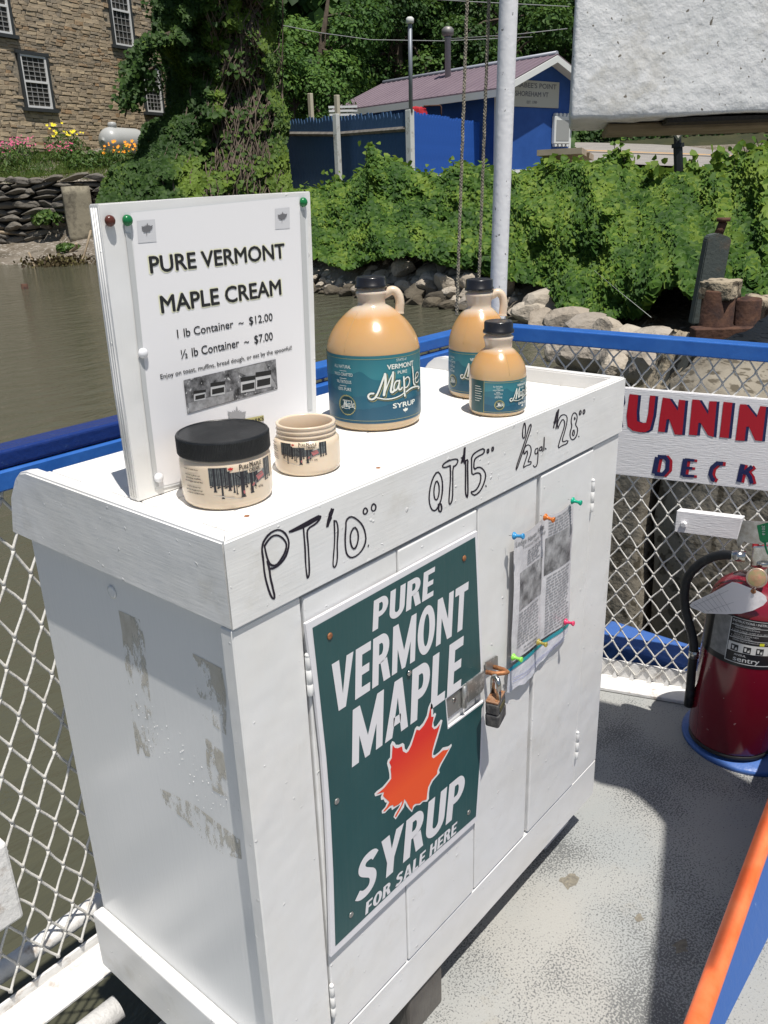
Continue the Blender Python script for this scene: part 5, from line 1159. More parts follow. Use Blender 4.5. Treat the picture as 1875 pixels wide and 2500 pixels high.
tube('nozzle', [HP[-1] + np.array([0, 0, .01]), HP[-1] + np.array([.006, 0, -.05])], [.0108, .013], M_rubber, ex_, n=16)
# inspection tag, seal tag and hanging bracket
tg = thing('inspection_tag', onx(1790, 1455, 1.31), 'creased white paper inspection tag tied to the neck of the extinguisher', 'tag')
tp = [(285, 1415), (330, 1365), (640, 1220), (960, 1045), (1050, 1060), (1290, 1160), (1420, 1215), (1490, 1270), (1515, 1350), (1450, 1420), (1290, 1500), (1100, 1550), (860, 1558), (520, 1545), (420, 1500), (310, 1455)]
def tfn(x, y, h=0.0):
    w = .018 * math.sin((x - 285) / 1230 * PI) ** 1.2; return tuple(onx(1640 + x / 6.506, 1260 + y / 6.506, 1.325 - w - h))
g2 = Bag()
C_ = (880, 1340); P = dense(tp, 4); n = len(P); V = [tfn(*C_)]
for f in (.35, .7, 1.0): V += [tfn(C_[0] + (p[0] - C_[0]) * f, C_[1] + (p[1] - C_[1]) * f) for p in P]
F = [(0, 1 + i, 1 + (i + 1) % n) for i in range(n)]
for q in range(2): F += [(1 + q * n + i, 1 + (q + 1) * n + i, 1 + (q + 1) * n + (i + 1) % n, 1 + q * n + (i + 1) % n) for i in range(n)]
mesh('paper', V, F, mat('white_tag_card', (0.80, 0.77, 0.78), .6, bump=.0008, bs=60), tg, True)
g2 = Bag()
for i in range(7): ribbon(g2, [(350 + i * 65, 1400 - i * 32), (520 + i * 70, 1530 - i * 3)], 4, lambda u, v, h: tfn(u, v, .0012))
for x0, y0, x1, y1 in ((330, 1440, 900, 1180), (560, 1510, 980, 1370)): ribbon(g2, smooth_pts([(x0, y0), ((x0 + x1) / 2, (y0 + y1) / 2), (x1, y1)]), 4, lambda u, v, h: tfn(u, v, .0012))
g2.build('ruled_lines', mat('pencil_grey', (0.3, 0.3, 0.32), .6), tg)
lathe('eyelet', [(.006, 0), (.0055, .0012), (.0025, .0012)], M_rustsmall, tg, n=16, M=Matrix.Translation(Vector(tfn(1295, 1195, .001))) @ Matrix.Rotation(-PI / 2, 4, 'Y'))
tube('wire', [tfn(1295, 1195, .003), tfn(1340, 1150, .006), tfn(1300, 1110, .002)], .0008, M_chrome, tg, n=5)
sl = thing('seal_tag', onx(1862, 1300, 1.30), 'green plastic seal tag printed 2019 on the extinguisher lever', 'tag')
def gfn2(x, y, h=0.0): return tuple(onx(1640 + x / 6.506, 1260 + y / 6.506, 1.30 - h))
g2 = Bag(); V = [gfn2(*p) for p in ((1350, 150), (1540, 100), (1570, 380), (1520, 420), (1440, 425), (1395, 380))]; g2.add(V + [(v[0] + .002, v[1], v[2]) for v in V], [(0, 1, 2, 3, 4, 5), (11, 10, 9, 8, 7, 6)] + [(i, i + 6, (i + 1) % 6 + 6, (i + 1) % 6) for i in range(6)])
M_gt = mat('green_tag_plastic', (0.0, 0.27, 0.09), .3); g2.build('plate', M_gt, sl)
tube('tail', [gfn2(1480, 415), gfn2(1492, 500), gfn2(1520, 580), gfn2(1560, 640)], .0022, M_gt, sl, n=8)
g2 = Bag(); text_on(g2, '2019', lambda u, v: gfn2(1430 + v * 46 + u * 10, 150 + u * 150, .0006), 0, 1, 1, 0, .02); g2.build('lettering', mat('white_digits', (.7, .75, .7), .4), sl)
hb2 = thing('hanger_bracket', onx(1830, 1300, 1.40), 'shiny zinc hanger bracket between the white plank and the extinguisher valve', 'bracket')
g2 = Bag(); V = [tuple(onx(1640 + x / 6.506, 1260 + y / 6.506, 1.36)) for x, y in ((1130, 70), (1200, 80), (1560, 90), (1560, 460), (1220, 430), (1150, 400), (1060, 520), (1030, 400))]
g2.add(V + [(v[0] + .003, v[1], v[2]) for v in V], [tuple(range(8)), tuple(range(8, 16))[::-1]] + [(i, i + 8, (i + 1) % 8 + 8, (i + 1) % 8) for i in range(8)])
g2.build('plate', M_chrome, hb2)
# blue round foot pad
def circle3(a, b, c):
    ax, ay, bx_, by, cx_, cy_ = *a[:2], *b[:2], *c[:2]; d = 2 * (ax * (by - cy_) + bx_ * (cy_ - ay) + cx_ * (ay - by))
    ux = ((ax * ax + ay * ay) * (by - cy_) + (bx_ * bx_ + by * by) * (cy_ - ay) + (cx_ * cx_ + cy_ * cy_) * (ay - by)) / d
    uy = ((ax * ax + ay * ay) * (cx_ - bx_) + (bx_ * bx_ + by * by) * (ax - cx_) + (cx_ * cx_ + cy_ * cy_) * (bx_ - ax)) / d
    return (ux, uy), math.hypot(ax - ux, ay - uy)
cc, rr = circle3(onz(1685, 1812, .012), onz(1768, 1866, .012), onz(1873, 1888, .012))
pad = tag(lathe('round_pad', [(rr, 0.0005), (rr, .008), (rr - .004, .013), (rr * .5, .014), (.01, .014)], M_bluelight, None, n=64, c=(cc[0], cc[1], 0)), 'scuffed blue round steel pad under the extinguisher', 'pad')
PADINFO = (cc, rr)

# ================================================================ orange handrail with blue coaming
orl = thing('orange_rail', (0.8, -0.37, 0), 'orange painted pipe along the top of a low blue steel coaming, lower right corner', 'railing')
pa, pb2 = onz(1875, 2014, .25), onz(1700, 2500, .25); dd = (pa - pb2) / np.linalg.norm(pa - pb2)
tube('pipe', [pb2 - dd * .35, pb2, pa, pa + dd * .6], 0.0150, M_orange, orl, n=28)
qa, qb = onz(1853, 2304, 0), onz(1745, 2500, 0); de = (qa - qb) / np.linalg.norm(qa - qb)
T1, T0 = pb2 - dd * .35, pa + dd * .6; B1, B0 = qb - de * .4, qa + de * .75
V = [(*T0[:2], .236), (*T1[:2], .236), (*B1[:2], .0), (*B0[:2], .0)]; V += [(v[0], v[1] + .008, v[2]) for v in V]
mesh('coaming_plate', V, [(0, 1, 2, 3), (7, 6, 5, 4), (0, 4, 5, 1), (1, 5, 6, 2), (2, 6, 7, 3), (3, 7, 4, 0)], mat('worn_blue_coaming_paint', (0.03, 0.11, 0.36), .4, dirt=(.2, .3, .5), dts=30, dtt=(.66, .74), bump=.001, bs=50), orl)

# ================================================================ added unseen panel at right, outline cut to cast the deck shade
GP = [(.52, -.309), (.775, -.222), (1.028, -.129), (1.055, -.095), (1.077, -.05), (1.088, -.006), (1.070, .053), (1.075, .20), (1.10, .42)]
GP += [tuple(onz(*p, 0)[:2]) for p in ((1466, 1714), (1543, 1732), (1598, 1749), (1681, 1808))] + [(1.327, -.078), (1.285, -.235), (1.10, -.249), (.9, -.270), (.7, -.292), (.56, -.307)]
HA = 2.1; sx_, sy_ = SUND.x / -SUND.z * HA, SUND.y / -SUND.z * HA
caster = thing('deck_shadow_caster', (0.9, -1.3, 0), 'unseen dark panel on a post, added at right to cast the deck shadow', 'shadow_caster')
P = [(x - sx_, y - sy_) for x, y in GP]; bm = bmesh.new()
a = [bm.verts.new((x, y, HA)) for x, y in P]; b = [bm.verts.new((x, y, HA + .03)) for x, y in P]; bm.faces.new(a); bm.faces.new(b[::-1]); n = len(P)
for i in range(n): bm.faces.new((a[i], b[i], b[(i + 1) % n], a[(i + 1) % n]))
bm_obj('shade_panel', bm, mat('dark_shade_panel', (0.06, 0.07, 0.09), .8), caster)
tube('post', [(1.05, -.98, 0), (1.0, -.9, HA)], .02, M_steelwhite, caster, n=12)

# ================================================================ water and ground
WZ = -0.5
def water_mat():
    m = bpy.data.materials.new('murky_green_brown_water'); m.use_nodes = True; nt = m.node_tree; b = nt.nodes['Principled BSDF']
    tc = nt.nodes.new('ShaderNodeTexCoord'); co = tc.outputs['Object']
    n = nd(nt, 'ShaderNodeTexNoise', Scale=0.35, Detail=3.0); nt.links.new(co, n.inputs['Vector'])
    nt.links.new(mixc(nt, n.outputs[0], (0.066, 0.068, 0.044), (0.098, 0.095, 0.066)), b.inputs['Base Color'])
    b.inputs['Roughness'].default_value = 0.07; b.inputs['Specular IOR Level'].default_value = 0.5; b.inputs['IOR'].default_value = 1.33
    mp = nt.nodes.new('ShaderNodeMapping'); mp.inputs['Rotation'].default_value = (0, 0, .7); mp.inputs['Scale'].default_value = (1.0, 2.4, 1.0); nt.links.new(co, mp.inputs[0])
    w1 = nd(nt, 'ShaderNodeTexNoise', Scale=2.2, Detail=5.0, Roughness=0.55, Distortion=.4); nt.links.new(mp.outputs[0], w1.inputs['Vector'])
    bp = nd(nt, 'ShaderNodeBump', Distance=0.055, Strength=1.0); nt.links.new(w1.outputs[0], bp.inputs['Height']); nt.links.new(bp.outputs[0], b.inputs['Normal'])
    return m
tag(mesh('water', [(-700, -700, WZ), (700, -700, WZ), (700, 700, WZ), (-700, 700, WZ)], [(0, 1, 2, 3)], water_mat()), kind='structure')

PROF = {  # along each bearing (named by image column): (distance, height)
 -900: [(30, -1.5), (31, -.5), (34, .1), (34.5, 1.8), (40, 3.3), (60, 6), (120, 25), (400, 60)],
 0: [(26.5, -1.5), (28.2, -.5), (31.9, .06), (32.35, 1.80), (34.3, 2.15), (38.5, 3.3), (60, 6), (120, 25), (400, 60)],
 250: [(24, -1.5), (25.6, -.5), (29.8, .1), (30.4, 1.75), (33, 2.2), (40, 3.3), (60, 6), (120, 28), (400, 60)],
 500: [(19.5, -1.5), (21.0, -.5), (23, .7), (26, 1.5), (40, 3), (60, 7), (120, 34), (400, 70)],
 780: [(15.2, -1.5), (16.4, -.5), (18, .4), (20, 1.0), (25, 1.25), (40, 2.4), (60, 9), (120, 40), (400, 80)],
 1100: [(12.5, -1.5), (13.6, -.5), (15.2, .1), (17, .6), (19, 1.2), (24, 1.45), (38, 2.4), (50, 6), (120, 42), (400, 80)],
 1363: [(10.8, -1.5), (11.9, -.5), (13.5, .0), (15.5, .5), (18, 1.2), (24, 1.35), (34, 1.7), (39, 2.4), (44, 4), (120, 44), (400, 80)],
 1600: [(7.2, -1.5), (8.4, -.5), (10, -.1), (13, .4), (17, 1.2), (24, 1.35), (29.5, 1.3), (38, 2.3), (39.6, 2.7), (44, 4.5), (120, 46), (400, 80)],
 1875: [(4.6, -1.5), (5.6, -.5), (8, -.2), (12, .4), (17, 1.2), (24, 1.35), (29.5, 1.3), (38, 2.3), (39.6, 2.7), (44, 4.5), (120, 46), (400, 80)],
 2700: [(4.2, -1.5), (5.2, -.5), (8, -.2), (12, .4), (17, 1.2), (24, 1.35), (29.5, 1.3), (38, 2.3), (39.6, 2.7), (44, 4.5), (120, 46), (400, 80)]}
PK = sorted(PROF)
def gz(x, r):
    x = min(max(x, PK[0]), PK[-1])
    for a, b in zip(PK, PK[1:]):
        if a <= x <= b: break
    f = (x - a) / (b - a)
    A = np.array(PROF[a], float); B = np.array(PROF[b], float); m = min(len(A), len(B))
    # blend the shore distance too, by matching relative position
    sa, sb = A[1, 0], B[1, 0]; s = sa + (sb - sa) * f
    def h(T, s0): return np.interp(r - s + s0 if r < s + 18 else r, T[:, 0], T[:, 1])
    ha = h(A, sa); hb_ = h(B, sb)
    return float(ha * (1 - f) + hb_ * f)
M_ground = mat('ground_gravel_and_soil', (0.12, 0.098, 0.07), 0.95, var=(0.24, 0.21, 0.17), vs=1.6, speck=(0.36, 0.33, 0.29), sps=9, spt=(.58, .66), dirt=(0.05, 0.045, 0.03), dts=.9, dtt=(.52, .72), bump=0.06, bs=9)
cols = list(range(-900, 2701, 45)); rads = [3.5, 4.5, 5.2, 5.6, 6, 7, 7.8, 8.4, 9, 10, 10.8, 11.4, 11.9, 12.6, 13.3, 14, 15, 16, 16.8, 17.6, 18.6, 19.6, 20.6, 21.6, 23, 24.4, 25.6, 27, 28.2, 29, 29.8, 30.4, 31, 31.5, 31.95, 32.4, 33.2, 34.5, 36.5, 38.5, 41, 45, 52, 60, 75, 95, 120, 200, 400]
V = []; F = []
for j, r in enumerate(rads):
    for x in cols:
        z = gz(x, r)
        if z > -.45 and r < 60 and not (r > 27 and x > 1150): z += .10 * noise.noise(Vector((x * .02, r * .6, 3)))
        V.append(gp(x, r, z))
nc = len(cols)
for j in range(len(rads) - 1):
    for i in range(nc - 1): F.append((j * nc + i, j * nc + i + 1, (j + 1) * nc + i + 1, (j + 1) * nc + i))
gd = mesh('ground', V, F, M_ground, None, True); tag(gd, kind='structure'); gd.data.materials.append(mat('wooded_slope_litter', (0.03, 0.035, 0.015), 1.0, var=(0.05, 0.05, 0.02), vs=1.2, bump=.1, bs=2))
for k, pl in enumerate(gd.data.polygons):
    j, i = divmod(k, nc - 1)
    if rads[j] >= 38 or (rads[j] >= 29 and cols[i] < 1380 and cols[i] > 420): pl.material_index = 1
# road climbing past the shed
M_road = mat('pale_worn_asphalt', (0.30, 0.28, 0.255), 0.9, var=(0.24, 0.225, 0.21), vs=1.2, speck=(.4, .38, .35), sps=25, spt=(.62, .7), dirt=(.17, .16, .15), dts=3, dtt=(.66, .72), bump=.01, bs=30)  # pale worn asphalt with random patches and specks
def roadz(x, y, r): p = atr(x, y, r); return p
rb0 = [(900, 372), (1250, 382), (1444, 396), (1620, 404), (1875, 413), (2300, 424), (2800, 432)]
rt0 = [(900, 344), (1250, 346), (1444, 348), (1660, 354), (1875, 362), (2300, 378), (2800, 396)]
V = []; F = []
for k in range(7):
    a, b = rb0[k], rt0[k]; V += [atr(*a, 30.5), atr((a[0] + b[0]) / 2, a[1] * .46 + b[1] * .54, 34.5), atr(*b, 39)]
for k in range(6): F += [(3 * k, 3 * k + 3, 3 * k + 4, 3 * k + 1), (3 * k + 1, 3 * k + 4, 3 * k + 5, 3 * k + 2)]
tag(mesh('road', V, F, M_road), kind='structure')
V = []; F = []
for k in range(7):
    m = Vector(V[0]) if False else None
    a, b = rb0[k], rt0[k]; y_ = a[1] * .5 + b[1] * .5; p = atr((a[0] + b[0]) / 2, y_, 34.2) + np.array([0, 0, .05]); q = atr((a[0] + b[0]) / 2, y_ - 2.2, 34.45) + np.array([0, 0, .05]); V += [p, q]
for k in range(6): F.append((2 * k, 2 * k + 2, 2 * k + 3, 2 * k + 1))
tag(mesh('road_centre_line', V, F, mat('faded_yellow_road_paint', (0.50, 0.30, 0.12), .8, dirt=(.3, .27, .2), dts=3, dtt=(.5, .7))), kind='structure')

# ================================================================ foliage
def leaf_mat(name, c1, c2, c3, trans=0.35, rough=0.42):
    m = bpy.data.materials.new(name); m.use_nodes = True; nt = m.node_tree; b = nt.nodes['Principled BSDF']; out = nt.nodes['Material Output']
    a = nt.nodes.new('ShaderNodeAttribute'); a.attribute_name = 'tint'
    c = ramp(nt, a.outputs['Fac'], ((0.0, c1), (0.5, c2), (1.0, c3)))
    nt.links.new(c, b.inputs['Base Color']); b.inputs['Roughness'].default_value = rough; b.inputs['Specular IOR Level'].default_value = .22
    t = nt.nodes.new('ShaderNodeBsdfTranslucent'); hs_ = nt.nodes.new('ShaderNodeHueSaturation'); hs_.inputs['Value'].default_value = 1.5; hs_.inputs['Hue'].default_value = .485
    nt.links.new(c, hs_.inputs['Color']); nt.links.new(hs_.outputs[0], t.inputs['Color'])
    mx = nt.nodes.new('ShaderNodeMixShader'); mx.inputs[0].default_value = trans
    nt.links.new(b.outputs[0], mx.inputs[1]); nt.links.new(t.outputs[0], mx.inputs[2]); nt.links.new(mx.outputs[0], out.inputs['Surface'])
    return m
def leaves(name, P, N, size, m, parent=None, tint=None, kind='stuff', shape='vine', seed=0, shared=None):
    """P centres (n,3), N facing directions (n,3), size (n,)"""
    g = np.random.default_rng(seed); P = np.asarray(P, float); N = np.asarray(N, float); n = len(P); size = np.broadcast_to(size, (n,)).astype(float)
    N = N + g.normal(0, .38, N.shape); N /= np.linalg.norm(N, axis=1)[:, None] + 1e-9
    up = np.tile([0, 0, -1.0], (n, 1)) + g.normal(0, .55, (n, 3))      # tips hang
    T = up - N * (up * N).sum(1)[:, None]; T /= np.linalg.norm(T, axis=1)[:, None] + 1e-9
    S = np.cross(N, T)
    if shape == 'vine': L = [(0, -.45, 0), (-.52, -.30, .10), (-.40, .22, .10), (0, .60, -.04), (.40, .22, .10), (.52, -.30, .10)]
    elif shape == 'slim': L = [(0, -.6, 0), (-.18, -.2, .05), (-.16, .25, .04), (0, .7, -.08), (.16, .25, .04), (.18, -.2, .05)]
    elif shape == 'blade': L = [(0, -1, 0), (-.06, -.6, 0), (-.06, .3, 0), (0, 1, 0), (.06, .3, 0), (.06, -.6, 0)]
    else: L = [(0, -.5, 0), (-.36, -.15, .08), (-.30, .28, .08), (0, .55, -.03), (.30, .28, .08), (.36, -.15, .08)]
    V = np.empty((n, 6, 3))
    for k, (a, b, c) in enumerate(L): V[:, k] = P + (S * a + T * b + N * c) * size[:, None]
    V = V.reshape(-1, 3); base = (np.arange(n) * 6)[:, None]
    F = np.concatenate([base + np.array([0, 1, 2, 3]), base + np.array([0, 3, 4, 5])], axis=1).reshape(-1, 4)
    me = bpy.data.meshes.new(name); me.vertices.add(len(V)); me.vertices.foreach_set('co', V.ravel())
    me.loops.add(F.size); me.loops.foreach_set('vertex_index', F.ravel().astype(np.int32))
    me.polygons.add(len(F)); me.polygons.foreach_set('loop_start', np.arange(0, F.size, 4, dtype=np.int32)); me.polygons.foreach_set('loop_total', np.full(len(F), 4, dtype=np.int32))
    me.update(calc_edges=True)
    if tint is None: tint = g.random(n)
    at = me.attributes.new('tint', 'FLOAT', 'POINT'); at.data.foreach_set('value', np.repeat(np.clip(tint, 0, 1), 6).astype(np.float32))
    o = link(name, me, m, parent)
    if kind: o['kind'] = kind
    return o
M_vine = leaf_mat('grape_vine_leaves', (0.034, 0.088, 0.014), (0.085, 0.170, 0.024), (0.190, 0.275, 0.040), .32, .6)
M_darkleaf = leaf_mat('dark_tree_leaves', (0.020, 0.050, 0.012), (0.036, 0.086, 0.018), (0.078, 0.150, 0.026), .25, .6)
M_midleaf = leaf_mat('maple_tree_leaves', (0.036, 0.090, 0.020), (0.070, 0.150, 0.030), (0.13, 0.235, 0.045), .3, .6)
M_under = mat('dark_thicket_core', (0.020, 0.024, 0.010), 1.0, var=(0.045, 0.036, 0.02), vs=3, bump=.05, bs=8)  # dark brown-green sheet behind the leaves, blocks the view through
M_bark = mat('rough_bark', (0.10, 0.075, 0.055), .95, var=(0.05, 0.04, 0.03), vs=8, bump=.03, bs=10, bstretch=(3, 3, .6))
M_stem = mat('dry_vine_stems', (0.15, 0.115, 0.085), .9, var=(0.07, 0.055, 0.04), vs=4)

TOPX = [(690, 478), (763, 462), (800, 470), (822, 445), (845, 462), (872, 430), (896, 410), (905, 352), (918, 372), (935, 388), (985, 405), (1045, 440), (1080, 432), (1110, 408), (1170, 412), (1225, 432), (1290, 428), (1340, 402), (1400, 404), (1450, 408), (1500, 396), (1515, 416), (1560, 430), (1610, 440), (1655, 426), (1700, 436), (1760, 414), (1790, 420), (1830, 386), (1875, 370), (1990, 374), (2300, 380)]
BOTX = [(690, 640), (763, 628), (850, 662), (900, 638), (1000, 622), (1100, 650), (1160, 662), (1250, 684), (1340, 700), (1375, 770), (1420, 812), (1450, 800), (1500, 775), (1560, 770), (1610, 700), (1660, 690), (1720, 760), (1875, 820), (1990, 850), (2300, 900)]
RB = [(690, 17.6), (763, 17), (900, 15.6), (1100, 14.2), (1250, 13.2), (1340, 12.2), (1400, 10.4), (1500, 9.6), (1600, 9.0), (1700, 8.6), (1875, 8.2), (2300, 8)]
RT = [(690, 20.5), (763, 20), (900, 18.5), (1100, 17), (1350, 15.2), (1450, 13.6), (1600, 12.8), (1875, 12), (2300, 12)]
ip = lambda T, x: float(np.interp(x, [t[0] for t in T], [t[1] for t in T]))
def hedge_point(x, t, off=0.0):
    y = ip(BOTX, x) * (1 - t) + ip(TOPX, x) * t; r = ip(RB, x) * (1 - t ** 1.15) + ip(RT, x) * t ** 1.15
    b = 0.5 * noise.noise(Vector((x * .012, t * 2.6, 0.3))) + 0.25 * noise.noise(Vector((x * .035, t * 6, 5.3)))
    y2 = y + 16 * noise.noise(Vector((x * .03, t * 3, 9.1))) * (1 - t) * t * 4 * .5
    return atr(x, y2, r - b + off)
hd = thing('vine_covered_bank', gp(1300, 14, .3), 'long bank smothered in leafy green grape vines above the rocks', 'vines')
NX, NT = 120, 22
V = [hedge_point(690 + 1610 * i / NX, j / NT * .94, .38) for j in range(NT + 1) for i in range(NX + 1)]
for i in range(NX + 1):
    p = V[NT * (NX + 1) + i]; h = p[:2] - CAM[:2]; h = h / np.hypot(*h); V.append(np.array([p[0] + h[0] * 2.4, p[1] + h[1] * 2.4, p[2] - .25]))
F = [(j * (NX + 1) + i, j * (NX + 1) + i + 1, (j + 1) * (NX + 1) + i + 1, (j + 1) * (NX + 1) + i) for j in range(NT + 1) for i in range(NX)]
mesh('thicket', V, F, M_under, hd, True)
P, N, S, Tn = [], [], [], []
for i in range(60000):
    x = RNG.uniform(690, 2100) if i % 4 else RNG.uniform(1350, 1900)
    t = RNG.random() ** .9; off = abs(RNG.normal(0, .16)) - .12
    p = hedge_point(x, t, off); r = np.hypot(*(p - CAM)[:2])
    h = (CAM - p); h[2] = 0; h /= np.linalg.norm(h)
    P.append(p); N.append(h * .6 + np.array([-.10, -.32, .95])); S.append(RNG.uniform(.045, .125) if x > 1360 else RNG.uniform(.05, .115))
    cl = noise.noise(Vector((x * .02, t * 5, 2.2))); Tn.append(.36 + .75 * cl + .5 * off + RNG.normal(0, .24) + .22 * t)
for i in range(5000):   # top shelf running back
    x = RNG.uniform(690, 2200); p = hedge_point(x, 1.0, RNG.uniform(0, 2.6)); p[2] = hedge_point(x, 1.0, 0)[2] + RNG.normal(0, .07) - .04
    P.append(p); N.append(np.array([0, -.2, 1.])); S.append(RNG.uniform(.08, .14)); Tn.append(.55 + RNG.normal(0, .2))
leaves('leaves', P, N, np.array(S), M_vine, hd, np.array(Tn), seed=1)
# sprays that reach above the bank
sp = Bag(); P, N, S, Tn = [], [], [], []
for x, y0, y1, r in ((905, 430, 350, 18.2), (935, 430, 385, 18), (1062, 450, 418, 17.4), (1112, 440, 392, 17), (1175, 440, 404, 17), (1345, 420, 388, 15), (1506, 400, 352, 13.6), (1520, 400, 372, 13.5), (1780, 410, 372, 12.2), (1835, 400, 345, 12), (1862, 400, 338, 12), (822, 480, 420, 20), (1600, 430, 402, 12.8), (1690, 420, 388, 12.6)):
    for k in range(4):
        dx = RNG.normal(0, 10); top = atr(x + dx * 1.4, y1 + abs(RNG.normal(0, 8)), r); bot = atr(x + dx * .3, y0 + 15, r + .1); mid = (top + bot) / 2 + RNG.normal(0, .05, 3)
        sp.tube([bot, mid, top], .006, 4)
        for q in range(11):
            f = RNG.uniform(.1, 1.03); p = bot * (1 - f) + top * f + RNG.normal(0, .07, 3); P.append(p); N.append(np.array([-.6, -.5, .5]) + RNG.normal(0, .4, 3)); S.append(RNG.uniform(.06, .115)); Tn.append(RNG.uniform(.4, 1))
o = sp.build('shoots', M_stem, hd); o['kind'] = 'stuff'
leaves('shoot_leaves', P, N, np.array(S), M_vine, hd, np.array(Tn), seed=2)

# ================================================================ riprap rocks
def rock_mesh(seed, sub=3, flatz=.72):
    bm = bmesh.new(); bmesh.ops.create_icosphere(bm, subdivisions=sub, radius=.5); rs = random.Random(seed)
    pl_ = [(Vector((rs.gauss(0, 1), rs.gauss(0, 1), rs.gauss(0, 1))).normalized(), rs.uniform(.26, .42)) for _ in range(11)]
    for v in bm.verts:
        for n_, d_ in pl_:
            k = v.co.dot(n_) - d_
            if k > 0: v.co -= n_ * k * .93
        v.co += v.normal * .03 * noise.noise(v.co * 4 + Vector((seed, 0, 0)))
        v.co.z *= flatz
    me = bpy.data.meshes.new('rock'); bm.to_mesh(me); bm.free(); return me
def stone_mat(name, a, b, c, bump=.02, bs=12, vs=2.5):
    m = mat(name, a, .88, var=b, vs=vs, dirt=c, dts=5, dtt=(.55, .75), bump=bump, bs=bs)
    nt = m.node_tree; bs_n = nt.nodes['Principled BSDF']; oi = nt.nodes.new('ShaderNodeObjectInfo')
    src = bs_n.inputs['Base Color'].links[0].from_socket
    f = ramp(nt, oi.outputs['Random'], ((0, (.72, .70, .68)), (.35, (1, .97, .93)), (.7, (1.12, 1.08, 1.0)), (1, (.85, .80, .74))))
    mx = nt.nodes.new('ShaderNodeMix'); mx.data_type = 'RGBA'; mx.blend_type = 'MULTIPLY'; mx.inputs[0].default_value = 1
    nt.links.new(src, mx.inputs[6]); nt.links.new(f, mx.inputs[7]); nt.links.new(mx.outputs[2], bs_n.inputs['Base Color']); return m
M_rock = stone_mat('pale_riprap_stone', (0.43, 0.395, 0.345), (0.34, 0.305, 0.26), (0.16, 0.14, 0.11))
M_rockwet = stone_mat('dark_wet_stone', (0.12, 0.105, 0.08), (0.07, 0.06, 0.045), (0.04, 0.035, 0.025))
RM = [rock_mesh(i) for i in range(8)]; RMW = []
for me in RM:
    me.polygons.foreach_set('use_smooth', [False] * len(me.polygons))
    w = me.copy(); me.materials.append(M_rock); w.materials.append(M_rockwet); RMW.append(w)
bank = thing('rock_bank', gp(1100, 13.8, -.4), None, None); bank['kind'] = 'structure'
def piece(name, me, M_, parent):
    o = bpy.data.objects.new(name, me); COL.objects.link(o); adopt(o, parent); o.matrix_basis = M_; return o
def put_rock(x, y, r, s, wet=False, parent=None):
    p = atr(x, y, r); sc = Vector((s * random.uniform(.85, 1.3), s * random.uniform(.8, 1.2), s * random.uniform(.7, 1.1)))
    M_ = Matrix.Translation(Vector(p)) @ Matrix.Rotation(random.uniform(0, 6.28), 4, 'Z') @ Matrix.Rotation(random.uniform(-.5, .5), 4, 'X') @ Matrix.Diagonal((*sc, 1))
    return piece('rock', random.choice(RMW if wet else RM), M_, parent or bank)
SH = [(700, 712), (780, 716), (960, 735), (1100, 756), (1363, 795), (1480, 830)]; SHR = [(700, 16.9), (780, 16.3), (960, 14.75), (1100, 13.56), (1363, 11.9), (1480, 10.8)]
n_r = 0
for row in range(8):
    f = row / 7; x = 700 + row * 9
    while x < 1420:
        yb = ip(SH, x) - 6; yt = min(ip(BOTX, x) - 14, yb - 70); y = yb + (yt - yb) * f + random.uniform(-5, 5); r = ip(SHR, x) + f * 2.0
        s = random.uniform(.26, .50) * (1.1 if x > 900 else .8) * r / 14
        if x < 860: s *= .75
        put_rock(x, y, r, s, wet=(row == 0 and random.random() < .8) or (row == 1 and random.random() < .3)); n_r += 1
        x += s * 2065 / r * random.uniform(.62, .88)
for x, y, r, s in ((1345, 745, 12.1, .95), (1372, 725, 12.6, .8), (1300, 770, 12.0, .8), (1330, 790, 11.6, .75), (1150, 688, 14.2, .7), (1180, 640, 15, .75), (1090, 690, 14.3, .65), (985, 655, 15.4, .6), (1220, 700, 13.4, .7), (1400, 800, 10.4, .9), (1440, 812, 9.8, .7), (1490, 815, 9.0, .6), (1535, 830, 8.2, .6), (1380, 860, 9.4, .55), (1425, 872, 8.9, .6), (1455, 845, 9.2, .5), (1480, 880, 8.4, .7), (1520, 868, 8.0, .6), (1580, 855, 7.6, .7), (1615, 880, 7.0, .6), (1570, 895, 7.0, .5), (1500, 905, 7.4, .5), (1640, 850, 7.0, .6)):
    put_rock(x, y, r, s * .85)

for row in range(3):
    x = 300.0
    while x < 705:
        rsh = float(np.interp(x, [250, 500, 780], [25.6, 21.0, 16.4])); r = rsh + .15 + row * .75; s = random.uniform(.35, .7)
        M_ = Matrix.Translation(Vector(gp(x, r, gz(x, r) + .05))) @ Matrix.Rotation(random.uniform(0, 6.28), 4, 'Z') @ Matrix.Rotation(random.uniform(-.4, .4), 4, 'X') @ Matrix.Diagonal((s * 1.2, s, s * .8, 1))
        piece('rock', random.choice(RMW if row == 0 else RM), M_, bank); x += s * 2065 / r * .85
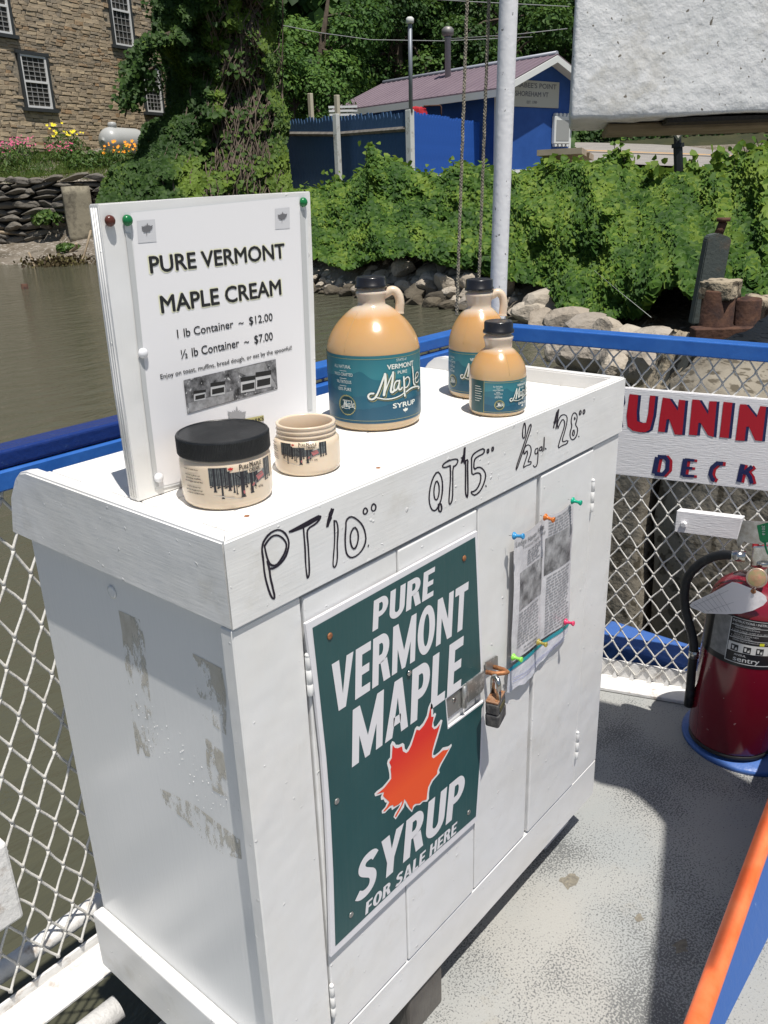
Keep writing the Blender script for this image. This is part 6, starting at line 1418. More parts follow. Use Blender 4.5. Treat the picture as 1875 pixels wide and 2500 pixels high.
# ================================================================ broken concrete pier beside the ferry
M_conc = mat('old_aggregate_concrete', (0.30, 0.27, 0.215), .95, var=(0.20, 0.175, 0.135), vs=3, speck=(0.10, 0.085, 0.06), sps=24, spt=(.56, .62), dirt=(0.16, 0.13, 0.09), dts=2.5, dtt=(.5, .72), bump=.007, bs=30)
M_rubble = mat('rough_pebble_concrete', (0.44, 0.37, 0.26), .95, var=(0.30, 0.25, 0.18), vs=7, speck=(0.10, 0.08, 0.055), sps=16, spt=(.54, .60), bump=.02, bs=22)
def rough_block(name, lo, hi, m, parent, cuts=10, amp=.03, fr=3.0, seed=0, M_=None, top=None):
    bm = bmesh.new(); add_box(bm, lo, hi); bmesh.ops.subdivide_edges(bm, edges=bm.edges[:], cuts=cuts, use_grid_fill=True); bm.normal_update()
    for v in bm.verts:
        if top is not None and v.co.z > (lo[2] + hi[2]) / 2:
            k = (v.co.z - (lo[2] + hi[2]) / 2) / ((hi[2] - lo[2]) / 2); v.co.z += k * top(v.co.x, v.co.y)
        q = v.co * fr + Vector((seed, 0, 0)); v.co += v.normal * (amp * noise.noise(q) + amp * .5 * noise.noise(q * 3.1))
        if M_ is not None: v.co = M_ @ v.co
    return bm_obj(name, bm, m, parent, True)
pier = thing('concrete_pier', (2.8, 0, -.5), 'old cracked concrete pier with a rough pebbly top close beyond the end mesh', 'pier')
rough_block('pier_block', (2.25, -2.6, -.9), (3.5, 0.43, .62), M_conc, pier, 16, .035, 2.2, 1, None, lambda x, y: .10 * math.sin(y * 2.3) + (x - 2.25) * .12)
rough_block('pier_block', (2.22, 0.475, -.9), (3.3, 1.02, .60), M_conc, pier, 12, .02, 2.2, 5, None, lambda x, y: -.30 * (y - .475) - (x - 2.22) * .05)
rough_block('pier_crown', (3.1, -2.6, .1), (4.4, 0.02, .60), M_rubble, pier, 22, .06, 6.0, 9, None, lambda x, y: .10 * math.sin(y * 4))
c0 = atr(1690, 800, 5.2)
ch = thing('concrete_chunk', (c0[0], c0[1], -.5), 'tilted beige slab of broken pebbly concrete to the left of the rusty pilings', 'concrete')
Mx = Matrix.Translation(Vector(c0) + Vector((0, 0, -.25))) @ Matrix.Rotation(math.radians(-40), 4, 'Z') @ Matrix.Rotation(math.radians(24), 4, 'Y')
rough_block('slab', (-.13, -.20, -.75), (.12, .16, .20), M_rubble, ch, 20, .03, 7, 3, Mx)
c1 = atr(1885, 800, 5.3)
ch2 = thing('concrete_chunk', (c1[0], c1[1], -.5), 'pebbly concrete lump to the right of the rusty pilings, cut by the photo edge', 'concrete')
rough_block('slab', (-.10, -.4, -.8), (.5, .14, .16), M_rubble, ch2, 20, .03, 7, 13, Matrix.Translation(Vector(c1)) @ Matrix.Rotation(math.radians(-48), 4, 'Z'))
# rusty pilings
def piling(x, ytop, r, rad, label, cap):
    p = atr(x, ytop, r); t = thing('rusty_piling', (p[0], p[1], -.8), label, 'piling', 'rusty pipe pilings')
    prof = [(rad, -.8), (rad, p[2] - .20), (rad * 1.03, p[2] - .198), (rad * 1.03, p[2] - .185), (rad * .99, p[2] - .18), (rad * .99, p[2] - .01), (rad * .93, p[2]), (rad * .85, p[2] - .015)]
    lathe('pipe', prof, M_rust, t, n=28, c=(p[0], p[1], 0))
    if cap: rough_block('concrete_fill', (-rad * .95, -rad * .95, -.05), (rad * .98, rad * .95, .045), M_rubble, t, 6, .014, 12, 4, Matrix.Translation(Vector(p) + Vector((.01, 0, .0))))
    else: lathe('crumbled_top', [(rad * .9, -.03), (rad * .5, .01), (.01, .02)], M_rust, t, n=14, c=(p[0], p[1], p[2] - .01))
    return p
pp = piling(1757, 706, 5.0, .088, 'left rusty pipe piling capped with broken pebbly concrete', True)
pq = piling(1826, 728, 5.05, .075, 'right rusty pipe piling with a crumbled dark top', False)
bnd = thing('steel_band', (pp[0], pp[1], pp[2] - .2), 'rusty steel band clamping the two pipe pilings together', 'band')
mid = (pp + pq) / 2; dv = pq - pp; an = math.atan2(dv[1], dv[0])
box('plate', (-.22, -.10, -.30), (.20, .005, -.17), M_rust, bnd, bev=.006, M=Matrix.Translation((mid[0], mid[1], pp[2] - .02)) @ Matrix.Rotation(an, 4, 'Z') @ Matrix.Translation((0, -.02, 0)))
# dark steel post behind
sp_ = thing('mooring_post', atr(1740, 720, 5.8), 'leaning dark grey steel post with a rusty pin on top, behind the pilings', 'post')
a = atr(1727, 745, 5.7); b_ = atr(1757, 585, 5.7); dd_ = Vector(b_) - Vector(a); hx = Vector((0.643, -0.766, 0)) * .073
sd = Vector((.61, .51, 0)) * .10
P = [Vector(a) - hx - dd_ * .3, Vector(a) + hx - dd_ * .3, Vector(b_) + hx, Vector(b_) + hx * .7 + dd_ * .04, Vector(b_) - hx * .2 + dd_ * .10, Vector(b_) - hx * .9 + dd_ * .06, Vector(b_) - hx]
bm = bmesh.new(); A_ = [bm.verts.new(p) for p in P]; B_ = [bm.verts.new(p + sd) for p in P]; bm.faces.new(A_); bm.faces.new(B_[::-1])
for i in range(7): bm.faces.new((A_[i], B_[i], B_[(i + 1) % 7], A_[(i + 1) % 7]))
bmesh.ops.bevel(bm, geom=bm.edges[:], offset=.006, segments=2, affect='EDGES')
bm_obj('shaft', bm, mat('dark_grey_post_paint', (0.075, 0.09, 0.085), .7, dirt=(.14, .11, .08), dts=6, dtt=(.55, .75), bump=.004, bs=30), sp_)
q0 = Vector(b_) + dd_ * .04 + sd * .5; q1 = Vector(atr(1766, 541, 5.75))
tube('pin', [q0, q1], .026, M_rust, sp_, n=14); tube('pin_head', [q1, q1 + Vector((0, 0, .022))], .040, M_rust, sp_, n=14)
# spider-web fishing line
tag(tube('fishing_line', [atr(1450, 660, 7), atr(1510, 710, 6), atr(1590, 775, 4.4)], .0015, mat('pale_thread', (.5, .52, .48), .4), n=4), 'pale stray fishing line slanting down across the vines', 'line')

# ================================================================ hanging white block and post
wb = thing('white_ballast_block', atr(1640, 200, 3.0), 'big white block with thick flaking paint hanging in the top right corner', 'block')
Lx, Rx = 1392, 2150; D = 2.9
a = atr(Lx, 292, D); hx = Vector((0.643, -0.766, 0)).normalized(); fw = Vector((*heading(1385), 0))
m_blk = mat('thick_flaking_white_paint', (0.80, 0.80, 0.79), .5, dirt=(0.52, 0.49, 0.42), dts=4, dtt=(.53, .74), var=(0.72, 0.73, 0.72), vs=16, speck=(0.17, 0.15, 0.12), sps=46, spt=(.70, .735), bump=.004, bs=38)
bm = bmesh.new(); add_box(bm, (0, 0, 0), (1.15, .62, 1.0), bev=.012, seg=2)
bmesh.ops.subdivide_edges(bm, edges=[e for e in bm.edges if e.calc_length() > .2], cuts=40, use_grid_fill=True); bm.normal_update()
Mb = Matrix.Translation(Vector(a)) @ Matrix(((hx.x, fw.x, 0, 0), (hx.y, fw.y, 0, 0), (0, 0, 1, 0), (0, 0, 0, 1)))
for v in bm.verts:
    c_ = v.co.copy(); e = .006 * noise.noise(c_ * 3.0) + .003 * noise.noise(c_ * 17) + .0025 * noise.noise(c_ * 41)
    if c_.z < .12 and c_.x < .25: v.co += Vector((0, 0, .005 * noise.noise(c_ * 12)))
    v.co += v.normal * e; v.co = Mb @ v.co
bm_obj('body', bm, m_blk, wb, True)
box('underside_groove', (.30, .015, -.016), (1.14, .20, -.004), mat('dark_rotten_wood', (0.035, 0.03, 0.025), .95, bump=.01, bs=60), wb, M=Mb)
box('underside_board', (.12, .20, -.03), (1.14, .60, -.005), mat('stained_tan_board', (0.30, 0.25, 0.17), .9, var=(.2, .16, .1), vs=6), wb, bev=.006, M=Mb)
for k in (.1, .9): tube('lifting_chain', [Mb @ Vector((k, .3, 1.0)), Mb @ Vector((k, .3, 3.0))], .012, M_steelwhite, wb, n=8)
fp = thing('forked_post', gp(1655, 12.6, 1.4), 'short black post with a forked top standing behind the vines below the white block', 'post')
g2 = Bag(); A1 = atr(1657, 420, 12.6); A2 = atr(1655, 360, 12.6); g2.tube([A1, A2], .062, 8); g2.tube([A2, atr(1655, 350, 12.6)], .085, 8); g2.tube([A2, atr(1653, 318, 12.6)], .05, 8)
g2.build('post', mat('black_post_paint', (.015, .017, .02), .5), fp); g2 = Bag(); g2.tube([atr(1645, 320, 12.5), atr(1656, 338, 12.5), atr(1668, 320, 12.5)], .035, 6); g2.build('fork', mat('pale_fork', (.4, .38, .33), .6), fp)

# ================================================================ stone mill building
W0 = gp(89, 36.0, 0); W1 = gp(373, 40.5, 0); WU = (W1 - W0); WU[2] = 0; WU /= np.linalg.norm(WU); WN = np.array([WU[1], -WU[0], 0.0])
if WN @ (CAM - W0) < 0: WN = -WN
def wall_sz(x, y):
    p = onp(x, y, W0, WN); return float((p - W0) @ WU), float(p[2])
def wpt(s, z, h=0.0): return tuple(W0 + WU * s + WN * h + np.array([0, 0, z]))
M_stone = stone_mat('tan_rubble_stone', (0.52, 0.44, 0.33), (0.42, 0.36, 0.275), (0.33, 0.31, 0.275), .012, 9, 1.2)
nt = M_stone.node_tree; bs_n = nt.nodes['Principled BSDF']; src = bs_n.inputs['Base Color'].links[0].from_socket
gi = nt.nodes.new('ShaderNodeNewGeometry'); f = ramp(nt, gi.outputs['Random Per Island'], ((0, (.80, .81, .83)), (.3, (1, .98, .95)), (.65, (1.12, 1.07, 1.0)), (.85, (.92, .88, .82)), (1, (1.1, .88, .68))))
mx = nt.nodes.new('ShaderNodeMix'); mx.data_type = 'RGBA'; mx.blend_type = 'MULTIPLY'; mx.inputs[0].default_value = 1; nt.links.new(src, mx.inputs[6]); nt.links.new(f, mx.inputs[7]); nt.links.new(mx.outputs[2], bs_n.inputs['Base Color'])
M_mortar = mat('lime_mortar', (0.36, 0.31, 0.235), .95, var=(0.2, 0.17, 0.13), vs=1.5, bump=.02, bs=12)
mill = thing('stone_mill', wpt(0, 3.1), 'tall tan rubble-stone mill building with white sash windows, top left corner', 'building')
s_lo, s_hi = wall_sz(-420, 300)[0], wall_sz(560, 200)[0]
wl_ = box('wall', (s_lo, -8, 2.2), (s_hi, -.045, 15), M_mortar, mill, M=Matrix((tuple(WU[:1]) + (WN[0], 0, W0[0]), (WU[1], WN[1], 0, W0[1]), (0, 0, 1, 0), (0, 0, 0, 1))))
WINS = [((47, 136), (131, 271)), ((346, 165), (400, 280)), ((263, -60), (326, 118)), ((-58, -60), (31, 86)), ((-260, 110), (-172, 262))]
wr = []
for a, b in WINS:
    yc = (a[1] + b[1]) / 2; sc = wall_sz((a[0] + b[0]) / 2, yc)[0]; z1 = wall_sz((a[0] + b[0]) / 2, a[1])[1]; z0 = wall_sz((a[0] + b[0]) / 2, b[1])[1]
    w = abs(wall_sz(b[0], yc)[0] - wall_sz(a[0], yc)[0]) * .86
    wr.append((sc - w / 2, sc + w / 2, z0, z1))
STM = []
for k in range(7):
    rs = random.Random(40 + k); bm = bmesh.new(); add_box(bm, (-.5, -.5, -.5), (.5, .5, .5))
    for v in bm.verts: v.co += Vector((rs.uniform(-.10, .10), 0, rs.uniform(-.14, .14)))
    fr = [f for f in bm.faces if f.normal.y > .9]; r = bmesh.ops.inset_region(bm, faces=fr, thickness=.10, depth=0)
    for f in fr:
        for v in f.verts: v.co.y += rs.uniform(.0, .10)
    me = bpy.data.meshes.new('stone'); bm.to_mesh(me); bm.free(); me.materials.append(M_stone); STM.append(me)
def basis(U, N, p, sx, sy, sz): return Matrix(((U[0] * sx, N[0] * sy, 0, p[0]), (U[1] * sx, N[1] * sy, 0, p[1]), (0, 0, sz, p[2]), (0, 0, 0, 1)))
cand = []; rs = random.Random(21)
s_a, s_b = wall_sz(-40, 300)[0], wall_sz(470, 200)[0]; z = 2.9
while z < 10.6:
    hgt = rs.uniform(.08, .165); s = s_a + rs.uniform(0, .3)
    while s < s_b:
        w = rs.uniform(.15, .50); ok = all(not (s + w > a + .02 and s < b - .02 and z + hgt > c + .02 and z < d - .02) for a, b, c, d in wr)
        if ok: cand.append((s + w / 2, z + hgt / 2 + rs.uniform(-.02, .02), w * .95, hgt * .93 * rs.uniform(.85, 1.1)))
        s += w
    z += hgt
def pix(P):
    q = (np.asarray(P) - CAM) @ CM; return CX + FPX * q[0] / -q[2], CY - FPX * q[1] / -q[2]
vis = []; rest = []
for c in cand:
    x, y = pix(wpt(c[0], c[1])); (vis if (-5 < x < 400 and -5 < y < 372) else rest).append(c)
vis.sort(key=lambda c: -c[2] * c[3]); rest += vis[290:]; vis = vis[:290]
for c in vis: piece('stone', rs.choice(STM), basis(WU, WN, wpt(c[0], c[1], -.072 + rs.uniform(-.006, .014)), c[2], .10, c[3]), wl_)
bag = Bag()
for c in rest:
    me = rs.choice(STM); B_ = basis(WU, WN, wpt(c[0], c[1], -.072 + rs.uniform(-.006, .014)), c[2], .10, c[3]); bag.add([B_ @ v.co for v in me.vertices], [tuple(p.vertices) for p in me.polygons])
o = bag.build('stonework', M_stone, wl_); o['kind'] = 'stuff'
M_trim = mat('dark_slate_trim', (0.045, 0.05, 0.052), .6); M_sash = mat('white_sash_paint', (0.78, 0.78, 0.76), .5); M_glass = mat('dark_window_glass', (0.03, 0.03, 0.028), .3, spec=.15, var=(.09, .085, .075), vs=1.5)
MW = Matrix(((WU[0], WN[0], 0, W0[0]), (WU[1], WN[1], 0, W0[1]), (0, 0, 1, 0), (0, 0, 0, 1)))
def window(a, b, c, d):
    t = .10; bm = bmesh.new()
    add_box(bm, (a, -.07, c + .10), (a + t, .05, d), M=MW); add_box(bm, (b - t, -.07, c + .10), (b, .05, d), M=MW)
    w = bm_obj('window', bm, M_trim, mill)
    box('lintel', (a - .06, -.07, d + .002), (b + .06, .055, d + .11), M_trim, w, M=MW); box('sill', (a - .12, -.07, c - .02), (b + .12, .09, c + .098), M_trim, w, M=MW)
    ia, ib, ic, id_ = a + t + .002, b - t - .002, c + .10, d - .002; f = .075; bm = bmesh.new()
    add_box(bm, (ia, -.04, ic), (ia + f, .025, id_), M=MW); add_box(bm, (ib - f, -.04, ic), (ib, .025, id_), M=MW)
    add_box(bm, (ia + f, -.04, ic), (ib - f, .025, ic + f), M=MW); add_box(bm, (ia + f, -.04, id_ - f), (ib - f, .025, id_), M=MW); mid = (ic + id_) / 2
    add_box(bm, (ia + f, -.04, mid - f / 2), (ib - f, .03, mid + f / 2), M=MW); bm_obj('frame', bm, M_sash, w)
    bm = bmesh.new()
    for i in range(1, 4): x = ia + f + (ib - ia - 2 * f) * i / 4; add_box(bm, (x - .011, -.022, ic + f), (x + .011, -.004, id_ - f), M=MW)
    for q0, q1 in ((ic + f, mid - f / 2), (mid + f / 2, id_ - f)):
        for i in range(1, 5): zz = q0 + (q1 - q0) * i / 5; add_box(bm, (ia + f, -.020, zz - .011), (ib - f, -.006, zz + .011), M=MW)
    o = bm_obj('muntins', bm, mat('grey_muntin_paint', (.36, .36, .35), .6), w)
    for q0, q1 in ((ic + f, mid - f / 2), (mid + f / 2, id_ - f)): box('pane', (ia + f, -.036, q0), (ib - f, -.028, q1), M_glass, w, M=MW)
for r_ in wr: window(*r_)

# ---------------------------------------------------------------- dry stone retaining wall, garden and beach on the left
D0 = gp(-400, 33.4, 0); D1 = gp(290, 30.0, 0); DU = D1 - D0; DL = np.linalg.norm(DU); DU /= DL; DN = np.array([DU[1], -DU[0], 0.0])
if DN @ (CAM - D0) < 0: DN = -DN
rw = thing('dry_stone_wall', gp(60, 32.3, 0), 'low dark grey dry stone wall above the muddy beach on the left', 'stone wall')
M_slate = stone_mat('dark_grey_ledge_stone', (0.17, 0.16, 0.145), (0.11, 0.105, 0.095), (0.24, 0.21, 0.16), .03, 7, 2)
STD = []
for me in RM: m2 = me.copy(); m2.materials.clear(); m2.materials.append(M_slate); STD.append(m2)
MD = Matrix(((DU[0], DN[0], 0, D0[0]), (DU[1], DN[1], 0, D0[1]), (0, 0, 1, 0), (0, 0, 0, 1)))
box('backing', (0, -.6, -.3), (DL, -.12, 1.76), mat('dark_joint_soil', (.022, .02, .017), 1.0), rw, M=MD)
z = -.02; rs = random.Random(9)
while z < 1.75:
    hgt = rs.uniform(.13, .26); s = 0.0
    while s < DL:
        w = rs.uniform(.3, .85); p = D0 + DU * (s + w / 2) + DN * rs.uniform(-.13, .03) + np.array([0, 0, z + hgt / 2 + rs.uniform(-.03, .03)]); x, y = pix(p)
        if -60 < x < 262: piece('stone', rs.choice(STD), basis(DU, DN, p, w * 1.38, .42, hgt * rs.uniform(1.35, 1.7)) @ Matrix.Rotation(rs.uniform(-.12, .12), 4, 'Y'), rw)
        s += w
    z += hgt
cb = thing('concrete_buttress', gp(190, 30.2, 0), 'weathered concrete buttress at the end of the dry stone wall', 'concrete')
p = gp(187, 30.1, 0)
rough_block('block', (-.42, -.3, -.1), (.40, .35, 1.62), mat('stained_old_concrete', (0.30, 0.27, 0.2), .95, dirt=(.08, .07, .055), dts=1.8, dtt=(.45, .65), bump=.01, bs=9), cb, 6, .02, 2, 2, Matrix.Translation(Vector(p)) @ Matrix.Rotation(math.radians(-28), 4, 'Z'))
M_grass = leaf_mat('lawn_grass', (0.05, 0.10, 0.018), (0.09, 0.15, 0.025), (0.17, 0.21, 0.05), .3)
P, N, S, Tn = [], [], [], []
for i in range(15000):
    x = RNG.uniform(-350, 330); f = RNG.random(); r0 = 32.5 - (x / 250) * 1.9 if x > 0 else 32.5; r = r0 + f * 5.5; z = gz(x, r)
    P.append(gp(x, r, z + .06)); N.append(RNG.normal(0, 1, 3) * np.array([1, 1, .15])); S.append(RNG.uniform(.05, .13)); Tn.append(RNG.random())
o = leaves('lawn', P, N, np.array(S), M_grass, None, np.array(Tn), shape='blade', seed=5); tag(o, kind='stuff')
lw = [gp(x, r, gz(x, r) + .02) for r in (32.6, 33.6, 35, 37, 39) for x in range(-500, 341, 60)]
nn = len(range(-500, 341, 60)); mesh_l = mesh('lawn_soil', lw, [(j * nn + i, j * nn + i + 1, (j + 1) * nn + i + 1, (j + 1) * nn + i) for j in range(4) for i in range(nn - 1)], mat('green_turf', (0.07, 0.10, 0.025), 1.0, var=(.045, .06, .02), vs=2)); tag(mesh_l, kind='structure')
M_herb = leaf_mat('garden_leaves', (0.035, 0.08, 0.02), (0.07, 0.13, 0.03), (0.12, 0.19, 0.05), .3)
def clump(name, x, y, r, w, h, n, label, col, nfl, fsize, cat, m=None, shape='slim', grp=None, fl_hi=1.0):
    b = atr(x, y, r); t = thing(name, b, label, cat, grp); P, N, S = [], [], []
    for i in range(n):
        a = RNG.uniform(0, 6.28); q = RNG.random() ** .5 * w; zz = RNG.random() ** .8 * h * (1 - .4 * (q / w) ** 2)
        P.append(b + np.array([math.cos(a) * q, math.sin(a) * q, zz])); N.append(np.array([math.cos(a) * .5, math.sin(a) * .5, .6])); S.append(RNG.uniform(.07, .17))
    leaves('foliage', P, N, np.array(S), m or M_herb, t, shape=shape, seed=int(x) + 7)
    bg_ = Bag()
    for i in range(int(nfl * 1.6)):
        a = RNG.uniform(0, 6.28); q = RNG.random() ** .5 * w * .8; c = b + np.array([math.cos(a) * q, math.sin(a) * q, h * RNG.uniform(.75, 1.15) * fl_hi])
        nrm = Vector((CAM - c)).normalized() * .7 + Vector((0, 0, .6)); nrm.normalize(); u, w_ = frame_of(nrm)
        R_ = fsize * .62 * RNG.uniform(.6, 1.2)
        V = [Vector(c)] + [Vector(c) + (u * math.cos(k * PI / 5) + w_ * math.sin(k * PI / 5)) * R_ * (1 if k % 2 else .45) + nrm * R_ * (.4 if k % 2 else .1) for k in range(10)]
        bg_.add(V, [(0, 1 + k, 1 + (k + 1) % 10) for k in range(10)])
    if nfl: o = bg_.build('flowers', mat('petals', col, .6), t); o['kind'] = 'stuff'
    return t
clump('pink_flower_plant', 12, 425, 34.0, .75, .9, 420, 'leafy plants with pink flowers at the left photo edge', (0.60, 0.10, 0.22), 30, .07, 'flowers')
clump('pink_flower_plant', 62, 405, 35.2, .6, .85, 300, 'pink flowering clump below the lower left mill window', (0.60, 0.12, 0.24), 28, .07, 'flowers')
clump('pink_flower_plant', 150, 415, 34.8, .65, .8, 360, 'pink flowering clump below the yellow lilies', (0.58, 0.10, 0.20), 34, .06, 'flowers')
clump('yellow_lily', 160, 395, 35.8, .7, 1.15, 420, 'tall plant with yellow lily blooms in front of the mill wall', (0.85, 0.70, 0.02), 9, .13, 'flowers')
clump('yellow_lily', 188, 400, 35.5, .5, .95, 260, 'smaller yellow lilies to the left of the grey tank', (0.80, 0.66, 0.03), 6, .11, 'flowers')
clump('orange_lily', 302, 425, 32.6, .75, .95, 520, 'bright orange lilies blooming in front of the grey tank', (0.95, 0.36, 0.01), 20, .105, 'flowers', fl_hi=.95)
clump('green_shrub', 225, 430, 33.4, .9, .9, 700, 'plain green shrub in the garden left of the orange lilies', (0, 0, 0), 0, .1, 'shrub', shape='leaf')
clump('green_shrub', 100, 435, 33.3, .6, .55, 420, 'low spiky green plant at the edge of the lawn', (0, 0, 0), 0, .1, 'shrub', shape='blade')
clump('beach_weed', 120, 548, 30.6, .5, .45, 320, 'green weed growing at the foot of the stone wall', (0, 0, 0), 0, .1, 'weed', shape='leaf')
clump('beach_weed', 167, 612, 28.8, .35, .22, 200, 'small bright green weed on the muddy beach', (0, 0, 0), 0, .1, 'weed', shape='leaf')
# tank
tk = thing('propane_tank', atr(300, 360, 35.6), 'grey propane tank behind the orange lilies by the mill', 'tank')
TC = Vector(atr(300, 345, 35.6)); TU = Vector((*WU[:2], 0)); L_, R_ = .62, .46
V, F = [], []; prof = [(-L_ - .40 + .40 * (1 - math.cos(a)), R_ * math.sin(a)) for a in np.linspace(0.05, PI / 2, 7)] + [(L_ + .40 * math.sin(a), R_ * math.cos(a)) for a in np.linspace(0, PI / 2 - .05, 7)]
ax_v = Vector((-TU.y, TU.x, 0)); nn = 28
for s, rr_ in prof:
    for k in range(nn): a = 2 * PI * k / nn; V.append(TC + TU * s + (ax_v * math.cos(a) + Vector((0, 0, 1)) * math.sin(a)) * rr_)
for j in range(len(prof) - 1):
    for k in range(nn): F.append((j * nn + k, j * nn + (k + 1) % nn, (j + 1) * nn + (k + 1) % nn, (j + 1) * nn + k))
F += [tuple(range(nn)), tuple(range((len(prof) - 1) * nn, len(prof) * nn))]
M_tank = mat('pale_grey_tank_paint', (0.42, 0.43, 0.42), .35); mesh('shell', V, F, M_tank, tk, True)
lathe('valve_dome', [(.16, 0), (.16, .14), (.13, .19), (.05, .21)], M_tank, tk, n=20, c=tuple(TC - TU * .45 + Vector((0, 0, R_ - .03))))
for s in (-.45, .45): box('tank_foot', (-.06, -.3, -.75), (.06, .3, -.36), M_tank, tk, M=Matrix.Translation(TC + TU * s) @ Matrix.Rotation(math.atan2(TU.y, TU.x), 4, 'Z'))
# driftwood and sticks
M_drift = mat('bleached_driftwood', (.36, .29, .2), .9, var=(.2, .15, .1), vs=6)
def stick(pts, r0, r1, label, grp='sticks and driftwood on the beach'):
    tag(tube('driftwood', pts, [r0 + (r1 - r0) * i / (len(pts) - 1) for i in range(len(pts))], M_drift, n=7), label, 'driftwood', grp)
stick([atr(-60, 566, 31.3), atr(20, 568, 31.2), atr(60, 570, 31), atr(88, 563, 30.9)], .07, .03, 'long pale driftwood pole lying along the foot of the stone wall')
stick([atr(160, 625, 28.6), atr(172, 615, 28.5), atr(187, 603, 28.3), atr(186, 594, 28.2)], .06, .04, 'short orange-brown driftwood piece beside the bright green weed')
for i, (p, l) in enumerate((([(70, 616), (84, 650), (95, 668), (100, 688)], 'bare stick rising from the water, leftmost of four'), ([(120, 622), (121, 650), (122, 674)], 'straight upright stick between two slanted ones in the shallows'), ([(152, 640), (146, 660), (136, 676)], 'slanting stick in the shallows left of the tall branch'), ([(222, 562), (212, 600), (205, 625), (195, 642), (180, 660)], 'tall crooked branch leaning beside the notice board edge'), ([(200, 662), (190, 676)], 'short stub of stick poking from the water'))):
    stick([atr(x, y, 27.2 - k * .1) for k, (x, y) in enumerate(p)], .035, .02, l)
stk_ = atr(60, 700, 20.3); tag(tube('stake', [(stk_[0], stk_[1], -.9), tuple(stk_ + np.array([0, 0, .06]))], .075, M_rust, n=9), 'broken wooden stake standing in the open water at left', 'stake')
# debris mat at the waterline
P, N, S = [], [], []
for i in range(1500): x = RNG.normal(125, 38); r = RNG.normal(27.3, .5); P.append(gp(x, r, WZ + abs(RNG.normal(.02, .08)))); N.append(RNG.normal(0, 1, 3)); S.append(RNG.uniform(.05, .14))
leaves('shore_debris', P, N, np.array(S), leaf_mat('dead_leaf_litter', (.05, .035, .02), (.09, .07, .035), (.12, .11, .04), .1), None, shape='leaf', seed=12)

# ================================================================ vine-choked tree between mill and fence
vt = thing('vine_choked_tree', gp(500, 24, 1.2), 'tall dark tree choked with hanging brown vine stems between mill and blue fence', 'tree')
LE = [(-150, 385), (0, 392), (60, 388), (104, 384), (130, 405), (180, 424), (280, 420), (305, 365), (385, 345), (405, 290), (452, 262), (500, 250)]
RE = [(-150, 690), (0, 672), (100, 665), (200, 672), (300, 700), (350, 692), (470, 706), (500, 712)]
def vpoint(x, y, off=0.0):
    l = float(np.interp(y, [a[0] for a in LE], [a[1] for a in LE])); rr_ = float(np.interp(y, [a[0] for a in RE], [a[1] for a in RE])); f = (x - l) / (rr_ - l) * 2 - 1
    b = 2.6 * math.sqrt(max(0, 1 - min(1, abs(f)) ** 2.2)) + .8 * noise.noise(Vector((x * .011, y * .012, 1))) + .45 * noise.noise(Vector((x * .03, y * .03, 4)))
    low = max(0, (y - 300) / 200) * 2.4
    return atr(x, y, 25.5 - b - low + off)
V, F = [], []
NXv, NYv = 40, 44
for j in range(NYv + 1):
    y = -200 + 700 * j / NYv; l = float(np.interp(y, [a[0] for a in LE], [a[1] for a in LE])); rr_ = float(np.interp(y, [a[0] for a in RE], [a[1] for a in RE]))
    for i in range(NXv + 1): V.append(vpoint(l + 16 + (rr_ - l - 32) * i / NXv, y, .55))
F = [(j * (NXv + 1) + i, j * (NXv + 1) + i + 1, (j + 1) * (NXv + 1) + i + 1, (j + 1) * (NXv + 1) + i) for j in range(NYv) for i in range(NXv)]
mesh('tangle', V, F, mat('deep_shade_tangle', (0.028, 0.024, 0.016), 1.0, var=(.06, .045, .03), vs=2.5, bump=.1, bs=3), vt, True)  # dark core sheet, deep shade put into its colour
P, N, S, Tn = [], [], [], []
for i in range(40000):
    y = RNG.uniform(-170, 500); l = float(np.interp(y, [a[0] for a in LE], [a[1] for a in LE])); rr_ = float(np.interp(y, [a[0] for a in RE], [a[1] for a in RE]))
    x = l - 14 + (rr_ - l + 20) * RNG.random(); c = noise.noise(Vector((x * .017, y * .012, 7.7)))
    fx = (x - l) / (rr_ - l)
    if fx > .46 and fx < .9 and c < .16 + .10 * (y < 330) and RNG.random() < .88: continue
    p = vpoint(x, y, abs(RNG.normal(0, .3)) - .25); h = CAM - p; h[2] = 0; h /= np.linalg.norm(h)
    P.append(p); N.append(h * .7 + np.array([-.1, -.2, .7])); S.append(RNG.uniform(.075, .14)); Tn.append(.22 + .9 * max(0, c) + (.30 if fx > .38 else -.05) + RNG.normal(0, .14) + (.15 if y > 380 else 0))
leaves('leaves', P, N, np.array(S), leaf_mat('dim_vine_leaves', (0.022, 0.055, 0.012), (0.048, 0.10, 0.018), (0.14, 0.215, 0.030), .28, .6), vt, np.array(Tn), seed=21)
bag = Bag(); rs = random.Random(77)
for i in range(330):
    x = rs.gauss(588, 52) if i % 5 else rs.uniform(400, 690); y = rs.uniform(-120, 380); pts = []; L = rs.uniform(50, 260); n = 7; dx = rs.uniform(-35, 35)
    for k in range(n): f = k / (n - 1); pts.append(vpoint(min(690, max(330, x + dx * f + 14 * math.sin(f * 6 + i))), y + L * f, rs.uniform(-.12, .12) - .1))
    bag.tube(pts, rs.uniform(.007, .019), 4)
o = bag.build('hanging_vines', M_stem, vt, True); o['kind'] = 'stuff'
P, N, S, Tn = [], [], [], []
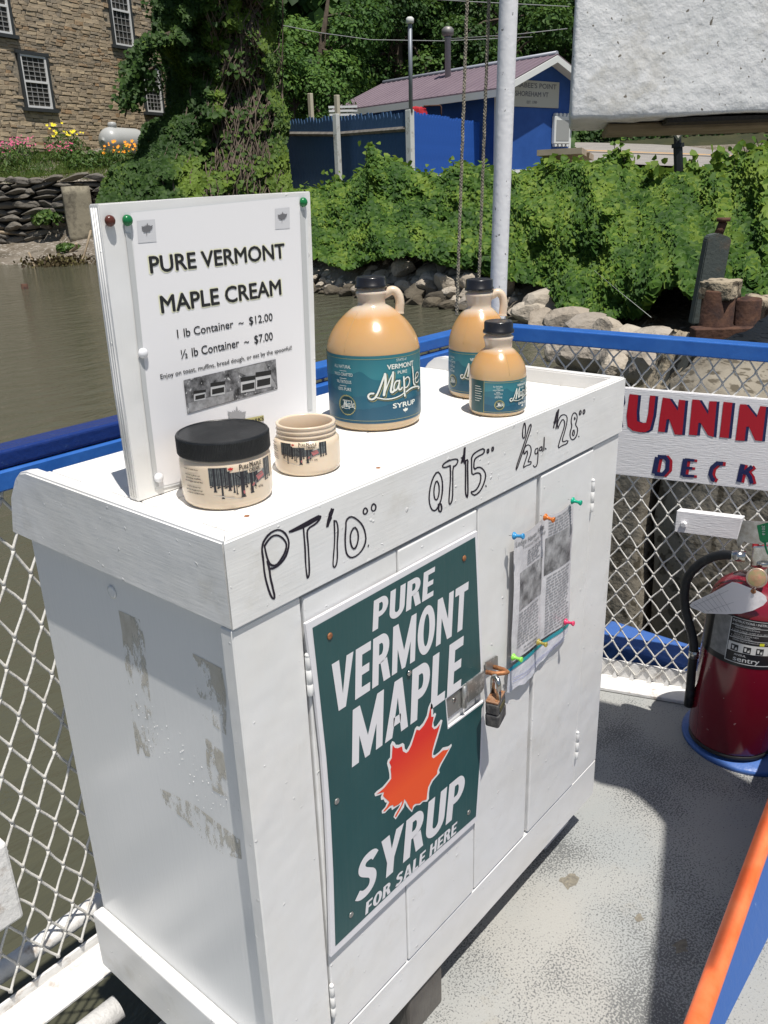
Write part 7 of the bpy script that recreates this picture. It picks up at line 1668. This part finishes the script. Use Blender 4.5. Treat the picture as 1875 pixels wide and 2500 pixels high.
for i in range(1300):
    k = RNG.uniform(0, 3.8); a = [(402, 96), (360, 104), (338, 150), (322, 215), (312, 265), (318, 300)]; j = min(int(k), 4); f = k - j; w = 9 + 10 * (k / 5)
    x = a[j][0] * (1 - f) + a[j + 1][0] * f + RNG.normal(0, w); y = a[j][1] * (1 - f) + a[j + 1][1] * f + RNG.normal(0, w * .8)
    P.append(atr(x, y, 23.4 + RNG.normal(0, .3))); N.append(np.array([-.6, -.6, .6])); S.append(RNG.uniform(.07, .13)); Tn.append(.3 + RNG.normal(0, .2))
leaves('side_branch_leaves', P, N, np.array(S), vt.children[1].data.materials[0], vt, np.array(Tn), seed=23)
tube('side_branch', [atr(420, 80, 23.6), atr(360, 104, 23.4), atr(338, 150, 23.4), atr(322, 215, 23.4), atr(305, 285, 23.4)], [.06, .05, .04, .03, .02], M_bark, vt, n=6)
tube('trunk', [gp(520, 25, 0.5), gp(525, 25, 4), gp(515, 25, 9)], [.35, .28, .2], M_bark, vt, n=12)

# ================================================================ woods
CRN = 0
def tree(x, r, ytop, wpx, n, m, label, lsize=.22, lo=None, grp='trees of the wooded hill', asp=1.0, seed=0):
    g = np.random.default_rng(100 + seed); top = atr(x, ytop, r); base = gp(x, r, gz(x, r) - .1); H = top[2] - base[2]; R_ = wpx / 2 / FPX * r
    t = thing('broadleaf_tree', base, label, 'tree', grp)
    zlo = base[2] + (lo if lo is not None else H * .12); C_ = np.array([base[0], base[1], (top[2] + zlo) / 2]); hz = (top[2] - zlo) / 2
    pts = [Vector(base), Vector(base) + Vector((g.normal(0, .2), g.normal(0, .2), H * .4)), Vector((base[0] + g.normal(0, .3), base[1] + g.normal(0, .3), base[2] + H * .85))]
    tube('trunk', pts, [R_ * .09 + .08, R_ * .06 + .05, .04], M_bark, t, n=8)
    lb_ = Bag(); B_ = []
    for k in range(16):
        v = g.normal(0, 1, 3); v /= np.linalg.norm(v); v *= g.uniform(.45, .80); c = C_ + v * np.array([R_, R_, hz]); rad = R_ * g.uniform(.28, .46); B_.append((c, rad, g.normal(0, .18)))
        s = pts[1].lerp(pts[2], g.uniform(0, .8)); e = Vector(c); lb_.tube([s, s.lerp(e, .5) + Vector((0, 0, .2)), e], .05, 4)
    lb_.build('limbs', M_bark, t)
    P, N, S, Tn = [], [], [], []
    for i in range(int(n * 2.1)):
        c, rad, tt = B_[g.integers(len(B_))]; v = g.normal(0, 1, 3); v /= np.linalg.norm(v)
        p = c + v * rad * np.array([1, 1, .8]) * g.uniform(.72, 1.12); P.append(p); N.append(v * .6 + np.array([0, -.2, .6])); S.append(lsize * .62 * g.uniform(.6, 1.25)); Tn.append(.45 + tt + g.normal(0, .18) + .2 * v[2])
    leaves('crown', P, N, np.array(S), m, t, np.array(Tn), shape='leaf', seed=300 + seed); return t
TR = [(735, 27.5, 92, 225, 4200, M_midleaf, 'light green round-headed tree above the blue fence, left of the shed roof', .17, .4),
      (640, 33, -70, 260, 5200, M_darkleaf, 'dark broadleaf tree just right of the vine-choked tree', .24, .5),
      (800, 36, -110, 300, 5200, M_midleaf, 'tall mid green tree behind the round-headed tree', .26, 1.0),
      (960, 40, -120, 330, 5200, M_darkleaf, 'dark tree on the hill behind the left end of the shed roof', .28, .5),
      (1090, 42, -120, 300, 5000, M_darkleaf, 'dark tree on the hill behind the shed roof stove pipe', .28, .5),
      (1230, 40, -120, 300, 5000, M_darkleaf, 'dark tree on the hill behind the shed gable', .28, .5),
      (1370, 43, -130, 320, 5000, M_darkleaf, 'dark tree on the hill at the left edge of the white block', .28, .4),
      (520, 38, -140, 330, 3500, M_darkleaf, 'dark tree glimpsed through the top of the vine-choked tree', .3, .5),
      (1520, 46, -100, 340, 3200, M_darkleaf, 'dark roadside tree below the white block, left of the forked post', .32, .2),
      (1690, 47, -100, 360, 3200, M_darkleaf, 'dark roadside tree below the white block, right of the forked post', .32, .2),
      (1880, 46, -100, 380, 3200, M_midleaf, 'roadside tree at the right photo edge beyond the road', .32, .2),
      (2090, 46, -100, 380, 1500, M_darkleaf, 'roadside tree beyond the right photo edge', .36, .2)]
for i, (x, r, yt, w, n, m, lab, ls, lo) in enumerate(TR): tree(x, r, yt, w, n, m, lab, ls, lo, seed=i)
P, N, S = [], [], []
for i in range(26000):
    x = RNG.uniform(560, 2200); r = 33 + 27 * RNG.random() if x < 1400 else 40.5 + 22 * RNG.random()
    z = gz(x, r); P.append(gp(x, r, z + RNG.random() ** 1.5 * (1.8 if r > 36 else .8))); N.append(np.array([-.7, -.6, .8])); S.append(RNG.uniform(.18, .42))
leaves('woodland_undergrowth', P, N, np.array(S), M_darkleaf, None, shape='leaf', seed=55)
P, N, S = [], [], []
for i in range(9000):
    x = RNG.uniform(1370, 2300); r = RNG.uniform(39.6, 43); P.append(gp(x, r, gz(x, r) + RNG.random() * (.9 + .5 * noise.noise(Vector((x * .03, 0, 0)))))); N.append(np.array([-.7, -.6, .6])); S.append(RNG.uniform(.12, .26))
leaves('roadside_bushes', P, N, np.array(S), M_darkleaf, None, shape='leaf', seed=57)
P, N, S = [], [], []
for i in range(14000):
    x = RNG.uniform(480, 2200); y = RNG.uniform(-170, 330); r = 50 + RNG.uniform(0, 7) + 2 * noise.noise(Vector((x * .01, y * .01, 0))); P.append(atr(x, y, r)); N.append(np.array([-.7, -.6, .5])); S.append(RNG.uniform(.5, 1.0))
leaves('far_woods', P, N, np.array(S), M_darkleaf, None, shape='leaf', seed=56)

# ================================================================ blue shed
BZ = 1.42; FC = atr(1216, 428, 24.0); FC[2] = BZ
hv = heading(-900); VD = np.array([hv[0], hv[1], 0.0]); UD = np.array([VD[1], -VD[0], 0.0])
def loc(p, o=FC): d = np.asarray(p) - o; return d @ UD, d @ VD, d[2]
# width of the gable from the right corner post, length from the ridge's far end
Wg = loc(onp(1390, 330, FC, VD))[0]; zev = onp(1217, 214, FC, VD)[2]
zpk = onp(1336, 163, FC, VD)[2]; upk = loc(onp(1338, 163, FC, VD))[0]
OV = .45; RK1 = loc(onp(1360, 131, FC - VD * OV, VD)); RK2 = loc(onp(1216, 213, FC - VD * OV, VD)); rsl = (RK1[2] - RK2[2]) / (RK1[0] - RK2[0])
upk = RK1[0]; EV = -RK2[0]; zpk = RK1[2] + BZ - .06; zev = zpk - rsl * upk; 0
PKP = lambda ov, u, z: pix(FC + UD * u - VD * ov + np.array([0, 0, z - BZ]))
0 and print('SHED', Wg, upk, zev, zpk, PKP(0, upk, zpk), PKP(.75, upk, zpk), PKP(.4, upk, zpk), PKP(.75, -.38, zev), VD, UD)
Lg = 7.6
for L_ in np.arange(4, 16, .1):
    q = FC + UD * upk + VD * L_; q = np.array([q[0], q[1], zpk + .1]); 
    if pix(q)[0] < 950: Lg = float(L_); break
SM = Matrix(((UD[0], VD[0], 0, FC[0]), (UD[1], VD[1], 0, FC[1]), (0, 0, 1, 0), (0, 0, 0, 1)))
shed = thing('blue_shed', FC, 'blue shed with a mauve metal roof and white trim standing beside the road', 'shed')
M_shed = mat('bright_blue_siding_paint', (0.014, 0.075, 0.30), .65, var=(0.022, 0.095, 0.36), vs=3, bump=.004, bs=4, bstretch=(20, 20, .5)); M_trimw = mat('white_trim_paint', (0.72, 0.74, 0.72), .5)
M_roof = mat('mauve_metal_roofing', (0.16, 0.115, 0.14), .55, var=(0.19, 0.14, 0.165), vs=1.5)
z0_, ze_ = BZ + .15, zev
bm = bmesh.new()
prof = [(0, z0_), (Wg, z0_), (Wg, zpk - (zpk - ze_) / upk * (Wg - upk)), (upk, zpk), (0, ze_)]
A_ = [bm.verts.new(SM @ Vector((u, 0, z))) for u, z in prof]; B_ = [bm.verts.new(SM @ Vector((u, Lg - .3, z))) for u, z in prof]; bm.faces.new(A_); bm.faces.new(B_[::-1])
for i in range(5): bm.faces.new((A_[i], B_[i], B_[(i + 1) % 5], A_[(i + 1) % 5]))
bm_obj('walls', bm, M_shed, shed)
box('foundation', (-.03, -.03, BZ - .6), (Wg + .03, Lg, z0_ - .002), M_trimw, shed, M=SM)
sl_ = (zpk - ze_) / upk; zer = zpk - sl_ * (Wg - upk)
def slope(name, side):
    e = (-EV if side == 0 else Wg + EV); ez = (ze_ if side == 0 else zer) - EV * sl_; bm = bmesh.new()
    P = [(e, -OV, ez), (upk, -OV, zpk), (upk, Lg + .2, zpk), (e, Lg + .2, ez)]; up = .09
    A_ = [bm.verts.new(SM @ Vector((a, b, c + .02))) for a, b, c in P]; B_ = [bm.verts.new(SM @ Vector((a, b, c + .05))) for a, b, c in P]; bm.faces.new(A_); bm.faces.new(B_[::-1])
    for i in range(4): bm.faces.new((A_[i], B_[i], B_[(i + 1) % 4], A_[(i + 1) % 4]))
    o = bm_obj(name, bm, M_roof, shed); rb_ = Bag(); n = int((Lg + OV) / .23)
    for i in range(n + 1):
        y = -OV + (Lg + .2 + OV) * i / n; p0 = SM @ Vector((e, y, ez + .055)); p1 = SM @ Vector((upk, y, zpk + .055)); rb_.tube([p0, p1], .014, 4)
    q = rb_.build('roof_ribs', M_roof, o); q['kind'] = 'stuff'
    # rake and fascia boards
    bm = bmesh.new(); Q = [(e, ez - .14), (upk, zpk - .14), (upk, zpk + .018), (e, ez + .018)]
    A_ = [bm.verts.new(SM @ Vector((a, -OV - .04, c))) for a, c in Q]; B_ = [bm.verts.new(SM @ Vector((a, -OV + .0, c))) for a, c in Q]; bm.faces.new(A_); bm.faces.new(B_[::-1])
    for i in range(4): bm.faces.new((A_[i], B_[i], B_[(i + 1) % 4], A_[(i + 1) % 4]))
    bm_obj('rake_board', bm, M_trimw, shed)
    box('fascia', (e - .02, -OV + .002, ez - .15), (e + .015, Lg + .2, ez + .015), M_trimw, shed, M=SM)
    bm = bmesh.new(); Q = [(e + .02, ez - .12), (upk, zpk - .12)]
    bm.faces.new([bm.verts.new(SM @ Vector(v)) for v in ((e + .02, -OV + .005, ez - .02), (upk, -OV + .005, zpk - .02), (upk, -.003, zpk - .02), (e + .02, -.003, ez - .02))]); bm_obj('soffit', bm, M_trimw, shed)
slope('roof_slope', 0); slope('roof_slope', 1)
tube('ridge_cap', [SM @ Vector((upk, -OV, zpk + .07)), SM @ Vector((upk, Lg + .2, zpk + .07))], .06, mat('grey_ridge_metal', (.33, .35, .4), .4), shed, n=8)
for u, v in ((0, 0), (Wg, 0)): box('corner_board', (u - .045, v - .03, z0_), (u + .12 if u == 0 else u + .045, v - .002, (ze_ if u == 0 else zer)), M_trimw, shed, M=SM)
box('corner_board', (-.035, .0, z0_), (-.003, .14, ze_), M_trimw, shed, M=SM)
box('base_trim', (.13, -.025, z0_ + .0), (Wg - .05, -.003, z0_ + .06), M_trimw, shed, M=SM)
# sign on the gable
def gable(x, y, off=0.0): u, v, z = loc(onp(x, y, FC, VD)); return u, z + BZ
u1 = gable(1361, 250)[0]; u0 = gable(1222, 250)[0]; zt1 = gable(1300, 197)[1]; zb1 = gable(1300, 262)[1]
su_ = box('name_board', (u0, -.05, zb1), (u1, -.012, zt1), mat('cream_sign_board', (0.50, 0.50, 0.43), .6), shed, bev=.01, M=SM)
tb = Bag(); SF = lambda u, z: tuple(SM @ Vector((u, -.054, z)))
hgt = zt1 - zb1; wd = u1 - u0
text_on(tb, "LARRABEE'S POINT", SF, u0 + wd * .05, u1 - wd * .06, zb1 + hgt * .72, zb1 + hgt * .90, .03)
text_on(tb, 'SHOREHAM VT', SF, u0 + wd * .22, u1 - wd * .20, zb1 + hgt * .40, zb1 + hgt * .58, .03); text_on(tb, 'EST. 1789', SF, u0 + wd * .42, u1 - wd * .40, zb1 + hgt * .13, zb1 + hgt * .23, .02)
tb.build('lettering', M_printgrey, su_)
ua, ub = gable(1346, 320)[0], gable(1384, 320)[0]; za_, zb3 = gable(1365, 284)[1], gable(1365, 352)[1]
nb_ = box('notice_case', (ua, -.12, zb3), (ub, -.004, za_), M_trimw, shed, bev=.02, M=SM); box('case_panel', (ua + .06, -.128, zb3 + .08), (ub - .06, -.121, za_ - .10), mat('dull_grey_glass', (.33, .34, .33), .2), nb_, M=SM)
bg2 = Bag()
for i in range(4): bg2.tube([SM @ Vector((ua + (ub - ua) * (i + .5) / 4, -.11, za_ + .02)), SM @ Vector((ua + (ub - ua) * (i + .5) / 4, -.02, za_ + .02))], .055, 8); bg2.tube([SM @ Vector((ua + (ub - ua) * (i + .5) / 4, -.11, zb3 - .02)), SM @ Vector((ua + (ub - ua) * (i + .5) / 4, -.02, zb3 - .02))], .05, 8)
bg2.build('scroll_trim', M_trimw, nb_)
# stove pipe on the roof
q = None
for L_ in np.arange(.5, Lg, .05):
    w_ = SM @ Vector((upk * .72, float(L_), ze_ + sl_ * upk * .72))
    if pix(w_)[0] < 1096: q = w_; break
q = q or (SM @ Vector((upk * .7, 3, zpk)))
st_ = lathe('stove_pipe', [(.085, -.1), (.085, 1.0), (.10, 1.02), (.10, 1.05)], mat('dull_galvanised', (.33, .34, .35), .5, metal=.4), shed, n=14, c=tuple(q))
lathe('pipe_cowl', [(.10, 1.06), (.17, 1.10), (.17, 1.24), (.10, 1.30), (.02, 1.32)], mat('weathered_cowl', (.25, .24, .23), .5, metal=.5), st_, n=14, c=tuple(q))
# odds and ends against the shed
rt = thing('red_cover', atr(1025, 270, 23), 'red cloth bundle showing over the top of the blue fence', 'bundle'); rough_block('bundle', (-.17, -.12, -.25), (.17, .12, .09), mat('red_cloth', (.45, .02, .03), .8), rt, 5, .08, 4, 1, Matrix.Translation(Vector(atr(1025, 271, 22.9))))
pr_ = thing('pipe_frame', atr(1050, 262, 23), 'rusty bent pipe frame beside the red bundle behind the fence', 'frame'); tube('pipe', [atr(1035, 259, 23), atr(1074, 257, 23.2), atr(1077, 261, 23.2), atr(1077, 300, 23.2)], .02, M_rust, pr_, n=6)
ut = thing('white_boat_seat', atr(842, 270, 26), 'white slatted rack poking above the fence under the roof corner', 'rack')
for k in range(3): box('slat', (-.45, -.06, .10 * k), (.35, .06, .10 * k + .055), M_trimw, ut, M=Matrix.Translation(Vector(atr(842, 283, 26))) @ Matrix.Rotation(math.radians(-35 - 4 * k), 4, 'Z'))

# ================================================================ fence
F0 = atr(1000, 275, 21.2); F0z0 = atr(1003, 428, 21.2)[2]
def post(x0, y0, x1, y1, r, w, m, label, g='fence posts'):
    a = atr(x0, y0, r); b = atr(x1, y1, r); b[:2] = a[:2]; t = thing('fence_post', b, label, 'post', g); box('post', (a[0] - w / 2, a[1] - w / 2, b[2] - .5), (a[0] + w / 2, a[1] + w / 2, a[2]), m, t, bev=.008); return a, b
fe = thing('board_fence', F0, 'bright blue vertical board fence section in the sun, right of the white post', 'fence', 'blue board fences')
XE = F0.copy(); 
for s in np.arange(0, 12, .05):
    q = F0 + np.array([1, .12, 0]) * s
    if pix(q)[0] > 1172: XE = q; break
Ld = np.linalg.norm((XE - F0)[:2]); n = max(8, int(Ld / .145)); FD = (XE - F0) / Ld; FD[2] = 0
M_fblue = mat('sunlit_blue_fence_paint', (0.012, 0.085, 0.38), .65, var=(0.018, 0.105, 0.45), vs=5, bump=.003, bs=5, bstretch=(30, 30, 1)); M_fshade = mat('shaded_worn_fence_back', (0.035, 0.095, 0.21), .8, var=(0.06, 0.13, 0.25), vs=4, dirt=(.12, .15, .18), dts=3, dtt=(.62, .78), bump=.004, bs=6, bstretch=(30, 30, 1))  # one blue in a sunlit and a shaded copy, light put into colour
def slat_mesh(m, w):
    bm = bmesh.new(); pr = [(-w / 2, 0), (w / 2, 0), (w / 2, .94), (w * .25, 1), (-w * .25, 1), (-w / 2, .94)]
    A_ = [bm.verts.new((a, -.01, b)) for a, b in pr]; B_ = [bm.verts.new((a, .01, b)) for a, b in pr]; bm.faces.new(A_); bm.faces.new(B_[::-1])
    for i in range(6): bm.faces.new((A_[i], B_[i], B_[(i + 1) % 6], A_[(i + 1) % 6]))
    bmesh.ops.recalc_face_normals(bm, faces=bm.faces); me = bpy.data.meshes.new('slat'); bm.to_mesh(me); bm.free(); me.materials.append(m); return me
SB = slat_mesh(M_fblue, .142)
an = math.atan2(FD[1], FD[0])
for i in range(n):
    p = F0 + FD * (.09 + (Ld - .09) * i / n); zt_ = p[2] + (XE[2] - F0[2]) * i / n; zt_ = F0[2] + .03 - i * .004; zb_ = F0z0 - .0
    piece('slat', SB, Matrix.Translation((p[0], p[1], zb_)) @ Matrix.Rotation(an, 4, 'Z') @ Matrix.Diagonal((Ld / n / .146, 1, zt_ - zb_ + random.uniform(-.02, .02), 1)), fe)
box('base_board', (0, -.03, -.45), (Ld + 1.2, .03, -.01), M_trimw, fe, M=Matrix.Translation((F0[0], F0[1], F0z0)) @ Matrix.Rotation(an, 4, 'Z'))
fe2 = thing('board_fence', F0, 'weathered board fence, its blue darkened as shade, seen from the back with brown rails', 'fence', 'blue board fences')
G0 = F0 + np.array([-.10, -.02, .02]); G1 = atr(690, 292, 26.0); Lf = np.linalg.norm((G1 - G0)[:2]); GD = (G1 - G0) / Lf; n = int(Lf / .15); SB2 = slat_mesh(M_fshade, .148); an2 = math.atan2(GD[1], GD[0])
for i in range(n):
    p = G0 + GD * Lf * (i + .5) / n; b = -1.0 + F0z0 + .35
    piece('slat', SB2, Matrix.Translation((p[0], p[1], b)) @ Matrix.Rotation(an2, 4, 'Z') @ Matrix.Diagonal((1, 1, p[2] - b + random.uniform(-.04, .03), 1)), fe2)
nrm = np.array([GD[1], -GD[0], 0]); nrm = nrm if nrm @ (CAM - G0) > 0 else -nrm; nrm /= np.linalg.norm(nrm)
for dzr in (-.36, -1.9):
    a = G0 + nrm * .05 + np.array([0, 0, dzr]); b = G1 + nrm * .05 + np.array([0, 0, dzr]); m_ = (a + b) / 2 - np.array([0, 0, .06]); tube('rail', [a, m_, b], .055, M_timber, fe2, n=4, smooth=False)
M_postw = mat('peeling_white_post_paint', (0.62, 0.63, 0.60), .7, dirt=(.28, .25, .2), dts=6, dtt=(.55, .7))
post(1000, 268, 1005, 432, 21.05, .15, M_postw, 'thick white fence post at the corner where both fence sections meet')
post(820, 278, 815, 440, 22.9, .13, M_postw, 'white fence post in front of the middle of the weathered blue fence')
post(757, 228, 759, 430, 25.0, .11, mat('cream_post', (.55, .50, .38), .7), 'cream post rising above the fence, the left one of two')
post(822, 232, 823, 300, 24.0, .11, mat('cream_post', (.55, .50, .38), .7), 'cream post rising above the fence, the right one of two')
fg = thing('vent_pole', atr(1002, 270, 21.0), 'tall thin grey metal pole with a cap above the white corner post', 'pole'); tube('pole', [atr(1003, 275, 21.0), atr(1001, 58, 21.0)], .045, mat('grey_galvanised_pole', (.22, .24, .27), .5, metal=.3), fg, n=10); lathe('cap', [(.06, 0), (.085, .02), (.085, .10), (.05, .13)], M_postw, fg, n=12, c=tuple(atr(1001, 58, 21.0)))
# beige table beside the shed
tbx = thing('picnic_table', atr(1380, 385, 17), 'beige tipped tabletop showing above the vines in front of the shed corner', 'table')
def tq(*P): return [np.array(atr(x, y, r)) for x, y, r in P]
T4 = tq((1311, 366, 17), (1421, 360, 16.6), (1450, 378, 18.2), (1362, 380, 18.8)); M_tan = mat('beige_table_boards', (0.55, 0.44, 0.33), .6, var=(.45, .36, .26), vs=4)
bm = bmesh.new(); A_ = [bm.verts.new(p) for p in T4]; B_ = [bm.verts.new(p - np.array([0, 0, .10])) for p in T4]; bm.faces.new(A_); bm.faces.new(B_[::-1])
for i in range(4): bm.faces.new((A_[i], B_[i], B_[(i + 1) % 4], A_[(i + 1) % 4]))
bm_obj('tabletop', bm, M_tan, tbx)
T5 = tq((1322, 376, 17.1), (1440, 372, 17.2), (1436, 405, 17.6), (1342, 408, 17.6)); mesh('underboard', T5 + [p + np.array([.06, .06, 0]) for p in T5], [(0, 1, 2, 3), (7, 6, 5, 4), (0, 4, 5, 1), (1, 5, 6, 2), (2, 6, 7, 3), (3, 7, 4, 0)], M_tan, tbx)
# overhead wires
for pts, lab in (([(690, 62, 30), (780, 80, 31), (905, 97, 32), (1080, 100, 34), (1300, 90, 36)], 'thin utility wire sagging across the woods left of the pole'), ([(980, -6, 30), (1150, 4, 30), (1390, 16, 30)], 'thin utility wire at the top edge right of the ropes'), ([(1080, 96, 33), (1260, 84, 31), (1385, 70, 30)], 'thin utility wire above the shed gable')):
    tag(tube('overhead_wire', [atr(*p) for p in pts], .012, mat('grey_wire', (.3, .31, .31), .5), n=4), lab, 'wire', 'overhead utility wires')
